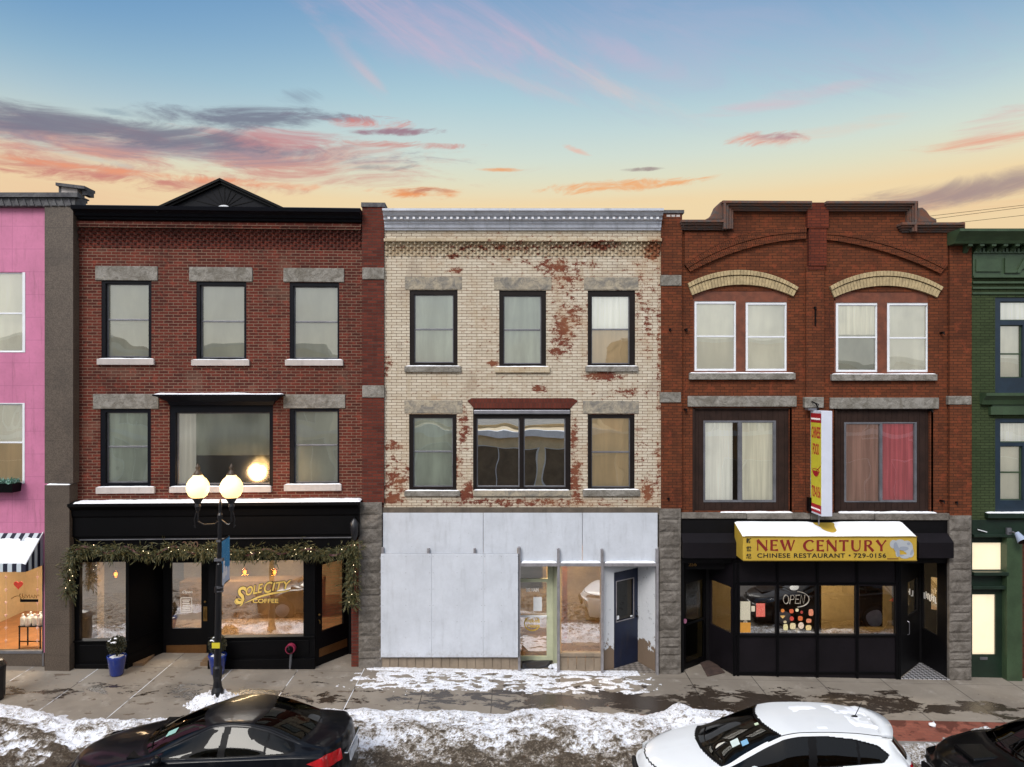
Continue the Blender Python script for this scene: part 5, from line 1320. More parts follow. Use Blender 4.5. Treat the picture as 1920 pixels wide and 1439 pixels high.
for k in range(7): zz = sz0+.74+.02*((k*5) % 3); mb.box(L*(.06+.073*k), L*(.06+.073*k)+L*.028, .017, .021, zz, zz+.15); mb.box(L*(.06+.073*k), L*(.06+.073*k)+L*.055, .017, .021, zz+.06*(k % 3), zz+.06*(k % 3)+.03)
mb.build('decal', white_dec, sw_)
mb = MB(); mb.box(r1[0]-.05, r2[0]+.06, yb2, yb2+.06, -.9, 2.75); mb.box(r3[0]-.02, FC.x(1782), .0, .06, -.9, 2.9); mb.build('recess_frame', m_rf, Cb)
mb = MB(); pl = [(rfx1+.03, -.1), (FC.x(1778), -.1), r3, r2, r1]
i = len(mb.v); n = len(pl); mb.v += [(p[0], p[1], gz(p[0])+.012) for p in pl]+[(p[0], p[1], gz(p[0])-.1) for p in pl]
mb.face(*[i+k for k in range(n)]); [mb.face(i+(k+1) % n, i+k, i+n+k, i+n+(k+1) % n) for k in range(n)]
mb.build('tread_plate', tile_mat('diamond_plate', '#b8b8bc', '#2c2c30', .11, .2), Cb)
# dining room
zf = -.2
it = MB(); X0, X1 = x0+.15, x1-.15; m_din = mat('tan_dining_wall', '#b5a27c', .85, .2, .7)
it.quad((X0, 3.2, zf), (X1, 3.2, zf), (X1, 3.2, 3.0), (X0, 3.2, 3.0)); it.quad((X0, 1, zf), (X0, 3.2, zf), (X0, 3.2, 3.0), (X0, 1, 3.0)); it.quad((X1, 3.2, zf), (X1, 1, zf), (X1, 1, 3.0), (X1, 3.2, 3.0)); it.box(X0, X1, .3, 3.2, 2.85, 2.95)
io = it.build('interior', m_din, Cb)
it = MB(); it.box(rfx0+.05, rfx1-.05, 0, 1, zf-.1, zf+.02); it.box(X0, X1, 1, 3.2, zf-.1, zf+.02); it.build('floor', M['floorwood'], io)
it = MB(); it.box(FC.x(1380, .9), FC.x(1540, .9), .9, 1.0, zf, 2.9); it.box(FC.x(1612, .6), FC.x(1655, .6), .6, .66, zf+1, 2.6); it.build('partition', M['darkwood'], io)
ceiling_lamp('ceiling_light', 'lit ceiling fixture inside the restaurant', (FC.x(1600), 1.7, 2.8), 1.2, 290, '#ffe2b4')
ceiling_lamp('ceiling_light', 'small lit ceiling fixture behind the restaurant window with the menu', (FC.x(1425, .5), .5, 2.35), .3, 12, '#ffe0bb')

# ================= green building at the right edge
FD = Frame(1822, 0)
D = FD.root('green_building', 'dark green painted brick building with bracketed cornice at the right edge')
M['brick_green'] = brick_mat('green_painted_brick', '#3c472c', '#333e25', '#1e2613', .205, .0655, .006, dirt='#1c2c18', dirt_amt=.4, bstr=.7)
M['green'] = mat('dark_green_paint', '#384a34', .45, .2, 2, spec=.4, grime=.2); M['navy'] = mat('navy_trim', '#1a2a38', .45, .2, 2); M['dgreen'] = mat('deep_green_paint', '#16281d', .45, .25, 2)
xR = FD.x(2110)
WD = [((1866, 558, 2010, 737), 0), ((1866, 785, 2010, 965), 0)]
mb = MB(); mb.holes(0, xR, FD.z(1830, 985), FD.z(1830, 445), [hole(FD, w_[0]) for w_ in WD], .0, .32); mb.build('wall', M['brick_green'], D)
for (o, _), gs, rl in zip(WD, ([(1873, 568, 2004, 600), (1873, 612, 1912, 707), (1922, 612, 2004, 707)], [(1873, 794, 2004, 828), (1873, 838, 1912, 936), (1922, 838, 2004, 936)]), ((None, 664, 664), (None, 886, 886))):
    window(FD, D, o, gs, rl, 'navy', 'green', y0=.02, depth=.14, ysash=.08, sw=.02, shades=[[('curtain_white', 0, 0, 1)], [('blind_cream', 0, 0, 1)], [('blind_cream', 0, 0, 1)]])
# frieze and letters
mb = MB(); a, b, c, d = FD.rect((1823, 476, 2110, 519), -.05); mb.box(0, xR, -.05, 0, c, d); mb.box(0, xR, -.09, 0, c-.03, c+.02); mb.box(0, xR, -.09, 0, d, d+.04)
a, b, c, d = FD.rect((1830, 486, 1876, 510), -.07); mb.box(a, b, -.085, -.05, c, d)
for k in range(3): zz = FD.z(1830, 528+10*k, -.06); mb.box(0, xR, -.06+.012*k, 0, zz-.05, zz)
mb.build('frieze', M['green'], D, bevel=.006)
a, b, c, d = FD.rect((1884, 484, 1942, 512), -.08); letters('LA', a, b, c, d, -.05, M['green'], D, bold=.02, th=.045, name='lettering')
mb = MB(); zc, zd = FD.z(1830, 457, -.3), FD.z(1830, 430, -.45)
h = zd-zc; prof = [(.2, zc), (-.3, zc), (-.34, zc+h*.2), (-.42, zc+h*.5), (-.5, zc+h*.75), (-.52, zc+h*.8), (-.52, zc+h), (.2, zc+h*1.02)]
mb.profile_x(prof[::-1], FD.x(1799, -.5), xR); cg = mb.build('cornice', M['green'], D)
for k in range(12):
    mb = MB(); x = FD.x(1812+22*k, -.2); zz = FD.z(1830, 458, -.2)
    mb.profile_x([(.0, zz-.22), (-.08, zz-.18), (-.14, zz-.1), (-.28, zz-.06), (-.28, zz+.02), (0, zz+.02)][::-1], x, x+.1); mb.build('bracket', M['green'], cg, bevel=.004)
mb = MB()
for k in range(40):
    x = .02+k*.09; zz = FD.z(1830, 474, -.1); mb.box(x, x+.05, -.1, 0, zz, zz+.11)
mb.build('dentil', M['green'], cg)
for top, bot in ((737, 760),):
    mb = MB(); a, b, c, d = FD.rect((1847, 737, 2050, 759), -.2)
    mb.profile_x([(0, c), (-.1, c), (-.14, c+(d-c)*.4), (-.22, c+(d-c)*.7), (-.25, c+(d-c)*.75), (-.25, d), (0, d)][::-1], a, xR)
    a, b, c, d = FD.rect((1858, 763, 2050, 778), -.1); mb.box(a, xR, -.1, 0, c, d); mb.box(a+.06, xR, -.06, 0, d, d+.08)
    mb.build('window_hood', M['green'], D)
# lower front
mb = MB(); a, b, c, d = FD.rect((1853, 963, 2050, 972), -.14); mb.box(a, xR, -.14, .02, c, d); s_ = mb.build('sill_ledge', M['dgreen'], D); snow_strip(s_, a, xR, -.13, .01, d, .025, 4)
yl_ = .10
tg = FD.rect((1823, 1018, 1881, 1069), yl_); gg = FD.rect((1823, 1115, 1867, 1228), yl_)
mb = MB(); mb.holes(0, FD.x(1884, yl_), -.9, FD.z(1830, 1000, 0), [tg, gg], yl_, yl_+.08); dfr = mb.build('door', M['dgreen'], D, bevel=.004)
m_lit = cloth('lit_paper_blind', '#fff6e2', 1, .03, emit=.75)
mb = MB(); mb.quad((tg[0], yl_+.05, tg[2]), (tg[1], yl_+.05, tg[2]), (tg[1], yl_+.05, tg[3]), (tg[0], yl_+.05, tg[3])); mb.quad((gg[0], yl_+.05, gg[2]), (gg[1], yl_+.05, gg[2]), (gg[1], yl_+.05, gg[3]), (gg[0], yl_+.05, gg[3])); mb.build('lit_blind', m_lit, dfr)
mb = MB(); mb.quad((tg[0], yl_+.03, tg[2]), (tg[1], yl_+.03, tg[2]), (tg[1], yl_+.03, tg[3]), (tg[0], yl_+.03, tg[3])); mb.quad((gg[0], yl_+.03, gg[2]), (gg[1], yl_+.03, gg[2]), (gg[1], yl_+.03, gg[3]), (gg[0], yl_+.03, gg[3])); mb.build('pane', M['glass_clear'], dfr)
mb = MB(); a, b, c, d = FD.rect((1837, 1232, 1851, 1237), yl_); mb.box(a, b, yl_-.015, yl_, c, d); mb.build('letter_slot', M['steel'], dfr)
mb = MB(); mb.box(0, xR, -.02, .3, FD.z(1830, 1006), FD.z(1830, 975)); mb.box(0, FD.x(1892, -.1), -.1, yl_, FD.z(1830, 1080, -.1), FD.z(1830, 1074, -.1)); mb.box(0, FD.x(1888, -.05), -.04, yl_, FD.z(1830, 1106, -.05), FD.z(1830, 1100, -.05))
mb.box(0, xR, -.1, .0, FD.z(1830, 1008, -.1), FD.z(1830, 1003, -.1)); mb.build('shop_fascia', M['dgreen'], D, bevel=.005)
mb = MB(); mb.box(FD.x(1884), FD.x(1913), -.08, .3, -.9, FD.z(1830, 1003)); mb.build('post', M['green'], D, bevel=.008)
mb = MB(); mb.box(FD.x(1913), xR, .1, .3, -.9, FD.z(1830, 1003)); mb.build('lower_wall', M['brick_pier'], D)
mb = MB(); a, b, c, d = FD.rect((1834, 994, 1851, 999), -.06); mb.hexa([(a, -.06, c+.06), (b, -.06, c), (b, -.03, c), (a, -.03, c+.06)], [(a, -.06, c+.08), (b, -.06, c+.02), (b, -.03, c+.02), (a, -.03, c+.08)]); mb.build('metal_strip', M['white_vinyl'], D)
mb = MB(); mb.box(0, xR, .32, 10, FD.z(1830, 470), FD.z(1830, 460)); mb.box(0, xR, 9.8, 10, -.9, FD.z(1830, 460)); mb.build('roof', M['roof'], D)
interior(D, .1, xR, 3.2, [3.1, FD.z(1830, 770), FD.z(1830, 470)], front=.4)
# ================= signs and awnings
# yellow awning
m_yel = mat('yellow_awning_vinyl', '#b99a3a', .5, .08, 2, spec=.4)
bk = FC.p(1376, 980, -.10); bk2 = FC.p(1686, 981, -.10)
ft = FC.p(1393, 1007, -.72); fb = FC.p(1393, 1052, -.72); ft2 = FC.p(1719, 1009, -.72); bb = FC.p(1377, 1040, -.10)
AX0, AX1 = bk[0], bk2[0]; ax0, ax1 = ft[0], ft2[0]
zTb, zTf, zBf, zBb = bk[1], ft[1], fb[1], bb[1]
AX0 = ax0; AX1 = ax1
aw = thing('awning', 'yellow awning lettered NEW CENTURY over the restaurant windows, snow on top', 'awning', (FC.ox+(AX0+AX1)/2, 0, 0))
cxo = FC.ox+(AX0+AX1)/2
def awx(x): return x+FC.ox-cxo
L0, L1 = awx(AX0), awx(AX1)
mb = MB(); mb.profile_x([(-.10, zBb), (-.72, zBf), (-.72, zTf), (-.10, zTb)][::-1], L0, L1)
mb.build('cover', m_yel, aw, bevel=.008)
mb = MB(); mb.box(L0, L1, -.735, -.72, zBf+.0, zBf+.02); mb.box(L0, L1, -.735, -.72, zTf-.01, zTf+.01); mb.build('edge_piping', mat('dark_yellow_piping', '#8d742a', .5, .1), aw)
# snow on its slope, with a bare patch
mb = MB(); nx, ny = 130, 22; ids = []
for i in range(nx+1):
    row = []
    for j in range(ny+1):
        s_, t_ = i/nx, j/ny
        x = L0+(L1-L0)*s_; y = -.10+(-.62)*t_; z = zTb+(zTf-zTb)*t_
        r = math.hypot((s_-.535+.03*noise.noise((t_*4, 2, 1)))/(.085-.05*t_), (t_-.25)/.62)
        hh = .022+.012*noise.noise((x*2, y*5, 3))
        hh *= min(1, (1.15-t_)*4); e = min(s_, 1-s_)*60; hh *= min(1, e)
        hh = hh-.05*max(0, 1.25-r) if r < 1.25 else hh
        row.append(mb.vert(x, y, z+hh+.002))
    ids.append(row)
for i in range(nx):
    for j in range(ny): mb.face(ids[i][j], ids[i+1][j], ids[i+1][j+1], ids[i][j+1])
mb.build('snow', M['snow'], aw, smooth=True)
def ap(px, py): a, b = FC.p(px, py, -.735); return awx(a), b
YA = -.722
G = {   # flared roman capitals: strokes of points with half widths, in a box 1 high
 'N': (.86, [([(.12, 0), (.12, .5), (.12, 1)], [.055, .035, .06]), ([(.10, 1), (.45, .5), (.80, 0)], [.12, .10, .11]), ([(.78, 0), (.78, .5), (.78, 1)], [.05, .035, .06])]),
 'E': (.62, [([(.14, 0), (.14, .5), (.14, 1)], [.10, .085, .10]), ([(.05, .95), (.35, .96), (.60, .94)], [.05, .04, .08]), ([(.14, .52), (.35, .52), (.52, .52)], [.04, .04, .07]), ([(.05, .05), (.35, .05), (.62, .06)], [.05, .045, .09])]),
 'W': (1.15, [([(.08, 1), (.22, .5), (.36, 0)], [.12, .095, .07]), ([(.34, .0), (.46, .5), (.56, .95)], [.04, .035, .05]), ([(.56, 1), (.68, .5), (.80, 0)], [.11, .09, .07]), ([(.79, 0), (.92, .5), (1.06, 1)], [.04, .035, .06])]),
 'C': (.88, [([(.80, .82), (.72, .93), (.55, .98), (.32, .90), (.15, .70), (.11, .48), (.17, .26), (.34, .08), (.56, .03), (.73, .08), (.82, .18)], [.09, .06, .04, .07, .095, .105, .095, .07, .045, .05, .06])]),
 'T': (.78, [([(.39, 0), (.39, .5), (.39, .95)], [.10, .08, .09]), ([(.02, .93), (.2, .95), (.58, .95), (.76, .93)], [.09, .045, .045, .09])]),
 'U': (.86, [([(.14, 1), (.13, .6), (.15, .28), (.27, .08), (.44, .03), (.60, .08), (.71, .28), (.73, .6), (.73, 1)], [.10, .085, .085, .07, .05, .04, .035, .035, .06])]),
 'R': (.82, [([(.14, 0), (.14, .5), (.14, 1)], [.10, .085, .09]), ([(.12, .95), (.36, .96), (.53, .90), (.58, .74), (.50, .58), (.34, .52), (.16, .51)], [.04, .045, .07, .085, .06, .04, .035]), ([(.34, .52), (.52, .3), (.76, 0)], [.07, .085, .10])]),
 'Y': (.84, [([(.06, 1), (.22, .74), (.42, .45)], [.11, .09, .08]), ([(.78, 1), (.60, .72), (.43, .45)], [.06, .04, .05]), ([(.42, .5), (.42, .25), (.42, 0)], [.085, .08, .10])])}
def roman(mb, word, px0, px1, pyt, pyb, gap=.16):
    tot = sum((G[c][0]+gap) if c != ' ' else .45 for c in word)-gap
    a, zb_ = ap(px0, pyb); b, zt_ = ap(px1, pyt); H_ = zt_-zb_; sx = (b-a)/tot; cx = a
    for n_, c in enumerate(word):
        if c == ' ': cx += .45*sx; continue
        for k, (pts, ws) in enumerate(G[c][1]):
            pp = [(cx+p[0]*sx, zb_+p[1]*H_) for p in pts]
            if len(pp) > 4:   # smooth curves
                q = []; w2 = []
                for i in range(len(pp)-1):
                    p0 = pp[max(0, i-1)]; p1 = pp[i]; p2 = pp[i+1]; p3 = pp[min(len(pp)-1, i+2)]
                    for s in range(4):
                        t = s/4; f = lambda a, b, c, d: .5*(2*b+(c-a)*t+(2*a-5*b+4*c-d)*t*t+(3*b-a-3*c+d)*t**3)
                        q.append((f(p0[0], p1[0], p2[0], p3[0]), f(p0[1], p1[1], p2[1], p3[1]))); w2.append(ws[i]+(ws[i+1]-ws[i])*t)
                q.append(pp[-1]); w2.append(ws[-1]); pp, ws = q, w2
            stroke_poly(mb, pp, [w_*H_*1.22 for w_ in ws], YA-.0004*k, .004)
        cx += (G[c][0]+gap)*sx
mred = mat('dark_red_lettering', '#7a1c1a', .5, .05)
mb = MB(); roman(mb, 'NEW', 1418, 1492, 1013, 1033); roman(mb, 'CENTURY', 1506, 1663, 1013.5, 1034); mb.build('lettering', mred, aw)
mb = MB()
for s, a_, b_, in (('CHINESE', 1420, 1482), ('RESTAURANT', 1489, 1585), ('729-0156', 1601, 1662)):
    p0_, p1_ = ap(a_, 1046.5), ap(b_, 1038)
    put_geo(mb, text_geo(s, .018, 0, 1.12), lambda u, v, d: (p0_[0]+(p1_[0]-p0_[0])*u, YA-.005+d, p0_[1]+(p1_[1]-p0_[1])*v), .004)
p0_ = ap(1593.5, 1042); mb.tube([(p0_[0], YA-.005, p0_[1]), (p0_[0], YA, p0_[1])], .022, 10)
for c_, a_ in (('新', 1009.5), ('世', 1024.5), ('紀', 1038.5)):
    p0_, p1_ = ap(1399.5, a_+9.5), ap(1409, a_)
    put_geo(mb, text_geo(c_, .025), lambda u, v, d: (p0_[0]+(p1_[0]-p0_[0])*u, YA-.005+d, p0_[1]+(p1_[1]-p0_[1])*v), .004)
mb.build('small_lettering', black_dec, aw)
# pale grey animal drawing
mb = MB(); mb2 = MB()
def blob(m_, px, py, rx, ry, y, rot=0, n=16):
    c = ap(px, py); pts = []
    for k in range(n):
        t = 2*math.pi*k/n; dx_, dz_ = rx/83*math.cos(t), ry/83*math.sin(t)
        pts.append((c[0]+dx_*math.cos(rot)-dz_*math.sin(rot), c[1]+dx_*math.sin(rot)+dz_*math.cos(rot)))
    m_.prism(pts, y-.003, y)
blob(mb, 1676, 1021, 7, 8, YA); blob(mb, 1688, 1022, 12, 10, YA-.0006); blob(mb, 1702, 1026, 10, 12, YA-.0012, .3); blob(mb, 1707, 1038, 7, 8, YA-.0018); blob(mb, 1683, 1035, 3.5, 10, YA-.0024); blob(mb, 1697, 1044, 9, 4, YA-.003)
mb.build('drawing', mat('pale_grey_print', '#a6abb0', .6, .05), aw)
blob(mb2, 1680, 1026, 4, 9, YA-.004, .1); blob(mb2, 1684, 1034, 3, 11, YA-.0044, .15); blob(mb2, 1695, 1029, 9, 4, YA-.0048); blob(mb2, 1704, 1020, 3, 2.5, YA-.004); blob(mb2, 1710, 1036, 2.5, 6, YA-.004, -.4); blob(mb2, 1690, 1042, 6, 1.5, YA-.004)
mb2.build('drawing_dark', mat('mid_grey_print', '#8d94a0', .6, .05), aw)  # darker grey of the two-tone print
mb = MB(); p0_, p1_ = ap(1664, 1049.5), ap(1685, 1047); mb.box(p0_[0], p1_[0], YA-.004, YA, p0_[1], p1_[1]); mb.build('phone_strip', mat('brown_print', '#7d5a22', .6, .1), aw)

# projecting sign
sx0, sx1 = FC.x(1540, -.72), FC.x(1560.5, -.72); szt, szb = FC.z(0, 771, -.72), FC.z(0, 969, -.72)
sg = thing('projecting_sign', 'tall white and yellow projecting sign reading CHINESE FOOD 729-0156', 'sign', (sx0, 0, szb))
H_ = szt-szb; W_ = sx1-sx0
mb = MB(); mb.box(0, W_, -.73, -.12, 0, H_); mb.build('cabinet', mat('white_sign_cabinet', '#c9cedb', .5, .04, spec=.4), sg, bevel=.012)
def sface(name, u0, u1, v0, v1, m, d=.003):
    mb = MB(); ya, yb_ = -.12-(.61)*u0, -.12-(.61)*u1
    mb.box(-d, 0, ya, yb_, H_*v0, H_*v1); mb.box(W_, W_+d, ya, yb_, H_*v0, H_*v1); return mb.build(name, m, sg)
sface('yellow_panel', .06, .97, .02, .97, mat('yellow_panel', '#cfc63a', .45, .03), .003)
mrd = mat('red_print', '#a81c28', .5, .03)
sface('red_band', .06, .97, .885, .975, mrd, .006); sface('red_band', .06, .97, .02, .10, mrd, .006)
mb = MB()
def st(s, u0, u1, v0, v1, bold=.0, dd=.006):
    put_geo(mb, text_geo(s, bold), lambda u, v, d: (-dd-.003+d, -.12-.61*(u0+(u1-u0)*u), H_*(v0+(v1-v0)*v)), .003)
    put_geo(mb, text_geo(s, bold), lambda u, v, d: (W_+dd+d, -.12-.61*(u1-(u1-u0)*u), H_*(v0+(v1-v0)*v)), .003)
st('CHINESE', .14, .92, .735, .845, .02, .003); st('FOOD', .24, .80, .575, .685, .02, .003); st('729-0156', .16, .92, .165, .275, .02, .003)
for k in range(24):
    t = k/23*math.pi
for sxx in (-1, 1):
    X_ = (lambda d: -.0065-d if sxx < 0 else W_+.0065+d)
    cxx, czz = -.12-.61*.52, H_*.42
    i = len(mb.v); pts = [(cxx+.17*math.cos(math.pi+math.pi*k/12), czz+.13*math.sin(math.pi+math.pi*k/12)) for k in range(13)]
    mb.v += [(X_(0), p[0], p[1]) for p in pts]; f_ = [i+k for k in range(13)]; mb.face(*f_)
    mb.tube([(X_(0), cxx-.2*math.cos(t*math.pi/8), czz+.05*math.sin(t*math.pi/8)) for t in range(17)], .006, 5); mb.tube([(X_(0), cxx, czz-.02), (X_(0), cxx-.26, czz+.13)], .008, 5)
mb.build('lettering', mrd, sg)
mb = MB()
for s, v in (('upper', .905), ('lower', .04)):
    mb.tube([(-.0095, -.12-.61*(.12+.8*k/40), H_*(v+.015+.009*math.sin(k*1.7))) for k in range(41)], .006, 4)
mb.build('small_lettering', white_dec, sg)
mb = MB(); mb.box(-.06, -.001, -.2, -.02, H_*-.0+.02, H_*.145); mb.build('junction_box', M['black'], sg)
for q in (.3, .8): mb = MB(); mb.box(.02, .05, -.12, .03, H_*q, H_*q+.06); mb.build('wall_bracket', M['black'], sg)
mb = MB(); mb.tube([(W_*.4, -.35, 0), (W_*.4, -.35, -.25)], .015, 6); mb.build('stay', M['steel'], sg)
mb = MB()
mb.tube([(.08, -.3, H_), (.12, -.28, H_+.14), (.05, -.1, H_+.2), (0, .02, H_+.16)], .012, 6); mb.build('cable', M['black'], sg); mb = MB(); mb.tube([(.2, -.12, H_), (.14, -.1, H_+.16), (.02, -.06, H_+.22)], .015, 6)
mb.build('cable', M['black'], sg)
mb = MB(); mb.box(-.12, W_*.3, -.3, -.1, H_+.005, H_+.05); mb.build('mounting_plate', M['steel'], sg)

# striped awning on the pink building
m_str = bpy.data.materials.new('striped_canvas'); m_str.use_nodes = True; t = NT(m_str.node_tree); b_ = t.n['Principled BSDF']; oc = t.new('ShaderNodeTexCoord').outputs['Object']; x_, y_, z_ = t.sep(oc)
s_ = t.m('GREATER_THAN', t.m('FRACT', t.m('DIVIDE', t.m('ADD', x_, .10), .2)), .5)
geo = t.new('ShaderNodeNewGeometry'); nx_, ny_, nz_ = t.sep(geo.outputs['Normal'])
s2 = t.m('GREATER_THAN', t.m('FRACT', t.m('DIVIDE', y_, .2)), .5)
side = t.m('GREATER_THAN', t.m('ABSOLUTE', nx_), .8)
sm_ = t.m('ADD', t.m('MULTIPLY', s_, t.m('SUBTRACT', 1, side)), t.m('MULTIPLY', s2, side))
t.set(b_.inputs['Base Color'], t.mix(sm_, lin('#14172b'), lin('#b9c2c9'))); b_.inputs['Roughness'].default_value = .8
aX1 = FP.x(81, -.0); aX0 = FP.x(-120, 0); zA0, zA1, zA2 = FP.z(40, 1000, 0), FP.z(30, 1059, -.6), FP.z(30, 1073, -.6)
sa = thing('striped_awning', 'black and white striped awning with snow on the pink building', 'awning', FP.world(aX1, 0, 0))
Wd = aX0-aX1
mb = MB(); mb.profile_x([(0, FP.z(80, 1060, 0)), (-.6, zA2), (-.6, zA1), (0, zA0)][::-1], Wd, 0); mb.build('canvas', m_str, sa)
mb = MB(); nx, ny = 60, 20; ids = []
for i in range(nx+1):
    row = []
    for j in range(ny+1):
        x = Wd+(0-Wd)*i/nx; t_ = j/ny; y = -.6*t_; z = zA0+(zA1-zA0)*t_
        hh = .03*sst(.12, .32, t_+.18*noise.noise((x*6, y*9, 0))) - .006; hh *= min(1, (nx-i)/2+.0) if i > nx-3 else 1
        row.append(mb.vert(x, y, z+hh))
    ids.append(row)
for i in range(nx):
    for j in range(ny): mb.face(ids[i][j], ids[i+1][j], ids[i+1][j+1], ids[i][j+1])
mb.build('snow', M['snow'], sa, smooth=True)
mb = MB(); mb.tube([(0, -.0, zA0+.02), (0, -.6, zA1+.02)], .014, 6); mb.tube([(Wd*.62, 0, zA0+.03), (Wd*.62, -.6, zA1+.03)], .014, 6); mb.build('rib', M['white_vinyl'], sa)

# ================= inside the pink shop
x, z = FP.p(56, 1172, .9)
fzl = FP.z(0, 1245, 0)
wx, wy, _ = FP.world(x, .9, 0)
tt = thing('display_stand', 'black thin legged display stand carrying white bottles behind the pink shop window', 'stand', (wx, wy, fzl))
hz_ = z-fzl-.05
for i, (a, b) in enumerate(((-.25, 0), (.25, 0), (.25, .3), (-.25, .3))):
    mb = MB(); mb.box(a-.012, a+.012, b-.012, b+.012, 0, hz_); mb.build('leg', M['black'], tt)
mb = MB(); mb.box(-.27, .27, -.02, .32, hz_, hz_+.025); mb.box(-.25, .25, -.01, .01, hz_*.35, hz_*.35+.02); mb.build('tabletop', M['black'], tt)
mw = mat('white_bottle_plastic', '#f0f2f0', .35, .02)
b0 = None
for k, (dx_, dy_) in enumerate(((-.2, .05), (-.06, .02), (.08, .06), (.2, .04), (.12, .22), (-.12, .22))):
    lab = ['leftmost white bottle on the black stand in the pink shop window', 'white bottle second from left on the black stand in the pink shop', 'white bottle third from left on the black stand in the pink shop', 'rightmost front white bottle on the black stand in the pink shop', 'white bottle in the back row on the right of the black stand', 'white bottle in the back row on the left of the black stand'][k]
    e = thing('bottle', lab, 'bottle', (wx+dx_, wy+dy_, fzl+hz_+.025), 0, 'white bottles in the pink shop window')
    if b0 is None:
        mb = MB(); mb.lathe([(.055, 0), (.058, .02), (.058, .17), (.05, .2), (.02, .22), (.02, .24)], seg=14); bo_ = mb.build('body', mw, e, smooth=True)
        mb = MB(); mb.lathe([(.024, .235), (.024, .275), (.012, .28)], seg=10); ca_ = mb.build('cap', mw, e); b0 = (bo_, ca_)
    else:
        for s_ in b0: c = s_.copy(); COL.objects.link(c); c.parent = e
mb = MB()
x, z = FP.p(34, 1097, .1); hp = []
for k in range(30):
    t_ = 2*math.pi*k/30; hp.append((x-.0066*16*math.sin(t_)**3, z+.0066*(13*math.cos(t_)-5*math.cos(2*t_)-2*math.cos(3*t_)-math.cos(4*t_))))
wx2, wy2, _ = FP.world(0, 0, 0)
mb.prism(hp, .10, .115); o = mb.build('paper_heart', mat('coral_paper', '#e04a40', .7, .05)); o.location = (wx2, wy2, 0); tag(o, 'red paper heart hanging in the pink building shop window', 'decoration')
for kx, (px_, lab) in enumerate(((11, 'string of small pale hearts left in the pink shop window'), (70, 'string of small pale hearts right in the pink shop window'))):
    mb = MB(); x, z0_ = FP.p(px_, 1215, .14); z1_ = FP.z(px_, 1072, .14)
    mb.tube([(x, .14, z0_), (x+.01, .14, (z0_+z1_)/2), (x, .14, z1_)], .004, 4)
    for k in range(6):
        zz = z0_+(z1_-z0_)*(k+.5)/6; mb.prism([(x-.03, zz+.03), (x, zz-.03), (x+.03, zz+.03), (x+.015, zz+.045), (x, zz+.03), (x-.015, zz+.045)], .132, .148)
    o = mb.build('heart_string', mat('pale_pink_paper', '#e9c6c4', .7, .05)); o.location = (wx2, wy2, 0); tag(o, lab, 'decoration')
sh = thing('window_decal', 'gold script lettering over a black strip on the pink building shop window', 'decal', (wx2, wy2, 0))
mb = MB(); a, b, c, d = FP.rect((36, 1112, 73, 1125), .02); stroke_poly(mb, [(a+(b-a)*k/48+.012*math.sin(k*1.1), (c+d)/2+(d-c)*(.42 if k < 10 else .25)*math.sin(k*.85)) for k in range(49)], .006, .014, .003); stroke_poly(mb, [(a-.18+.30*k/10, c+.02+.07*math.sin(k*.31)) for k in range(11)], .008, .014, .003); mb.build('script', M['brass'], sh)
mb = MB(); a, b, c, d = FP.rect((38, 1124, 72, 1129), .02); mb.box(a, b, .012, .018, c, d); mb.build('strip', M['black'], sh)
# window box with leafy plants
px_, py_ = FP.p(-10, 922, -.1)
def leaf_mat(name, c1, c2):
    m = bpy.data.materials.new(name); m.use_nodes = True; t = NT(m.node_tree); b = t.n['Principled BSDF']
    oi = t.new('ShaderNodeTexCoord').outputs['Object']; n = t.noise(oi, 18, 2)
    t.set(b.inputs['Base Color'], t.mix(t.smooth(n, .4, .6), lin(c1), lin(c2))); b.inputs['Roughness'].default_value = .6; return m
def leaf(mb, p, d, L, w_):
    p = Vector(p); d = Vector(d).normalized(); s = d.cross(Vector((rnd.random()-.5, rnd.random()-.5, rnd.random()-.5))).normalized()*w_
    up = d.cross(s).normalized()*w_*.5
    mb.quad(p, p+d*L*.5+s, p+d*L, p+d*L*.5-s+up)
wb = thing('window_box', 'black window box with grey green leafy plants under the pink building window', 'planter', FP.world(px_, -.1, py_))
mb = MB(); w2 = (FP.x(30, -.2)-px_); mb.hexa([(-.5, -.2, 0), (w2-.02, -.2, 0), (w2-.02, .09, 0), (-.5, .09, 0)], [(-.5, -.22, .2), (w2, -.22, .2), (w2, .1, .2), (-.5, .1, .2)]); mb.build('box', M['black'], wb)
mb = MB()
for k in range(420):
    x = rnd.uniform(-.45, w2); y = rnd.uniform(-.2, .06); leaf(mb, (x, y, .19), (rnd.uniform(-1, 1), rnd.uniform(-1.1, .4), rnd.uniform(.3, 1.6)), rnd.uniform(.08, .16), .022)
mb.build('foliage', leaf_mat('grey_green_leaves', '#4f7f68', '#8fb0a5'), wb)

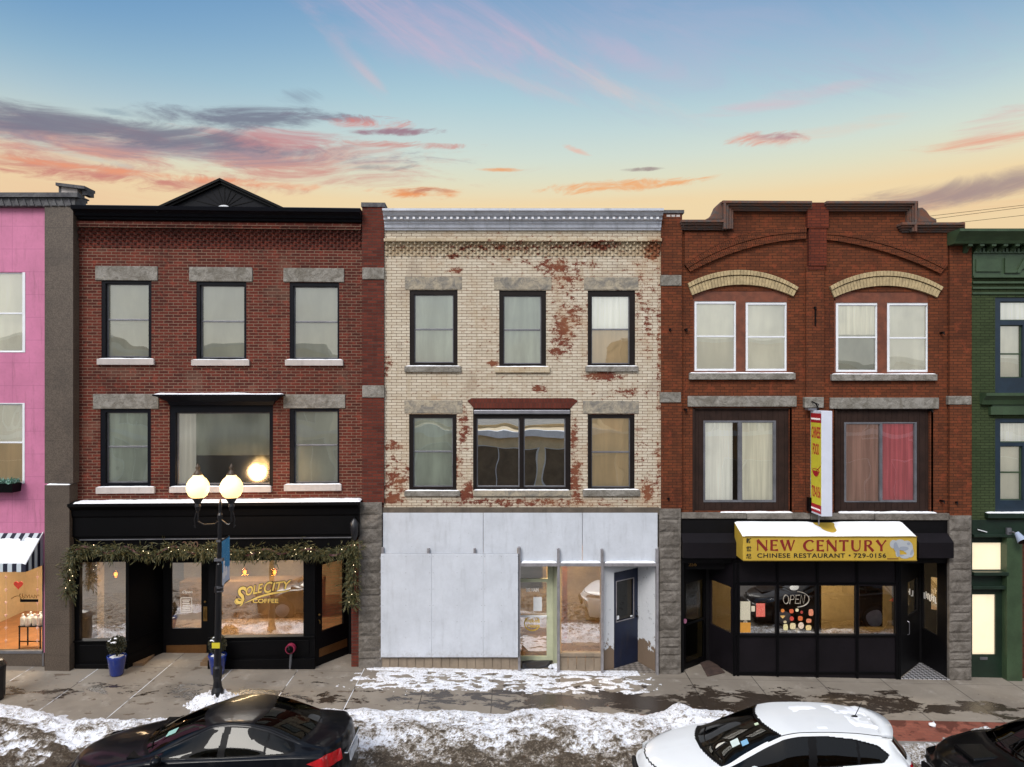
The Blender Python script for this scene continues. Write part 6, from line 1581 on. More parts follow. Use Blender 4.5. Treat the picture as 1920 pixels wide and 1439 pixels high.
# ================= garland over the coffee shop
m_ever = leaf_mat('evergreen_garland', '#2f381c', '#5d552f'); m_rib = mat('dusky_red_ribbon', '#4a1b1e', .6, .2, 6); m_led = mat('fairy_light', '#fff4da', .5, 0, emit='#ffe9b8', estr=5)
def garland(name, label, pts, dens, spread, droop, cat='garland', ribbon=True, yy=-.3):
    """pts: photo points on the shop front; local frame FA at y=-.3"""
    o = FA.world(0, 0, 0); t = thing(name, label, cat, o, FA.a, 'garlands round the coffee shop front')
    P3 = [Vector((FA.p(a, b, yy)[0], yy, FA.p(a, b, yy)[1])) for a, b in pts]
    mb = MB(); mr = MB(); ml = MB(); L = sum((b-a).length for a, b in zip(P3, P3[1:])); n = int(L*dens)
    def at(s):
        s *= L
        for a, b in zip(P3, P3[1:]):
            l = (b-a).length
            if s <= l: return a+(b-a)*(s/l)
            s -= l
        return P3[-1]
    mb.tube([at(k/20) for k in range(21)], .022, 5)
    for k in range(n):
        s = rnd.random(); p = at(s); c_ = .5+.9*noise.noise((s*L*2.6, 3, 1)); r = spread*(.45+1.2*c_)
        p = p+Vector((rnd.gauss(0, r*.4), rnd.gauss(-.02, .05), rnd.gauss(0, r*.4)))
        d = Vector((rnd.uniform(-1, 1), rnd.uniform(-.7, .2), rnd.uniform(-1.2-droop, .45))); ln = rnd.uniform(.08, .24)*(1+droop*.6*c_)
        for q in range(5):
            leaf(mb, p+d.normalized()*ln*q*.18, d+Vector((rnd.uniform(-.6, .6), rnd.uniform(-.4, .4), rnd.uniform(-.5, .5))), ln*.5, .010)
    mb.build('foliage', m_ever, t)
    if ribbon:
        N_ = 60
        for k in range(N_-1):
            a, b = at(k/N_), at((k+1)/N_); ph = k*.55
            oa = Vector((0, -.06+.05*math.cos(ph), .05*math.sin(ph*.6)-.03)); ob = Vector((0, -.06+.05*math.cos(ph+.55), .05*math.sin((ph+.55)*.6)-.03)); wv = Vector((0, .012, .02))
            mr.quad(a+oa-wv, b+ob-wv, b+ob+wv, a+oa+wv)
        mr.build('ribbon', m_rib, t)
    for k in range(int(L*4)):
        p = at(rnd.random())+Vector((rnd.gauss(0, .05), -.1, rnd.gauss(-.03, .06))); ml.ball(p, .008, seg=5, rings=3)
    o_ = ml.build('fairy_lights', m_led, t); o_['kind'] = 'stuff'
    return t
sw = [(136, 1035), (160, 1024), (200, 1030), (232, 1026), (262, 1033), (290, 1037), (322, 1026), (352, 1027), (378, 1032), (398, 1024)]
sw2 = [(398, 1024), (430, 1031), (462, 1034), (496, 1030), (520, 1036), (548, 1027), (580, 1028), (600, 1036), (630, 1033), (655, 1025), (664, 1019)]
garland('garland', 'evergreen garland swag with red ribbon along the left half of the coffee shop front', sw, 230, .085, .8)
garland('garland', 'evergreen garland swag along the right half of the coffee shop front', sw2, 230, .085, .8)
garland('garland', 'evergreen garland hanging down the left edge of the coffee shop front', [(152, 1026), (138, 1040), (131, 1062), (133, 1090), (130, 1116)], 200, .065, .7, yy=-.46)
garland('garland', 'narrow evergreen garland hanging down the right edge of the coffee shop front', [(666, 1015), (664, 1045), (660, 1075), (661, 1105), (657, 1130)], 210, .06, .9)
# covered wall lantern at the right end of the fascia
o_ = FA.world(*(FA.p(664, 1016, -.34)[0], -.34, FA.p(664, 1016, -.34)[1]))
lt_ = thing('covered_lantern', 'black covered lantern at the right end of the coffee shop fascia', 'lantern', o_)
mb = MB(); mb.lathe([(.02, 0), (.05, .04), (.08, .15), (.1, .33), (.09, .43), (.05, .5), (.015, .54)], seg=12)
for k, v in enumerate(mb.v): n_ = noise.noise((v[0]*14, v[1]*14, v[2]*9)); mb.v[k] = (v[0]*(1+.5*n_), v[1]*(1+.5*n_), v[2])
mb.build('cover', mat('black_bag', '#1b1b1f', .35, .3, 8, spec=.5), lt_, smooth=True); mb = MB(); mb.tube([(0, 0, .5), (0, .1, .56), (0, .17, .5)], .012, 6); mb.build('bracket', M['black'], lt_)

# ================= potted box balls
m_pot = mat('cobalt_glazed_pot', '#16307e', .18, .15, 4, spec=.6, coat=.6); m_box = leaf_mat('dark_boxwood', '#20281a', '#433c22')
def potted(px, py, label):
    z0 = None
    for it_ in range(3):
        pass
    D_ = None; best = None
    for k in range(200):
        y = -.2-k*.01; X = (px-960)*(DIST+y)/FPX; z = walk_z(X, y); pyy = HY+(CAMH-z)*FPX/(DIST+y)
        if best is None or abs(pyy-py) < best[0]: best = (abs(pyy-py), X, y, z)
    _, X, y, z = best
    t = thing('potted_shrub', label, 'potted plant', (X, y, z+.004), 0, 'blue pots with clipped shrubs at the coffee shop door')
    mb = MB(); mb.lathe([(.125, 0), (.14, .02), (.19, .36), (.205, .42), (.2, .44), (.17, .44), (.16, .40), (.02, .39)], seg=28); mb.build('pot', m_pot, t, smooth=True)
    mb = MB(); mb.lathe([(.165, .385), (.165, .40), (.02, .42)], seg=18); mb.build('soil', M['snow'], t)
    mb = MB(); mb.tube([(0, 0, .4), (.01, 0, .55)], .02, 6)
    r = random.Random(px)
    for k in range(1500):
        a, c = r.uniform(0, 6.283), r.uniform(-1, 1); s = math.sqrt(1-c*c); rr = .185*(r.random()**.3)*(1+.15*noise.noise((a, c*2, 1)))
        d = Vector((s*math.cos(a), s*math.sin(a), c)); p = d*rr+Vector((0, 0, .66))
        leaf(mb, p, d+Vector((r.uniform(-.8, .8), r.uniform(-.8, .8), r.uniform(-.6, .8))), .04, .013)
    mb.build('foliage', m_box, t)
    mb = MB()
    for k in range(6):
        a, c = r.uniform(3.4, 4.9), r.uniform(.5, .95); s = math.sqrt(1-c*c); d = Vector((s*math.cos(a), s*math.sin(a), c)); mb.ball(Vector((0, 0, .66))+d*.185, r.uniform(.015, .035), 1.6, 1, .7, 7, 4)
    mb.build('snow', M['snow'], t, smooth=True)
potted(219, 1266, 'clipped round shrub in a blue glazed pot left of the coffee shop door')
potted(408, 1264, 'clipped round shrub in a blue glazed pot behind the street lamp')
# fire department connection
x, z = FA.p(545, 1217, -.3)
fd = thing('fire_hose_connection', 'black fire hose connection with red rim below the wide coffee shop window', 'hose connection', FA.world(x, -.14, walk_z(FA.world(x, 0, 0)[0], 0)))
zz = z-fd.location.z
mb = MB(); mb.tube([(-.06, 0, -.1), (-.04, -.03, .1), (0, -.08, zz-.05), (0, -.1, zz)], .03, 8); mb.build('pipe', M['grey_metal'], fd)
mb = MB(); mb.tube([(0, -.08, zz), (0, -.20, zz)], [.11, .11], 20); mb.build('rim', mat('faded_red_metal', '#8a2342', .5, .2), fd)
mb = MB(); mb.tube([(0, -.20, zz), (0, -.24, zz)], [.085, .07], 18); mb.ball((0, -.25, zz), .045, 1, .7, 1); mb.build('cap', M['black'], fd)

# ================= street lamp
LX0, LY = -6.03, -2.15; DL = DIST+LY
def lpz(py): return CAMH-(py-HY)*DL/FPX
def lpx(px): return (px-960)*DL/FPX
lz = walk_z(LX0, LY)
sl = thing('street_lamp', 'lit black street lamp with two glowing globes in front of the coffee shop', 'street lamp', (LX0, LY, lz))
m_iron = mat('black_iron', '#101014', .35, .2, 4, spec=.5)
def sz(py): return lpz(py)-lz
mb = MB(); prof = [(.16, 0), (.16, .05), (.13, .1), (.12, .3), (.09, .38), (.075, .5), (.09, sz(1262)-.06), (.09, sz(1252)), (.072, sz(1248)), (.062, sz(1112)), (.085, sz(1110)), (.085, sz(1100)), (.065, sz(1098)), (.06, sz(1062)), (.06, sz(1058)), (.045, sz(1056)), (.04, sz(975)), (.055, sz(972)), (.055, sz(966)), (.035, sz(962)), (.03, sz(945)), (.02, sz(940)), (.005, sz(935))]
prof = sorted(prof, key=lambda p: p[1])
mb.lathe(prof, seg=18)
mb.v = [(x+(.075*max(0, z-1)/4.0), y, z) for x, y, z in mb.v]
mb.build('pole', m_iron, sl, smooth=False)
mb = MB()
for py in (1101, 1108): mb.lathe([(.088, sz(py)-.008), (.088, sz(py)+.008)], cx=.04, seg=16)
mb.build('collar', M['steel'], sl)
mb = MB(); mb.box(-.075, .045+.04, -.1, -.08, sz(1213), sz(1203)); mb.build('sticker', mat('yellow_sticker', '#c7b82e', .5, .05), sl)
gl_m = mat('lit_opal_globe', '#fff3c8', .3, 0, emit='#ffd080', estr=1.9)
for px_ in (371, 434):
    gx = lpx(px_)-LX0; zc_ = sz(915); s_ = -1 if px_ < 400 else 1; cx_ = .07
    arm = MB(); arm.tube([(cx_, 0, sz(975)), (cx_+s_*.12, 0, sz(983)), (gx*.75+cx_*.25, 0, sz(984)), (gx-s_*.0, 0, sz(978)), (gx, 0, sz(968)), (gx, 0, sz(955))], .018, 7)
    arm.tube([(gx+s_*.03, 0, sz(960)), (gx+s_*.07, 0, sz(975)), (gx+s_*.05, 0, sz(990)), (gx+s_*.08, 0, sz(985))], .011, 6)
    ao = arm.build('arm', m_iron, sl)
    f = MB(); f.lathe([(.04, sz(958)), (.06, sz(950)), (.05, sz(945)), (.09, sz(938)), (.12, sz(934)), (.12, sz(931))], cx=gx, seg=16); f.build('fitter', m_iron, ao)
    g = MB(); R_ = .225
    g.lathe([(.10, zc_-.215), (.17, zc_-.165), (.215, zc_-.07), (.228, zc_+.01), (.215, zc_+.09), (.17, zc_+.17), (.11, zc_+.225), (.085, zc_+.27), (.07, zc_+.31), (.03, zc_+.34)], cx=gx, seg=24)
    go = g.build('globe', gl_m, sl, smooth=True)
    h = MB(); h.ball((gx, 0, zc_), .10, 1, 1, 1.2); 
    f = MB(); f.lathe([(.09, zc_+.26), (.095, zc_+.28), (.05, zc_+.34), (.03, zc_+.37), (.05, zc_+.41), (.025, zc_+.46), (.005, zc_+.50)], cx=gx, seg=12); f.build('finial', mat('bronze_finial', '#4a3a2a', .5, .2), go, smooth=True)
    L = bpy.data.lights.new('lamp_light', 'POINT'); L.energy = 38; L.color = (1, .60, .27); L.shadow_soft_size = .24
    lo_ = bpy.data.objects.new('lamp_light', L); COL.objects.link(lo_); lo_.parent = sl; lo_.location = (gx, .26, zc_-.12)
# banner arm and banner
mb = MB(); mb.box(-.05, .12, -.05, .05, sz(1052), sz(1047)); mb.box(.0, .08, -.06, .05, sz(1016), sz(1012)); mb.build('clamp', M['steel'], sl)
bx = lpx(408)
bn = thing('banner', 'blue winter banner with white figures hanging from the street lamp', 'banner', (bx, LY+.08, 0))
zt_, zb_ = lpz(1020), lpz(1106)
m_ban = bpy.data.materials.new('blue_banner'); m_ban.use_nodes = True; t = NT(m_ban.node_tree); b_ = t.n['Principled BSDF']; oc = t.new('ShaderNodeTexCoord').outputs['Object']; x_, y_, z_ = t.sep(oc)
low = t.smooth(t.m('ADD', z_, t.m('MULTIPLY', t.m('SUBTRACT', t.noise(oc, 5, 3), .5), .25)), zb_+.32, zb_+.26)
spk = t.smooth(t.noise(oc, 30, 2), .62, .68)
col = t.mix(t.m('MULTIPLY', spk, .6), lin('#2f7fb5'), lin('#a9cfe6')); col = t.mix(low, col, lin('#b9c6dc'))
t.set(b_.inputs['Base Color'], col); b_.inputs['Roughness'].default_value = .7
mb = MB(); n = 14
for k in range(n):
    a, b = k/n, (k+1)/n; f = lambda q: (.01-.085*q+.012*math.sin(q*7), q*.72)
    (xa_, ya_), (xb_, yb_) = f(a), f(b); mb.quad((xa_, ya_, zb_), (xb_, yb_, zb_), (xb_, yb_, zt_), (xa_, ya_, zt_)); mb.quad((xb_+.004, yb_, zb_), (xa_+.004, ya_, zb_), (xa_+.004, ya_, zt_), (xb_+.004, yb_, zt_))
mb.build('cloth', m_ban, bn)
mb = MB(); mb.tube([(0, -.04, zt_), (-.08, .76, zt_)], .014, 6); mb.tube([(0, -.04, zb_), (-.08, .76, zb_)], .014, 6); mb.build('rod', m_iron, bn)
mb = MB()
for yy, zz, r in ((.25, zb_+.22, .09), (.25, zb_+.36, .07), (.25, zb_+.47, .05), (.5, zb_+.2, .06), (.5, zb_+.3, .045)):
    q_ = yy/.72; mb.ball((.014-.085*q_+.012*math.sin(q_*7)+.004, yy, zz), r, .06, 1, 1, 12, 6)
mb.build('figure', M['white_vinyl'], bn)

# ================= lantern on the green building
o_ = FD.world(FD.x(1908, -.3), -.08, FD.z(1908, 1010, -.3))
wlt = thing('wall_spotlight', 'grey adjustable spotlight on the green building post', 'spotlight', o_)
mb = MB(); mb.box(-.1, .0, -.02, .04, .02, .2); mb.tube([(-.05, -.02, .1), (-.03, -.12, .13), (.0, -.2, .1)], .02, 8); mb.build('mount', M['grey_metal'], wlt)
mb = MB(); mb.tube([(.02, -.16, .12), (.06, -.3, -.05)], [.05, .11], 14); mb.build('head', mat('pale_grey_cast_metal', '#9aa6bd', .4, .1), wlt); mb = MB(); mb.tube([(.06, -.3, -.05), (.062, -.31, -.06)], [.1, .1], 14); mb.build('lens', M['black'], wlt)

# ================= window items of the restaurant
def item(name, label, cat, r, col, y=-.03, group=None, rough=.7):
    x0_, x1_, z0_, z1_ = FC.rect(r, y); mb = MB(); mb.box(x0_-x0_, x1_-x0_, 0, .006, 0, z1_-z0_)
    o = mb.build(name, mat(name+'_print', col, rough, .08, 9) if isinstance(col, str) else col); o.location = (x0_+FC.ox, y, z0_)
    return tag(o, label, cat, group)
def lined(name, c, lc, n=14):
    m = mat(name, c, .7, .03); t = NT(m.node_tree); b = t.n['Principled BSDF']; old = b.inputs['Base Color'].links[0].from_socket
    oc = t.new('ShaderNodeTexCoord').outputs['Object']; x, y, z = t.sep(oc)
    l = t.m('GREATER_THAN', t.m('FRACT', t.m('MULTIPLY', z, n)), .5); w_ = t.m('GREATER_THAN', t.noise(t.comb(t.m('MULTIPLY', x, 60), 0, t.m('FLOOR', t.m('MULTIPLY', z, n))), 1, 2), .48)
    t.set(b.inputs['Base Color'], t.mix(t.m('MULTIPLY', t.m('MULTIPLY', l, w_), .5), old, lin(lc))); return m
item('menu_poster', 'tall cream menu sheet taped inside the leftmost restaurant window', 'poster', (1386.5, 1128.5, 1407, 1163), lined('menu_sheet', '#cfc8b0', '#6d675a', 40), -.079)
item('menu_poster', 'red and white menu sheet in the leftmost restaurant window', 'poster', (1418, 1132, 1434.5, 1157), lined('red_menu_sheet', '#cf4a42', '#ecc0a0', 34), -.079)
item('notice', 'small cream card between the two menu sheets in the restaurant window', 'notice', (1409, 1137, 1415.5, 1147), '#cfc6ae', -.079)
item('notice', 'orange sheet at the bottom left corner of the restaurant windows', 'notice', (1387, 1168, 1407.5, 1186.5), '#c58a34', -.079)
for px, py, lb in ((1398.5, 1168.5, 'white round globe lamp in the leftmost restaurant window'), (1495.5, 1183, 'white round globe lamp under the stickers in the restaurant window')):
    x, z = FC.p(px, py, -.03); mb = MB(); mb.ball((0, 0, 0), .052, seg=16, rings=9); o = mb.build('globe_lamp', mat('white_globe_lit', '#ffffff', .4, 0, emit='#fff4ea', estr=.5), smooth=True); o.location = (x+FC.ox, -.005, z); tag(o, lb, 'lamp', 'white globe lamps in the restaurant windows')
# stickers, each one
stk = [(1467, 1145, 7, 7, '#d8823a', 'orange bowl sticker at the left of the top sticker row'), (1483.5, 1146, 8, 8, '#d2603a', 'orange red square sticker second in the top sticker row'), (1494, 1144, 6, 6, '#e2d8b0', 'small cream square sticker in the top sticker row'), (1502.5, 1148, 5, 6, '#a33b30', 'small dark red sticker in the top sticker row'), (1520, 1148.5, 9, 13, '#d98a6a', 'tall pink and red sticker at the right of the top row'),
       (1467, 1157, 10, 6, '#dcb36a', 'tan fan shaped sticker under the orange bowl sticker'), (1484, 1160, 8, 9, '#c4483a', 'red square sticker in the middle of the second sticker row'), (1500, 1159.5, 9, 9, '#cf6a3c', 'orange and red sticker right of centre in the second sticker row'), (1516, 1164, 10, 8, '#d98a66', 'salmon sticker at the right of the second sticker row'),
       (1471.5, 1166, 6, 5, '#cdbf95', 'small beige sticker above the pale egg shaped sticker'), (1472.5, 1176, 9, 12, '#e3d7a0', 'pale yellow egg shaped sticker in the bottom row'), (1486, 1174, 11, 12, '#e5cfa4', 'cream character shaped sticker second in the bottom row'), (1501.5, 1173, 11, 13, '#e0c9b4', 'cream and red sticker third in the bottom row'), (1515.5, 1177, 11, 10, '#e6c78c', 'yellow cream sticker at the right of the bottom row')]
for k, (px, py, w_, h_, c, lb) in enumerate(stk):
    x, z = FC.p(px, py, -.055); mb = MB(); n = 14; a_, b_ = w_/165, h_/165
    pw = .6 if k % 3 else 1.0
    if k == 5: pts = [(-a_, b_*.8), (0, -b_), (a_, b_*.8), (a_*.5, b_), (-a_*.5, b_)]
    else:
        pts = []
        for q in range(n):
            t_ = 2*math.pi*q/n; cs, sn = math.cos(t_), math.sin(t_); pts.append((a_*math.copysign(abs(cs)**pw, cs), b_*math.copysign(abs(sn)**pw, sn)))
    mb.prism(pts, 0, .003); o = mb.build('window_sticker', mat('sticker_print', c, .6, .35, 40)); o.location = (x+FC.ox, -.075, z); tag(o, lb+' on the restaurant window', 'sticker', 'stickers on the second restaurant window')
# OPEN sign: unlit tubes
x, z = FC.p(1491, 1123, -.02); sx_ = 1/83
on_ = thing('open_sign', 'unlit white tube sign reading OPEN inside an oval in the restaurant window', 'sign', (x+FC.ox, -.082, z))
m_tube = mat('glass_tube', '#a79f92', .3, .05, spec=.6)
def tb_(mb, pts, r=.007): mb.tube([(a*sx_, 0, b*sx_) for a, b in pts], r, 6)
mb = MB(); tb_(mb, [(-19.5+5.2*math.cos(t*.4), 8.5*math.sin(t*.4)) for t in range(17)])
tb_(mb, [(-12.5, -9), (-10, 8), (-5.5, 8), (-3.5, 4.5), (-5, 0), (-11.4, -.5)]); tb_(mb, [(7, 8.2), (0, 8), (-1.8, -8), (5.6, -7.8)]); tb_(mb, [(-1, .3), (5, .3)]); tb_(mb, [(7.5, -8.5), (10, 8.5), (14.5, -8), (17, 9)]); mb.build('letters', m_tube, on_)
mb = MB(); tb_(mb, [(1+24*math.cos(a*.1), 15*math.sin(a*.1)) for a in range(-15, 16)], .008); mb.build('oval', m_tube, on_)
# mats
def mat_thing(name, label, poly_, z0, m, th=.015, lump=0):
    mb = MB(); cx = sum(p[0] for p in poly_)/len(poly_); cy = sum(p[1] for p in poly_)/len(poly_); N_ = 14
    ids = []
    for i in range(N_+1):
        row = []
        for j in range(N_+1):
            u, v = i/N_, j/N_; a = Vector(poly_[0]).lerp(Vector(poly_[1]), u); b = Vector(poly_[3]).lerp(Vector(poly_[2]), u); p = a.lerp(b, v)
            h = th+lump*max(0, noise.noise((p.x*3+5, p.y*4, 1))+.4)*(u*.8+.2); row.append(mb.vert(p.x-cx, p.y-cy, h))
        ids.append(row)
    for i in range(N_):
        for j in range(N_): mb.face(ids[i][j], ids[i+1][j], ids[i+1][j+1], ids[i][j+1])
    nb = len(mb.v); rim = [ids[i][0] for i in range(N_+1)]+[ids[N_][j] for j in range(1, N_+1)]+[ids[i][N_] for i in range(N_-1, -1, -1)]+[ids[0][j] for j in range(N_-1, 0, -1)]
    low_ = [mb.vert(mb.v[r][0], mb.v[r][1], 0) for r in rim]
    for k in range(len(rim)): q = (k+1) % len(rim); mb.face(rim[q], rim[k], low_[k], low_[q])
    o = mb.build(name, m, smooth=True); o.location = (cx, cy, z0); return tag(o, label, 'mat')
g1 = gz(4.9)+.014
mat_thing('door_mat', 'worn brown door mat lying askew at the restaurant left entrance', [(FC.ox+RX(1319, .3), .62), (FC.ox+RX(1326, -.2), -.22), (FC.ox+RX(1362, -.1), .02), (FC.ox+RX(1338, .7), .85)], g1, mat('brown_mat', '#43332d', .95, .4, 6, bump=.4))
mat_thing('door_mat', 'crumpled black rubber mat in front of the 252 glass door', [(.24, .48), (.24, -.05), (.86, .14), (.98, .5)], gz(.5)+.0, mat('black_rubber', '#222024', .6, .3, 6, bump=.3), .02, .18)
mb = MB(); r = random.Random(3)
for k, (a, b, s) in enumerate(((1.0, .1, .09), (1.06, -.02, .07), (.9, .05, .05))):
    i = len(mb.v); mb.ball((a, b, .05), s, 1, .9, .7, 9, 5)
for k in range(len(mb.v)): v = mb.v[k]; n_ = noise.noise((v[0]*17, v[1]*17, v[2]*17))*.04; mb.v[k] = (v[0]+n_-.98, v[1]+n_-.04, v[2]+n_)
o = mb.build('litter', mat('crumpled_white_paper', '#d6dae2', .8, .1)); o.location = (.98, .04, gz(1)); tag(o, 'crumpled white paper litter beside the black rubber mat', 'litter')
mb = MB(); mb.ball((0, 0, .04), .07, 1.1, .8, .6, 9, 5)
for k in range(len(mb.v)): v = mb.v[k]; n_ = noise.noise((v[0]*25, v[1]*25, v[2]*25))*.03; mb.v[k] = (v[0]+n_, v[1]+n_, v[2]+n_)
X_, Y_ = (1747-960)*14.6/FPX, -2.42; o = mb.build('snow_lump', M['snow'], smooth=True); o.location = (X_, Y_, walk_z(X_, Y_)); tag(o, 'lump of snow on the red brick strip behind the white car', 'snow lump')
# litter bin at the left edge
X_, Y_ = (-14-960)*14.9/FPX, -2.1
bn_ = thing('litter_bin', 'dark round litter bin just entering the left edge', 'litter bin', (X_, Y_, walk_z(X_, Y_)))
mb = MB(); mb.lathe([(.2, 0), (.22, .1), (.23, .62), (.2, .66)], seg=20); mb.build('body', m_iron, bn_, smooth=False); mb = MB(); mb.lathe([(.24, .64), (.24, .7), (.18, .8), (.05, .84)], seg=20); mb.build('lid', m_iron, bn_)
# wires beyond the roofs
def wire(p, q, sag, label):
    mb = MB(); Y = 14; a = Vector(((p[0]-960)*(DIST+Y)/FPX, 0, CAMH-(p[1]-HY)*(DIST+Y)/FPX)); b = Vector(((q[0]-960)*(DIST+Y)/FPX, 0, CAMH-(q[1]-HY)*(DIST+Y)/FPX))
    d = b-a; pts = [a+d*(k/20-.0)-Vector((0, 0, sag*4*(k/20)*(1-k/20))) for k in range(31)]
    pts = [a+d*(k/12-1)-Vector((0, 0, 0))+Vector((0, 0, -.02*(k-12)*0)) for k in range(40)]
    o = mb.tube([v for v in pts], .009, 5); o = mb.build('overhead_wire', M['black']); o.location = (0, Y, 0); tag(o, label, 'wire', 'overhead wires beyond the roofs')
wire((1757, 404), (1920, 385), 0, 'topmost thin overhead wire above the green building')
wire((1757, 410), (1920, 389), 0, 'middle thin overhead wire above the green building')
wire((1812, 416), (1920, 404), 0, 'lowest thin overhead wire just above the green cornice')

# ================= cars
def cr(pts, x):
    if x <= pts[0][0]: return pts[0][1]
    if x >= pts[-1][0]: return pts[-1][1]
    for i in range(len(pts)-1):
        if x <= pts[i+1][0]:
            (x1, y1), (x2, y2) = pts[i], pts[i+1]; h = x2-x1
            def sl_(a, b): return (b[1]-a[1])/(b[0]-a[0])
            def tg(k):
                if k == 0: return sl_(pts[0], pts[1])
                if k == len(pts)-1: return sl_(pts[-2], pts[-1])
                s0, s1 = sl_(pts[k-1], pts[k]), sl_(pts[k], pts[k+1])
                return 0 if s0*s1 <= 0 else 2*s0*s1/(s0+s1)
            t = (x-x1)/h; m1, m2 = tg(i)*h, tg(i+1)*h
            return (2*t**3-3*t*t+1)*y1+(t**3-2*t*t+t)*m1+(-2*t**3+3*t*t)*y2+(t**3-t*t)*m2
def inpoly(p, poly_):
    x, y = p; c = False; n = len(poly_)
    for i in range(n):
        x1, y1 = poly_[i]; x2, y2 = poly_[(i+1) % n]
        if (y1 > y) != (y2 > y) and x < (x2-x1)*(y-y1)/(y2-y1)+x1: c = not c
    return c
def paint(name, col, metal=0, rough=.3, dirt=.2):
    m = bpy.data.materials.new(name); m.use_nodes = True; t = NT(m.node_tree); b = t.n['Principled BSDF']; oc = t.new('ShaderNodeTexCoord').outputs['Object']; x, y, z = t.sep(oc)
    d = t.m('MULTIPLY', t.m('ADD', t.smooth(z, .8, .2), t.m('MULTIPLY', t.smooth(t.noise(oc, 3, 5, .7), .5, .8), .3)), dirt, clamp=True)
    t.set(b.inputs['Base Color'], t.mix(d, lin(col), lin('#8b857c'))); b.inputs['Metallic'].default_value = metal
    t.set(b.inputs['Roughness'], t.m('ADD', rough, t.m('MULTIPLY', d, .4)))
    b.inputs['Coat Weight'].default_value = .4; b.inputs['Coat Roughness'].default_value = .05; b.inputs['Coat IOR'].default_value = 1.38; b.inputs['Specular IOR Level'].default_value = .12
    return m
M['car_glass'] = glass_mat('tinted_car_glass', '#303a37', 1.0, 1.42, .01, 3)
M['car_in'] = mat('car_upholstery', '#2a2725', .8, .3, 5); M['car_trim'] = mat('black_car_trim', '#070709', .5, .1, spec=.15); M['chrome'] = mat('chrome', '#c9ccd2', .15, .02, metal=1)
M['tail'] = mat('red_tail_lamp', '#b00d18', .15, .2, 20, coat=1, emit='#a0060e', estr=.12); M['head'] = glass_mat('headlamp_lens', '#aab3bb', 1.0, 1.8); M['tyre'] = mat('tyre_rubber', '#151515', .85, .2); M['plate'] = mat('licence_plate', '#d7dbe2', .5, .05)
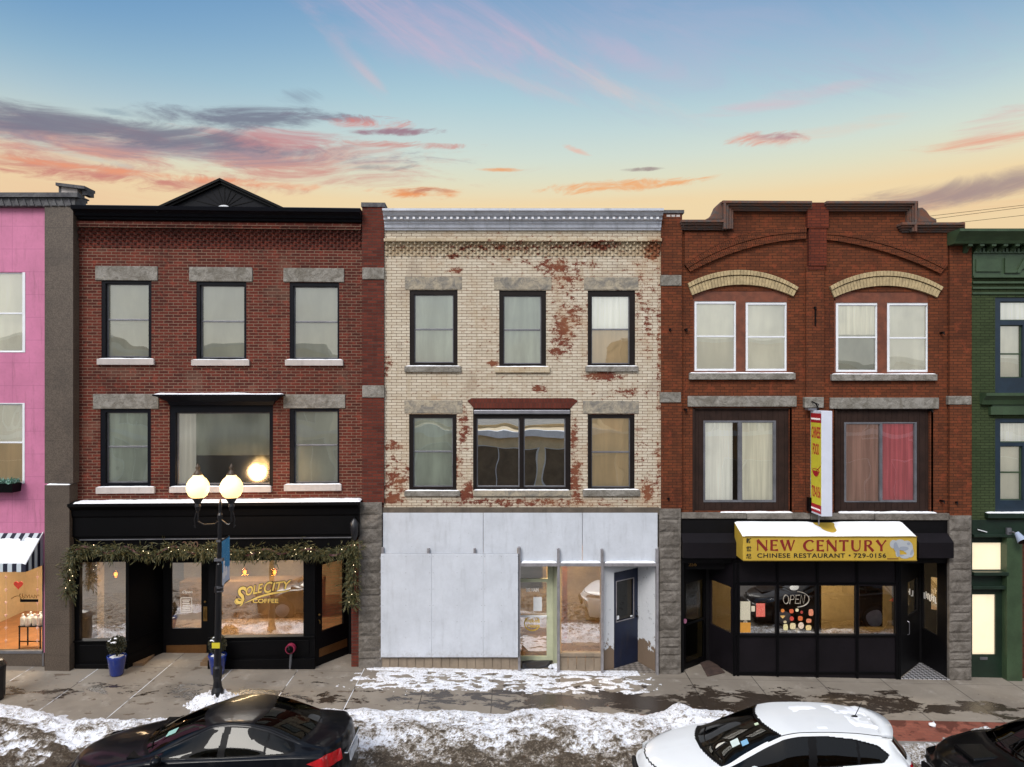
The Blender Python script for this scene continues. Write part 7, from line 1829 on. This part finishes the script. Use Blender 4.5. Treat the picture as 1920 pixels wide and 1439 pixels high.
def car(label, loc, S, pm, name='parked_car', step=.018):
    L, W = S['L'], S['W']/2
    zt, zb, wd, wt = S['zt'], S['zb'], S['w'], S['wt']
    xr0, xr1 = S['roof']
    def bow(x):
        if x < xr0: return S['bow'][0]
        if x > xr1: return S['bow'][1]
        return S['bow'][0]+(S['bow'][1]-S['bow'][0])*(x-xr0)/(xr1-xr0)
    def section(x):
        w_ = cr(wd, x)*W; t_ = cr(wt, x)*W; b = cr(zb, x)
        def Z(y): q = y/max(t_, .01); return cr(zt, max(0, min(L, x-bow(x)*q*q)))-S['crown']*q*q
        zc = Z(t_)-.035*sst(.0, .25, Z(t_*.9)-b) - .008
        b = min(b, zc-.012)
        pts = [(w_*.90, .20), (w_*.975, .34), (w_*.995, .5), (w_, .66), (w_*.985, b-.07), (w_*.955, b-.015), (w_*.925, b)]
        g = (w_*.925, b)
        for k in (.33, .66, 1.0):
            pts.append((g[0]+(t_-g[0])*(k**1.35), g[1]+(zc-g[1])*k))
        pts += [(t_*.965, Z(t_*.965)-.012), (t_*.88, Z(t_*.88)), (t_*.6, Z(t_*.6)), (t_*.3, Z(t_*.3)), (0, Z(0))]
        return pts
    NS = [3, 3, 5, 10, 9, 5, 14, 14, 14, 8, 8, 14, 14, 14]
    def dense(pts):
        out_ = []
        for i in range(len(pts)-1):
            p0 = pts[max(0, i-1)]; p1 = pts[i]; p2 = pts[i+1]; p3 = pts[min(len(pts)-1, i+2)]
            for s in range(NS[i]):
                t = s/NS[i]; q = []
                for k in (0, 1):
                    a, b, c, d = p0[k], p1[k], p2[k], p3[k]; v = .5*(2*b+(c-a)*t+(2*a-5*b+4*c-d)*t*t+(3*b-a-3*c+d)*t**3)
                    lo_, hi_ = min(b, c)-.004, max(b, c)+.004; q.append(max(lo_, min(hi_, v)))
                out_.append(tuple(q))
        out_.append(pts[-1]); return out_
    J = sum(NS); Nx = int(L/step)
    jb = sum(NS[:6]); jc = sum(NS[:9])         # belt and roof-edge indices
    grid = []
    for i in range(Nx+1):
        x = L*i/Nx; sec = dense(section(x)); full = [(x, y, z) for y, z in sec]+[(x, -y, z) for y, z in reversed(sec[:-1])]
        row = []
        for (a, y, z) in full:
            e = abs(y)/W; xx = a
            fn = max(0, 1-a/S.get('nose_l', .9)); fr_ = max(0, 1-(L-a)/S.get('tail_l', .7))
            xx += S['nose']*e**3*fn-S['tail']*e**3*fr_
            lowf = max(0, (.62-z)/.42)
            xx += fn*.06*(lowf**2)
            row.append((xx, y, z))
        grid.append(row)
    R = len(grid[0])
    groups = {k: MB() for k in ('body', 'windshield', 'rear_window', 'side_window', 'gasket', 'trim', 'far')}
    maps = {k: {} for k in groups}
    def kind(i, j):
        jj = j if j < J else 2*J-1-j                    # face index mirrored
        c = [(grid[i][j][k]+grid[i+1][j][k]+grid[i+1][j+1][k]+grid[i][j+1][k])/4 for k in range(3)]
        x, y, z = c
        u = (i+.5)/Nx*L
        if jb <= jj < jc:
            p = (u, z)
            if inpoly(p, S['side']):
                for a, b in S['pillars']:
                    if a < u-S.get('lean', 0)*(z-1.1) < b: return 'gasket'
                return 'side_window' if y < 0 else 'far'
            if inpoly(p, S['side_out']): return 'gasket'
        if jj >= jc:
            t_ = cr(wt, u)*W; q = abs(y)/t_; ub = u-bow(u)*q*q
            if q < .93:
                e = S['ws'];
                if e[0] < ub < e[1]: return 'windshield'
                if e[0]-.06 < ub < e[1]+.045 or False: return 'gasket' if (ub < e[0] or S.get('blackband') or ub < e[1]+.012) else 'body'
                e = S['rw']
                if e[0] < ub < e[1] and q < S.get('rwq', .9): return 'rear_window'
                if e[0]-.02 < ub < e[1]+.02: return 'gasket'
            elif S['ws'][0]-.03 < ub < S['rw'][1] and .93 <= q < .95 and u > S['ws'][1]: return 'gasket'
            for px_ in S.get('hoodline', []):
                if abs(ub-px_) < step*.6 and q < .97: return 'gasket'
        return 'body'
    for i in range(Nx):
        for j in range(R-1):
            k = kind(i, j); g = groups[k]; mp = maps[k]; ids = []
            inset = .006 if k in ('windshield', 'rear_window', 'side_window', 'far') else 0
            for a, b in ((i, j), (i+1, j), (i+1, j+1), (i, j+1)):
                if (a, b) not in mp: mp[(a, b)] = g.vert(*grid[a][b])
                ids.append(mp[(a, b)])
            g.face(*ids[::-1])
    body = groups['body']
    for row, rev in ((grid[0], 0), (grid[-1], 1)):
        c = (sum(p[0] for p in row)/R, 0, sum(p[2] for p in row)/R); cc = body.vert(c[0]-(.03 if not rev else -.03), 0, c[2]); idx = [body.vert(*p) for p in row]
        for a, b in zip(idx, idx[1:]): body.face(*((a, b, cc) if rev else (b, a, cc)))
        body.face(*((idx[-1], idx[0], cc) if rev else (idx[0], idx[-1], cc)))
    root = thing(name, label, 'car', loc)
    bo = body.build('body', pm, root, smooth=True)
    groups['gasket'].build('window_trim', M['car_trim'], bo, smooth=True)
    groups['windshield'].build('windshield', M['car_glass'], root, smooth=True); groups['rear_window'].build('rear_window', M['car_glass'], root, smooth=True)
    groups['side_window'].build('side_window', M['car_glass'], root, smooth=True); groups['far'].build('side_window', M['car_glass'], root, smooth=True)
    # wheels
    for wx_ in S['wheels']:
        for sy in (-1, 1):
            t = MB(); t.tube([(wx_, sy*(W-.20), .32), (wx_, sy*(W-.16), .32), (wx_, sy*(W-.01), .32), (wx_, sy*(W+.012), .32)], [.30, .32, .32, .30], 28); wo = t.build('wheel', M['tyre'], root)
            t = MB(); t.tube([(wx_, sy*(W+.0), .32), (wx_, sy*(W+.018), .32)], [.21, .2], 24); ro = t.build('rim', M['steel'], wo)
            t = MB(); t.tube([(wx_, sy*(W-.1), .34), (wx_, sy*(W+.006), .34)], [.37, .37], 28); t.build('wheel_arch', M['car_trim'], root)
    # cabin
    t = MB(); cx0, cx1 = S['cabin']; t.box(cx0, cx1, -W*.8, W*.8, .30, .36)
    for sx_2 in S['seats']:
        for sy in (-.36, .36):
            t.box(sx_2, sx_2+.5, sy-.24, sy+.24, .36, .58)
            t.hexa([(sx_2+.42, sy-.23, .5), (sx_2+.56, sy-.23, .5), (sx_2+.56, sy+.23, .5), (sx_2+.42, sy+.23, .5)], [(sx_2+.62, sy-.18, 1.08), (sx_2+.72, sy-.18, 1.08), (sx_2+.72, sy+.18, 1.08), (sx_2+.62, sy+.18, 1.08)])
            t.box(sx_2+.63, sx_2+.72, sy-.1, sy+.1, 1.09, 1.24)
    t.build('seats', M['car_in'], root, bevel=.02)
    t = MB(); t.box(cx0-.35, cx0+.1, -W*.8, W*.8, .6, .93); t.tube([(cx0+.3+.1*0, -.36+.17*math.cos(a), .9+.17*math.sin(a)) for a in [k*.42 for k in range(16)]], .015, 6); t.build('dashboard', M['car_trim'], root, bevel=.03)
    # mirrors
    mx, mz = S['mirror']
    for sy in (-1, 1):
        t = MB(); t.ball((mx, sy*(W+.07)-(.05 if sy > 0 else 0), mz-(.13 if sy > 0 else 0)), .1, .75, 1.0, .65, 14, 8); t.tube([(mx+.02, sy*(W*.93), mz-.08), (mx, sy*(W+.03), mz-.08)], .025, 6); t.build('side_mirror', pm, root, smooth=True)
    # near/far handles
    for hx in S['handles']:
        for sy in (-1, 1):
            t = MB(); yy = sy*(cr(wd, hx)*W*.99+.012); t.tube([(hx-.09, yy-sy*.01, S['hz']), (hx-.06, yy+sy*.012, S['hz']), (hx+.06, yy+sy*.012, S['hz']), (hx+.09, yy-sy*.01, S['hz'])], .014, 6); t.build('door_handle', pm, root)
    # panel gaps drawn as thin dark seams standing in the paint
    t = MB()
    for sxp in S['seams']:
        for sy in (-1, 1):
            pts = []
            for z in [.35+.05*k for k in range(14)]:
                if z > cr(zb, sxp)-.02: break
                sec = dense(section(sxp)); y = min(sec[:jb+1], key=lambda p: abs(p[1]-z))[0]; pts.append((sxp+S.get('seamlean', 0)*(z-.6), sy*(y+.0005), z))
            t.tube(pts, .0035, 4)
    t.build('door_seam', M['car_trim'], bo)
    # lamps: pieces of the real surface pushed out a little
    import bmesh
    def patch(name_, m, poly_, out_=.006):
        rear = poly_[0][0] > L/2
        xs_ = [p[0] for p in poly_]
        for sy in (-1, 1):
            bm = bmesh.new(); mp = {}
            for i in range(Nx):
                gx = grid[i][J//3][0]
                if not (min(xs_)-.35 <= L*i/Nx <= max(xs_)+.35): continue
                for j in range(R-1):
                    p = grid[i][j]; q = grid[i+1][j+1]
                    if (p[1]+q[1])*sy <= 0 or abs(p[1]) < W*.45: continue
                    ids = []
                    for a, b in ((i, j), (i+1, j), (i+1, j+1), (i, j+1)):
                        if (a, b) not in mp: v = grid[a][b]; mp[(a, b)] = bm.verts.new((v[0]+(out_ if rear else -out_), v[1]+sy*out_, v[2]+out_*.5))
                        ids.append(mp[(a, b)])
                    bm.faces.new(ids[::-1])
            n = len(poly_); cx_ = sum(xs_)/n; cz_ = sum(p[1] for p in poly_)/n
            for k in range(n):
                (xa_, za_), (xb_, zb_) = poly_[k], poly_[(k+1) % n]
                nn = Vector((zb_-za_, 0, -(xb_-xa_)))
                if nn.x*(cx_-xa_)+nn.z*(cz_-za_) > 0: nn = -nn
                bmesh.ops.bisect_plane(bm, geom=bm.verts[:]+bm.edges[:]+bm.faces[:], plane_co=(xa_, 0, za_), plane_no=nn, clear_outer=True)
            bmesh.ops.bisect_plane(bm, geom=bm.verts[:]+bm.edges[:]+bm.faces[:], plane_co=(0, sy*W*.52, 0), plane_no=(0, -sy, 0), clear_outer=True)
            if len(bm.faces):
                me = bpy.data.meshes.new(name_); bm.to_mesh(me); me.materials.append(m); me.polygons.foreach_set('use_smooth', [True]*len(me.polygons))
                o = bpy.data.objects.new(name_, me); COL.objects.link(o); o.parent = root
            bm.free()
    patch('tail_lamp', M['tail'], S['taillamp']); patch('headlamp', M['head'], S['headlamp'])
    t = MB(); zz = S['platez']; t.box(L-.06, L-.006, -.26, .26, zz-.12, zz+.03); t.build('licence_plate', M['plate'], root)
    t = MB(); t.box(L-.08, L-.012, -.45, .45, zz+.07, zz+.10); t.build('chrome_strip', M['chrome'], root, bevel=.01)
    t = MB(); t.box(-.035, .03, -.45, .45, .42, .58); t.build('grille', M['car_trim'], root, bevel=.02)
    return root, grid, (Nx, R, L, W, cr, zt)
SED = dict(L=4.54, W=1.755,
    zt=[(0, .60), (.03, .66), (.12, .735), (.35, .81), (.7, .88), (1.05, .945), (1.22, .985), (1.6, 1.16), (2.0, 1.325), (2.3, 1.40), (2.7, 1.43), (3.1, 1.415), (3.4, 1.36), (3.75, 1.235), (4.02, 1.13), (4.2, 1.10), (4.42, 1.085), (4.47, 1.05), (4.51, .9), (4.54, .62)],
    zb=[(0, .56), (.1, .68), (.5, .80), (1.2, .90), (2.0, .945), (3.0, .985), (3.8, 1.01), (4.3, .99), (4.5, .88), (4.54, .58)],
    w=[(0, .80), (.1, .90), (.35, .96), (.8, .99), (1.6, 1), (3.4, 1), (4.0, .985), (4.35, .94), (4.54, .86)],
    wt=[(0, .74), (.3, .84), (.8, .88), (1.15, .88), (1.6, .80), (2.1, .70), (2.6, .665), (3.2, .66), (3.7, .70), (4.05, .76), (4.3, .80), (4.54, .78)],
    roof=(2.2, 3.1), bow=(.30, -.16), crown=.035, nose=.34, tail=.20, nose_l=1.1, tail_l=.8,
    side=[(1.30, .955), (1.75, 1.14), (2.15, 1.29), (2.55, 1.345), (2.95, 1.33), (3.3, 1.26), (3.62, 1.13), (3.72, 1.06), (3.6, 1.03), (2.6, .985), (1.6, .955)],
    side_out=[(1.2, .93), (1.72, 1.17), (2.12, 1.32), (2.55, 1.375), (2.98, 1.355), (3.35, 1.28), (3.7, 1.14), (3.78, 1.05), (3.6, 1.005), (2.6, .965), (1.5, .935)],
    pillars=[(2.60, 2.71), (3.30, 3.335), (1.72, 1.745)], lean=.12, ws=(1.24, 2.12), rw=(3.2, 3.93), rwq=.92, hoodline=[], wheels=(.92, 3.62), cabin=(1.5, 3.6), seats=(1.95, 2.75), mirror=(1.72, .99), handles=(2.42, 3.38), hz=.83, seams=(1.35, 2.66, 3.5),
    taillamp=[(3.98, .90), (4.22, .985), (4.56, .93), (4.56, .80), (4.3, .78)], headlamp=[(.02, .58), (.02, .68), (.75, .80), (.5, .68)], platez=.78)
HAT = dict(L=4.42, W=1.74,
    zt=[(0, .62), (.03, .70), (.10, .79), (.3, .87), (.6, .93), (.9, .985), (1.02, 1.0), (1.4, 1.175), (1.75, 1.33), (2.0, 1.42), (2.35, 1.46), (2.8, 1.465), (3.3, 1.45), (3.7, 1.41), (3.95, 1.375), (4.0, 1.34), (4.12, 1.20), (4.27, 1.02), (4.36, .9), (4.42, .62)],
    zb=[(0, .58), (.1, .74), (.5, .86), (1.1, .94), (2.0, .965), (3.0, 1.0), (3.7, 1.05), (4.1, 1.02), (4.3, .92), (4.42, .58)],
    w=[(0, .80), (.1, .90), (.35, .965), (.8, .99), (1.6, 1), (3.5, 1), (4.0, .97), (4.3, .92), (4.42, .84)],
    wt=[(0, .74), (.3, .84), (.7, .89), (1.02, .88), (1.5, .79), (2.0, .71), (2.5, .69), (3.2, .685), (3.8, .66), (4.1, .68), (4.42, .76)],
    roof=(2.1, 3.6), bow=(.22, -.12), crown=.03, nose=.38, tail=.22, nose_l=1.0, tail_l=.9,
    side=[(1.30, .985), (1.72, 1.17), (2.05, 1.31), (2.4, 1.37), (2.85, 1.375), (3.25, 1.335), (3.6, 1.25), (3.78, 1.16), (3.66, 1.09), (2.8, 1.02), (1.7, .985)],
    side_out=[(1.22, .965), (1.70, 1.195), (2.03, 1.335), (2.4, 1.39), (2.85, 1.393), (3.28, 1.35), (3.64, 1.265), (3.81, 1.16), (3.68, 1.07), (2.8, 1.0), (1.6, .965)],
    pillars=[(2.5, 2.63), (3.25, 3.29)], lean=.15, ws=(1.03, 1.93), rw=(4.02, 4.25), rwq=.93, blackband=True, hoodline=[.12], wheels=(.88, 3.5), cabin=(1.4, 3.6), seats=(1.85, 2.65), mirror=(1.62, 1.02), handles=(2.3, 3.15), hz=.86, seams=(1.3, 2.56, 3.38),
    taillamp=[(3.9, .86), (4.05, .94), (4.45, .92), (4.45, .78), (4.1, .78)], headlamp=[(.02, .62), (.02, .72), (.72, .86), (.5, .72)], platez=.7)
m_blk = paint('black_blue_car_paint', '#070a11', 0, .3, .16); m_wht = paint('white_car_paint', '#dfe2e4', 0, .32, .22); m_blk2 = paint('black_car_paint', '#08090b', 0, .3, .08)
def road_at(x): return road_z(x, -5)+.02
YC = -5.05
c1, g1_, info = car('black sedan parked facing left at the kerb, seen from above', (-7.12, YC-.02, road_at(-4.9)), SED, m_blk)
c2, g2_, info2 = car('white hatchback parked facing left with a roof aerial and patches of snow', (2.08, YC, road_at(4.3)), HAT, m_wht)
c3, g3_, _ = car('black car with a hood scoop cut off at the right corner', (7.02, YC, road_at(9)), HAT, m_blk2)
def surf(grid, S, x, y):
    """height of the top surface at x,y"""
    L = S['L']; i = min(len(grid)-1, int(x/L*(len(grid)-1))); row = grid[i]; n = len(row)//2
    best = min(row[:n+1] if y > 0 else row[n:], key=lambda p: abs(p[1]-y)+(0 if p[2] > .7 else 9)); return best[2]
# aerial, stickers, snow on the white car
mb = MB(); zz = surf(g2_, HAT, 3.62, .0); mb.ball((3.56, 0, zz+.01), .035, 1.6, .8, .6); mb.tube([(3.56, 0, zz), (3.68, 0, zz+.24)], .006, 6); mb.build('aerial', M['car_trim'], c2)
def patch_snow(car_, grid, S, x0_, x1_, y0_, y1_, h, seed):
    mb = MB(); nx, ny = int((x1_-x0_)/.025), int((y1_-y0_)/.025); ids = []
    for i in range(nx+1):
        row = []
        for j in range(ny+1):
            x = x0_+(x1_-x0_)*i/nx; y = y0_+(y1_-y0_)*j/ny; e = min(i/nx, 1-i/nx, j/ny, 1-j/ny)*4
            n_ = noise.noise((x*3+seed, y*6, 2))+.5*noise.noise((x*9, y*9, seed))
            row.append(mb.vert(x, y, surf(grid, S, x, y)-.012+h*min(1, e)*(.55+n_)))
        ids.append(row)
    for i in range(nx):
        for j in range(ny): mb.face(ids[i][j], ids[i+1][j], ids[i+1][j+1], ids[i][j+1])
    mb.build('snow', M['snow'], car_, smooth=True)
patch_snow(c2, g2_, HAT, 2.5, 3.1, .05, .42, .028, 1); patch_snow(c2, g2_, HAT, 3.05, 3.95, .02, .5, .03, 5); patch_snow(c2, g2_, HAT, 3.3, 3.95, -.45, .1, .03, 8); patch_snow(c2, g2_, HAT, 2.7, 3.0, -.5, -.38, .022, 3)
def on_glass(car_, grid, S, x0_, x1_, y0_, y1_, m, name):
    mb = MB(); P_ = [(x0_, y0_), (x1_, y0_), (x1_, y1_), (x0_, y1_)]; q = [(a, b, surf(grid, S, a, b)+.008) for a, b in P_]; mb.quad(*q); mb.quad(*[(a, b, c+.003) for a, b, c in q]); mb.build(name, m, car_)
m_st = mat('pale_teal_sticker', '#8fbab0', .5, .05)
on_glass(c1, g1_, SED, 1.62, 1.78, -.42, -.30, m_st, 'windshield_sticker')
on_glass(c2, g2_, HAT, 1.42, 1.54, -.44, -.30, mat('pale_sticker', '#c9d6d2', .5, .05), 'windshield_sticker'); on_glass(c2, g2_, HAT, 1.56, 1.66, -.5, -.40, mat('blue_sticker', '#79a9c9', .5, .05), 'windshield_sticker'); on_glass(c2, g2_, HAT, 1.86, 1.92, -.20, -.14, mat('pale_green_sticker', '#c3d2b4', .5, .05), 'windshield_sticker')
for car_, grid, S, xa_ in ((c1, g1_, SED, 1.22), (c2, g2_, HAT, 1.0), (c3, g3_, HAT, 1.0)):
    mb = MB()
    for y0_, y1_ in ((-.55, -.02), (.0, .5)):
        pts = []
        for k in range(9): y = y0_+(y1_-y0_)*k/8; x = xa_+.10+S['bow'][0]*(y/.77)**2+.05*k/8; pts.append((x, y, surf(grid, S, x, y)+.014))
        mb.tube(pts, .008, 5)
    mb.build('wiper', M['car_trim'], car_)
# white car spoiler
mb = MB(); ids = []
for k in range(25):
    y = -.56+1.12*k/24; q = y/.6; xo = 3.94-.16*q*q; z = surf(g2_, HAT, 3.8, y)
    ids.append([mb.vert(xo-.16, y, z+.0), mb.vert(xo-.02, y, z+.022), mb.vert(xo+.14-.05*q*q, y, z-.002), mb.vert(xo+.13-.05*q*q, y, z-.03), mb.vert(xo-.1, y, z-.03)])
for a, b in zip(ids, ids[1:]):
    for k in range(5): mb.face(a[k], b[k], b[(k+1) % 5], a[(k+1) % 5])
mb.face(*ids[0][::-1]); mb.face(*ids[-1]); mb.build('spoiler', m_wht, c2, smooth=True)
# black car: trunk lip and hood scoop on the third
mb = MB(); z = surf(g3_, HAT, .75, 0)
mb.hexa([(.42, -.28, z-.09), (.5, -.28, z-.06), (.92, -.25, z-.02), (.92, .25, z-.02)][:1]+[(.95, -.25, z-.03), (.95, .25, z-.03), (.42, .28, z-.09)], [(.42, -.26, z-.0), (.95, -.22, z+.02), (.95, .22, z+.02), (.42, .26, z-.0)]); mb.build('hood_scoop', m_blk2, c3, bevel=.02)
mb = MB(); mb.box(.405, .42, -.24, .24, z-.06, z-.015); mb.build('scoop_opening', M['car_trim'], c3)

# ================= the other side of the street, which the windows reflect
m_fp = mat('brown_far_pane', '#6f5f4b', .3, .35, 1.5)
def far_building(x0_, x1_, h, m, label, win, cornice='#cfd2d6', y=-22, ledge=True, name='brick_building'):
    t = thing(name, label, 'building', ((x0_+x1_)/2, y, 0)); w_ = (x1_-x0_)/2
    hs = []; 
    for (ny, z0_, z1_, n, ww) in win:
        for k in range(n): c = -w_+2*w_*(k+.5)/n; hs.append((c-ww/2, c+ww/2, z0_, z1_))
    mb = MB(); mb.holes(-w_+.02, w_-.02, -.6, h, hs, 0, -.3); mb.box(-w_+.02, w_-.02, -9, -8.8, -.6, h); mb.box(-w_+.02, -w_+.25, -8.8, -.3, -.6, h); mb.box(w_-.25, w_-.02, -8.8, -.3, -.6, h); mb.box(-w_+.02, w_-.02, -8.8, -.3, h-.4, h-.2); mb.build('wall', m, t)
    for q in hs:
        mb = MB(); mb.holes(q[0], q[1], q[2], q[3], [(q[0]+.07, (q[0]+q[1])/2-.03, q[2]+.07, q[3]-.07), ((q[0]+q[1])/2+.03, q[1]-.07, q[2]+.07, q[3]-.07)], -.05, -.12); wo = mb.build('window', M['white_vinyl'], t)
        mb = MB(); mb.quad((q[0], -.1, q[3]), (q[1], -.1, q[3]), (q[1], -.1, q[2]), (q[0], -.1, q[2])); mb.build('pane', m_fp, wo)
    if h > 6.5: mb = MB(); mb.box(-w_+.02, w_-.02, .0, .22, 4.15, 4.4); mb.box(-w_+.02, w_-.02, .0, .08, 6.6, 6.75); mb.build('string_course', M['white_vinyl'], t)
    mb = MB(); mb.box(-w_, w_, -.2, .25, h-.15, h+.12); mb.build('cornice', mat('far_cornice', cornice, .7, .1), t)
    return t
far_building(-30, -19, 9.4, brick_mat('far_brick', '#7c3c30', '#6a3028', '#8a7568'), 'red brick building across the street, mirrored in the windows', [(0, 4.6, 6.6, 4, 1.1), (0, .3, 2.8, 2, 4)])
far_building(-19, -7.5, 8.8, mat('cream_siding', '#e3dec6', .7, .08, bump=.1), 'cream sided building across the street mirrored in the wide window', [(0, 4.75, 6.3, 4, 1.5), (0, .3, 3.9, 5, 1.9)])
far_building(-7.5, 6, 4.3, mat('tan_stucco', '#dcc8a2', .8, .15, 1), 'low tan building across the street mirrored in the middle windows', [(0, .3, 3.5, 3, 4.2)], '#eceef2')
far_building(6, 15, 9.2, mat('tan_brick_far', '#b08a5c', .8, .15, 1), 'taller tan building across the street mirrored in the right windows', [(0, 4.4, 6.2, 3, 1.1), (0, .3, 2.8, 2, 3)])
far_building(15, 30, 8.2, brick_mat('far_brick_two', '#8a4a38', '#743a2c', '#8a7568'), 'long brown brick building across the street at the far right', [(0, 3.9, 5.4, 5, 1.1), (0, .3, 2.8, 3, 3.4)])

# ================= neighbours just outside the frame, so the row goes on when seen from a step aside
def neighbour(x0_, x1_, h, m, label):
    t = thing('brick_building', label, 'building', (x0_, 0, 0)); w_ = x1_-x0_; n = 4
    hs = [(w_*(k+.5)/n-.5, w_*(k+.5)/n+.5, z, z+1.7) for k in range(n) for z in (4.3, 7.6)]+[(w_*.06, w_*.44, .6, 2.9), (w_*.56, w_*.94, .6, 2.9)]
    mb = MB(); mb.holes(.02, w_-.02, -.9, h, hs, 0, .3); mb.box(.02, .3, .3, 9.8, -.9, h-.1); mb.box(w_-.3, w_-.02, .3, 9.8, -.9, h-.1); mb.box(.3, w_-.3, .3, 9.8, h-.5, h-.35); mb.build('wall', m, t)
    for q in hs:
        mb = MB(); mb.holes(*q, [(q[0]+.08, q[1]-.08, q[2]+.08, q[3]-.08)], .04, .14); wo = mb.build('window', M['brownblack'], t)
        mb = MB(); mb.quad((q[0]+.08, .1, q[2]+.08), (q[1]-.08, .1, q[2]+.08), (q[1]-.08, .1, q[3]-.08), (q[0]+.08, .1, q[3]-.08)); mb.build('pane', M['glass'], wo)
        mb = MB(); mb.quad((q[0], .2, q[2]), (q[1], .2, q[2]), (q[1], .2, q[3]), (q[0], .2, q[3])); mb.build('blind', M['blind'], wo)
    mb = MB(); mb.box(0, w_, -.25, .3, h-.2, h+.1); mb.box(0, w_, -.2, 0, 3.2, 3.5); mb.build('cornice', M['navyblack'], t)
neighbour(14.45, 27, 10.4, brick_mat('tan_neighbour_brick', '#9a7656', '#86664a', '#6f5f50'), 'tan brick building next to the green building')
neighbour(-27, -14.5, 10.0, brick_mat('brown_neighbour_brick', '#6e4434', '#5c382b', '#7a6656'), 'brown brick building beyond the pink building')
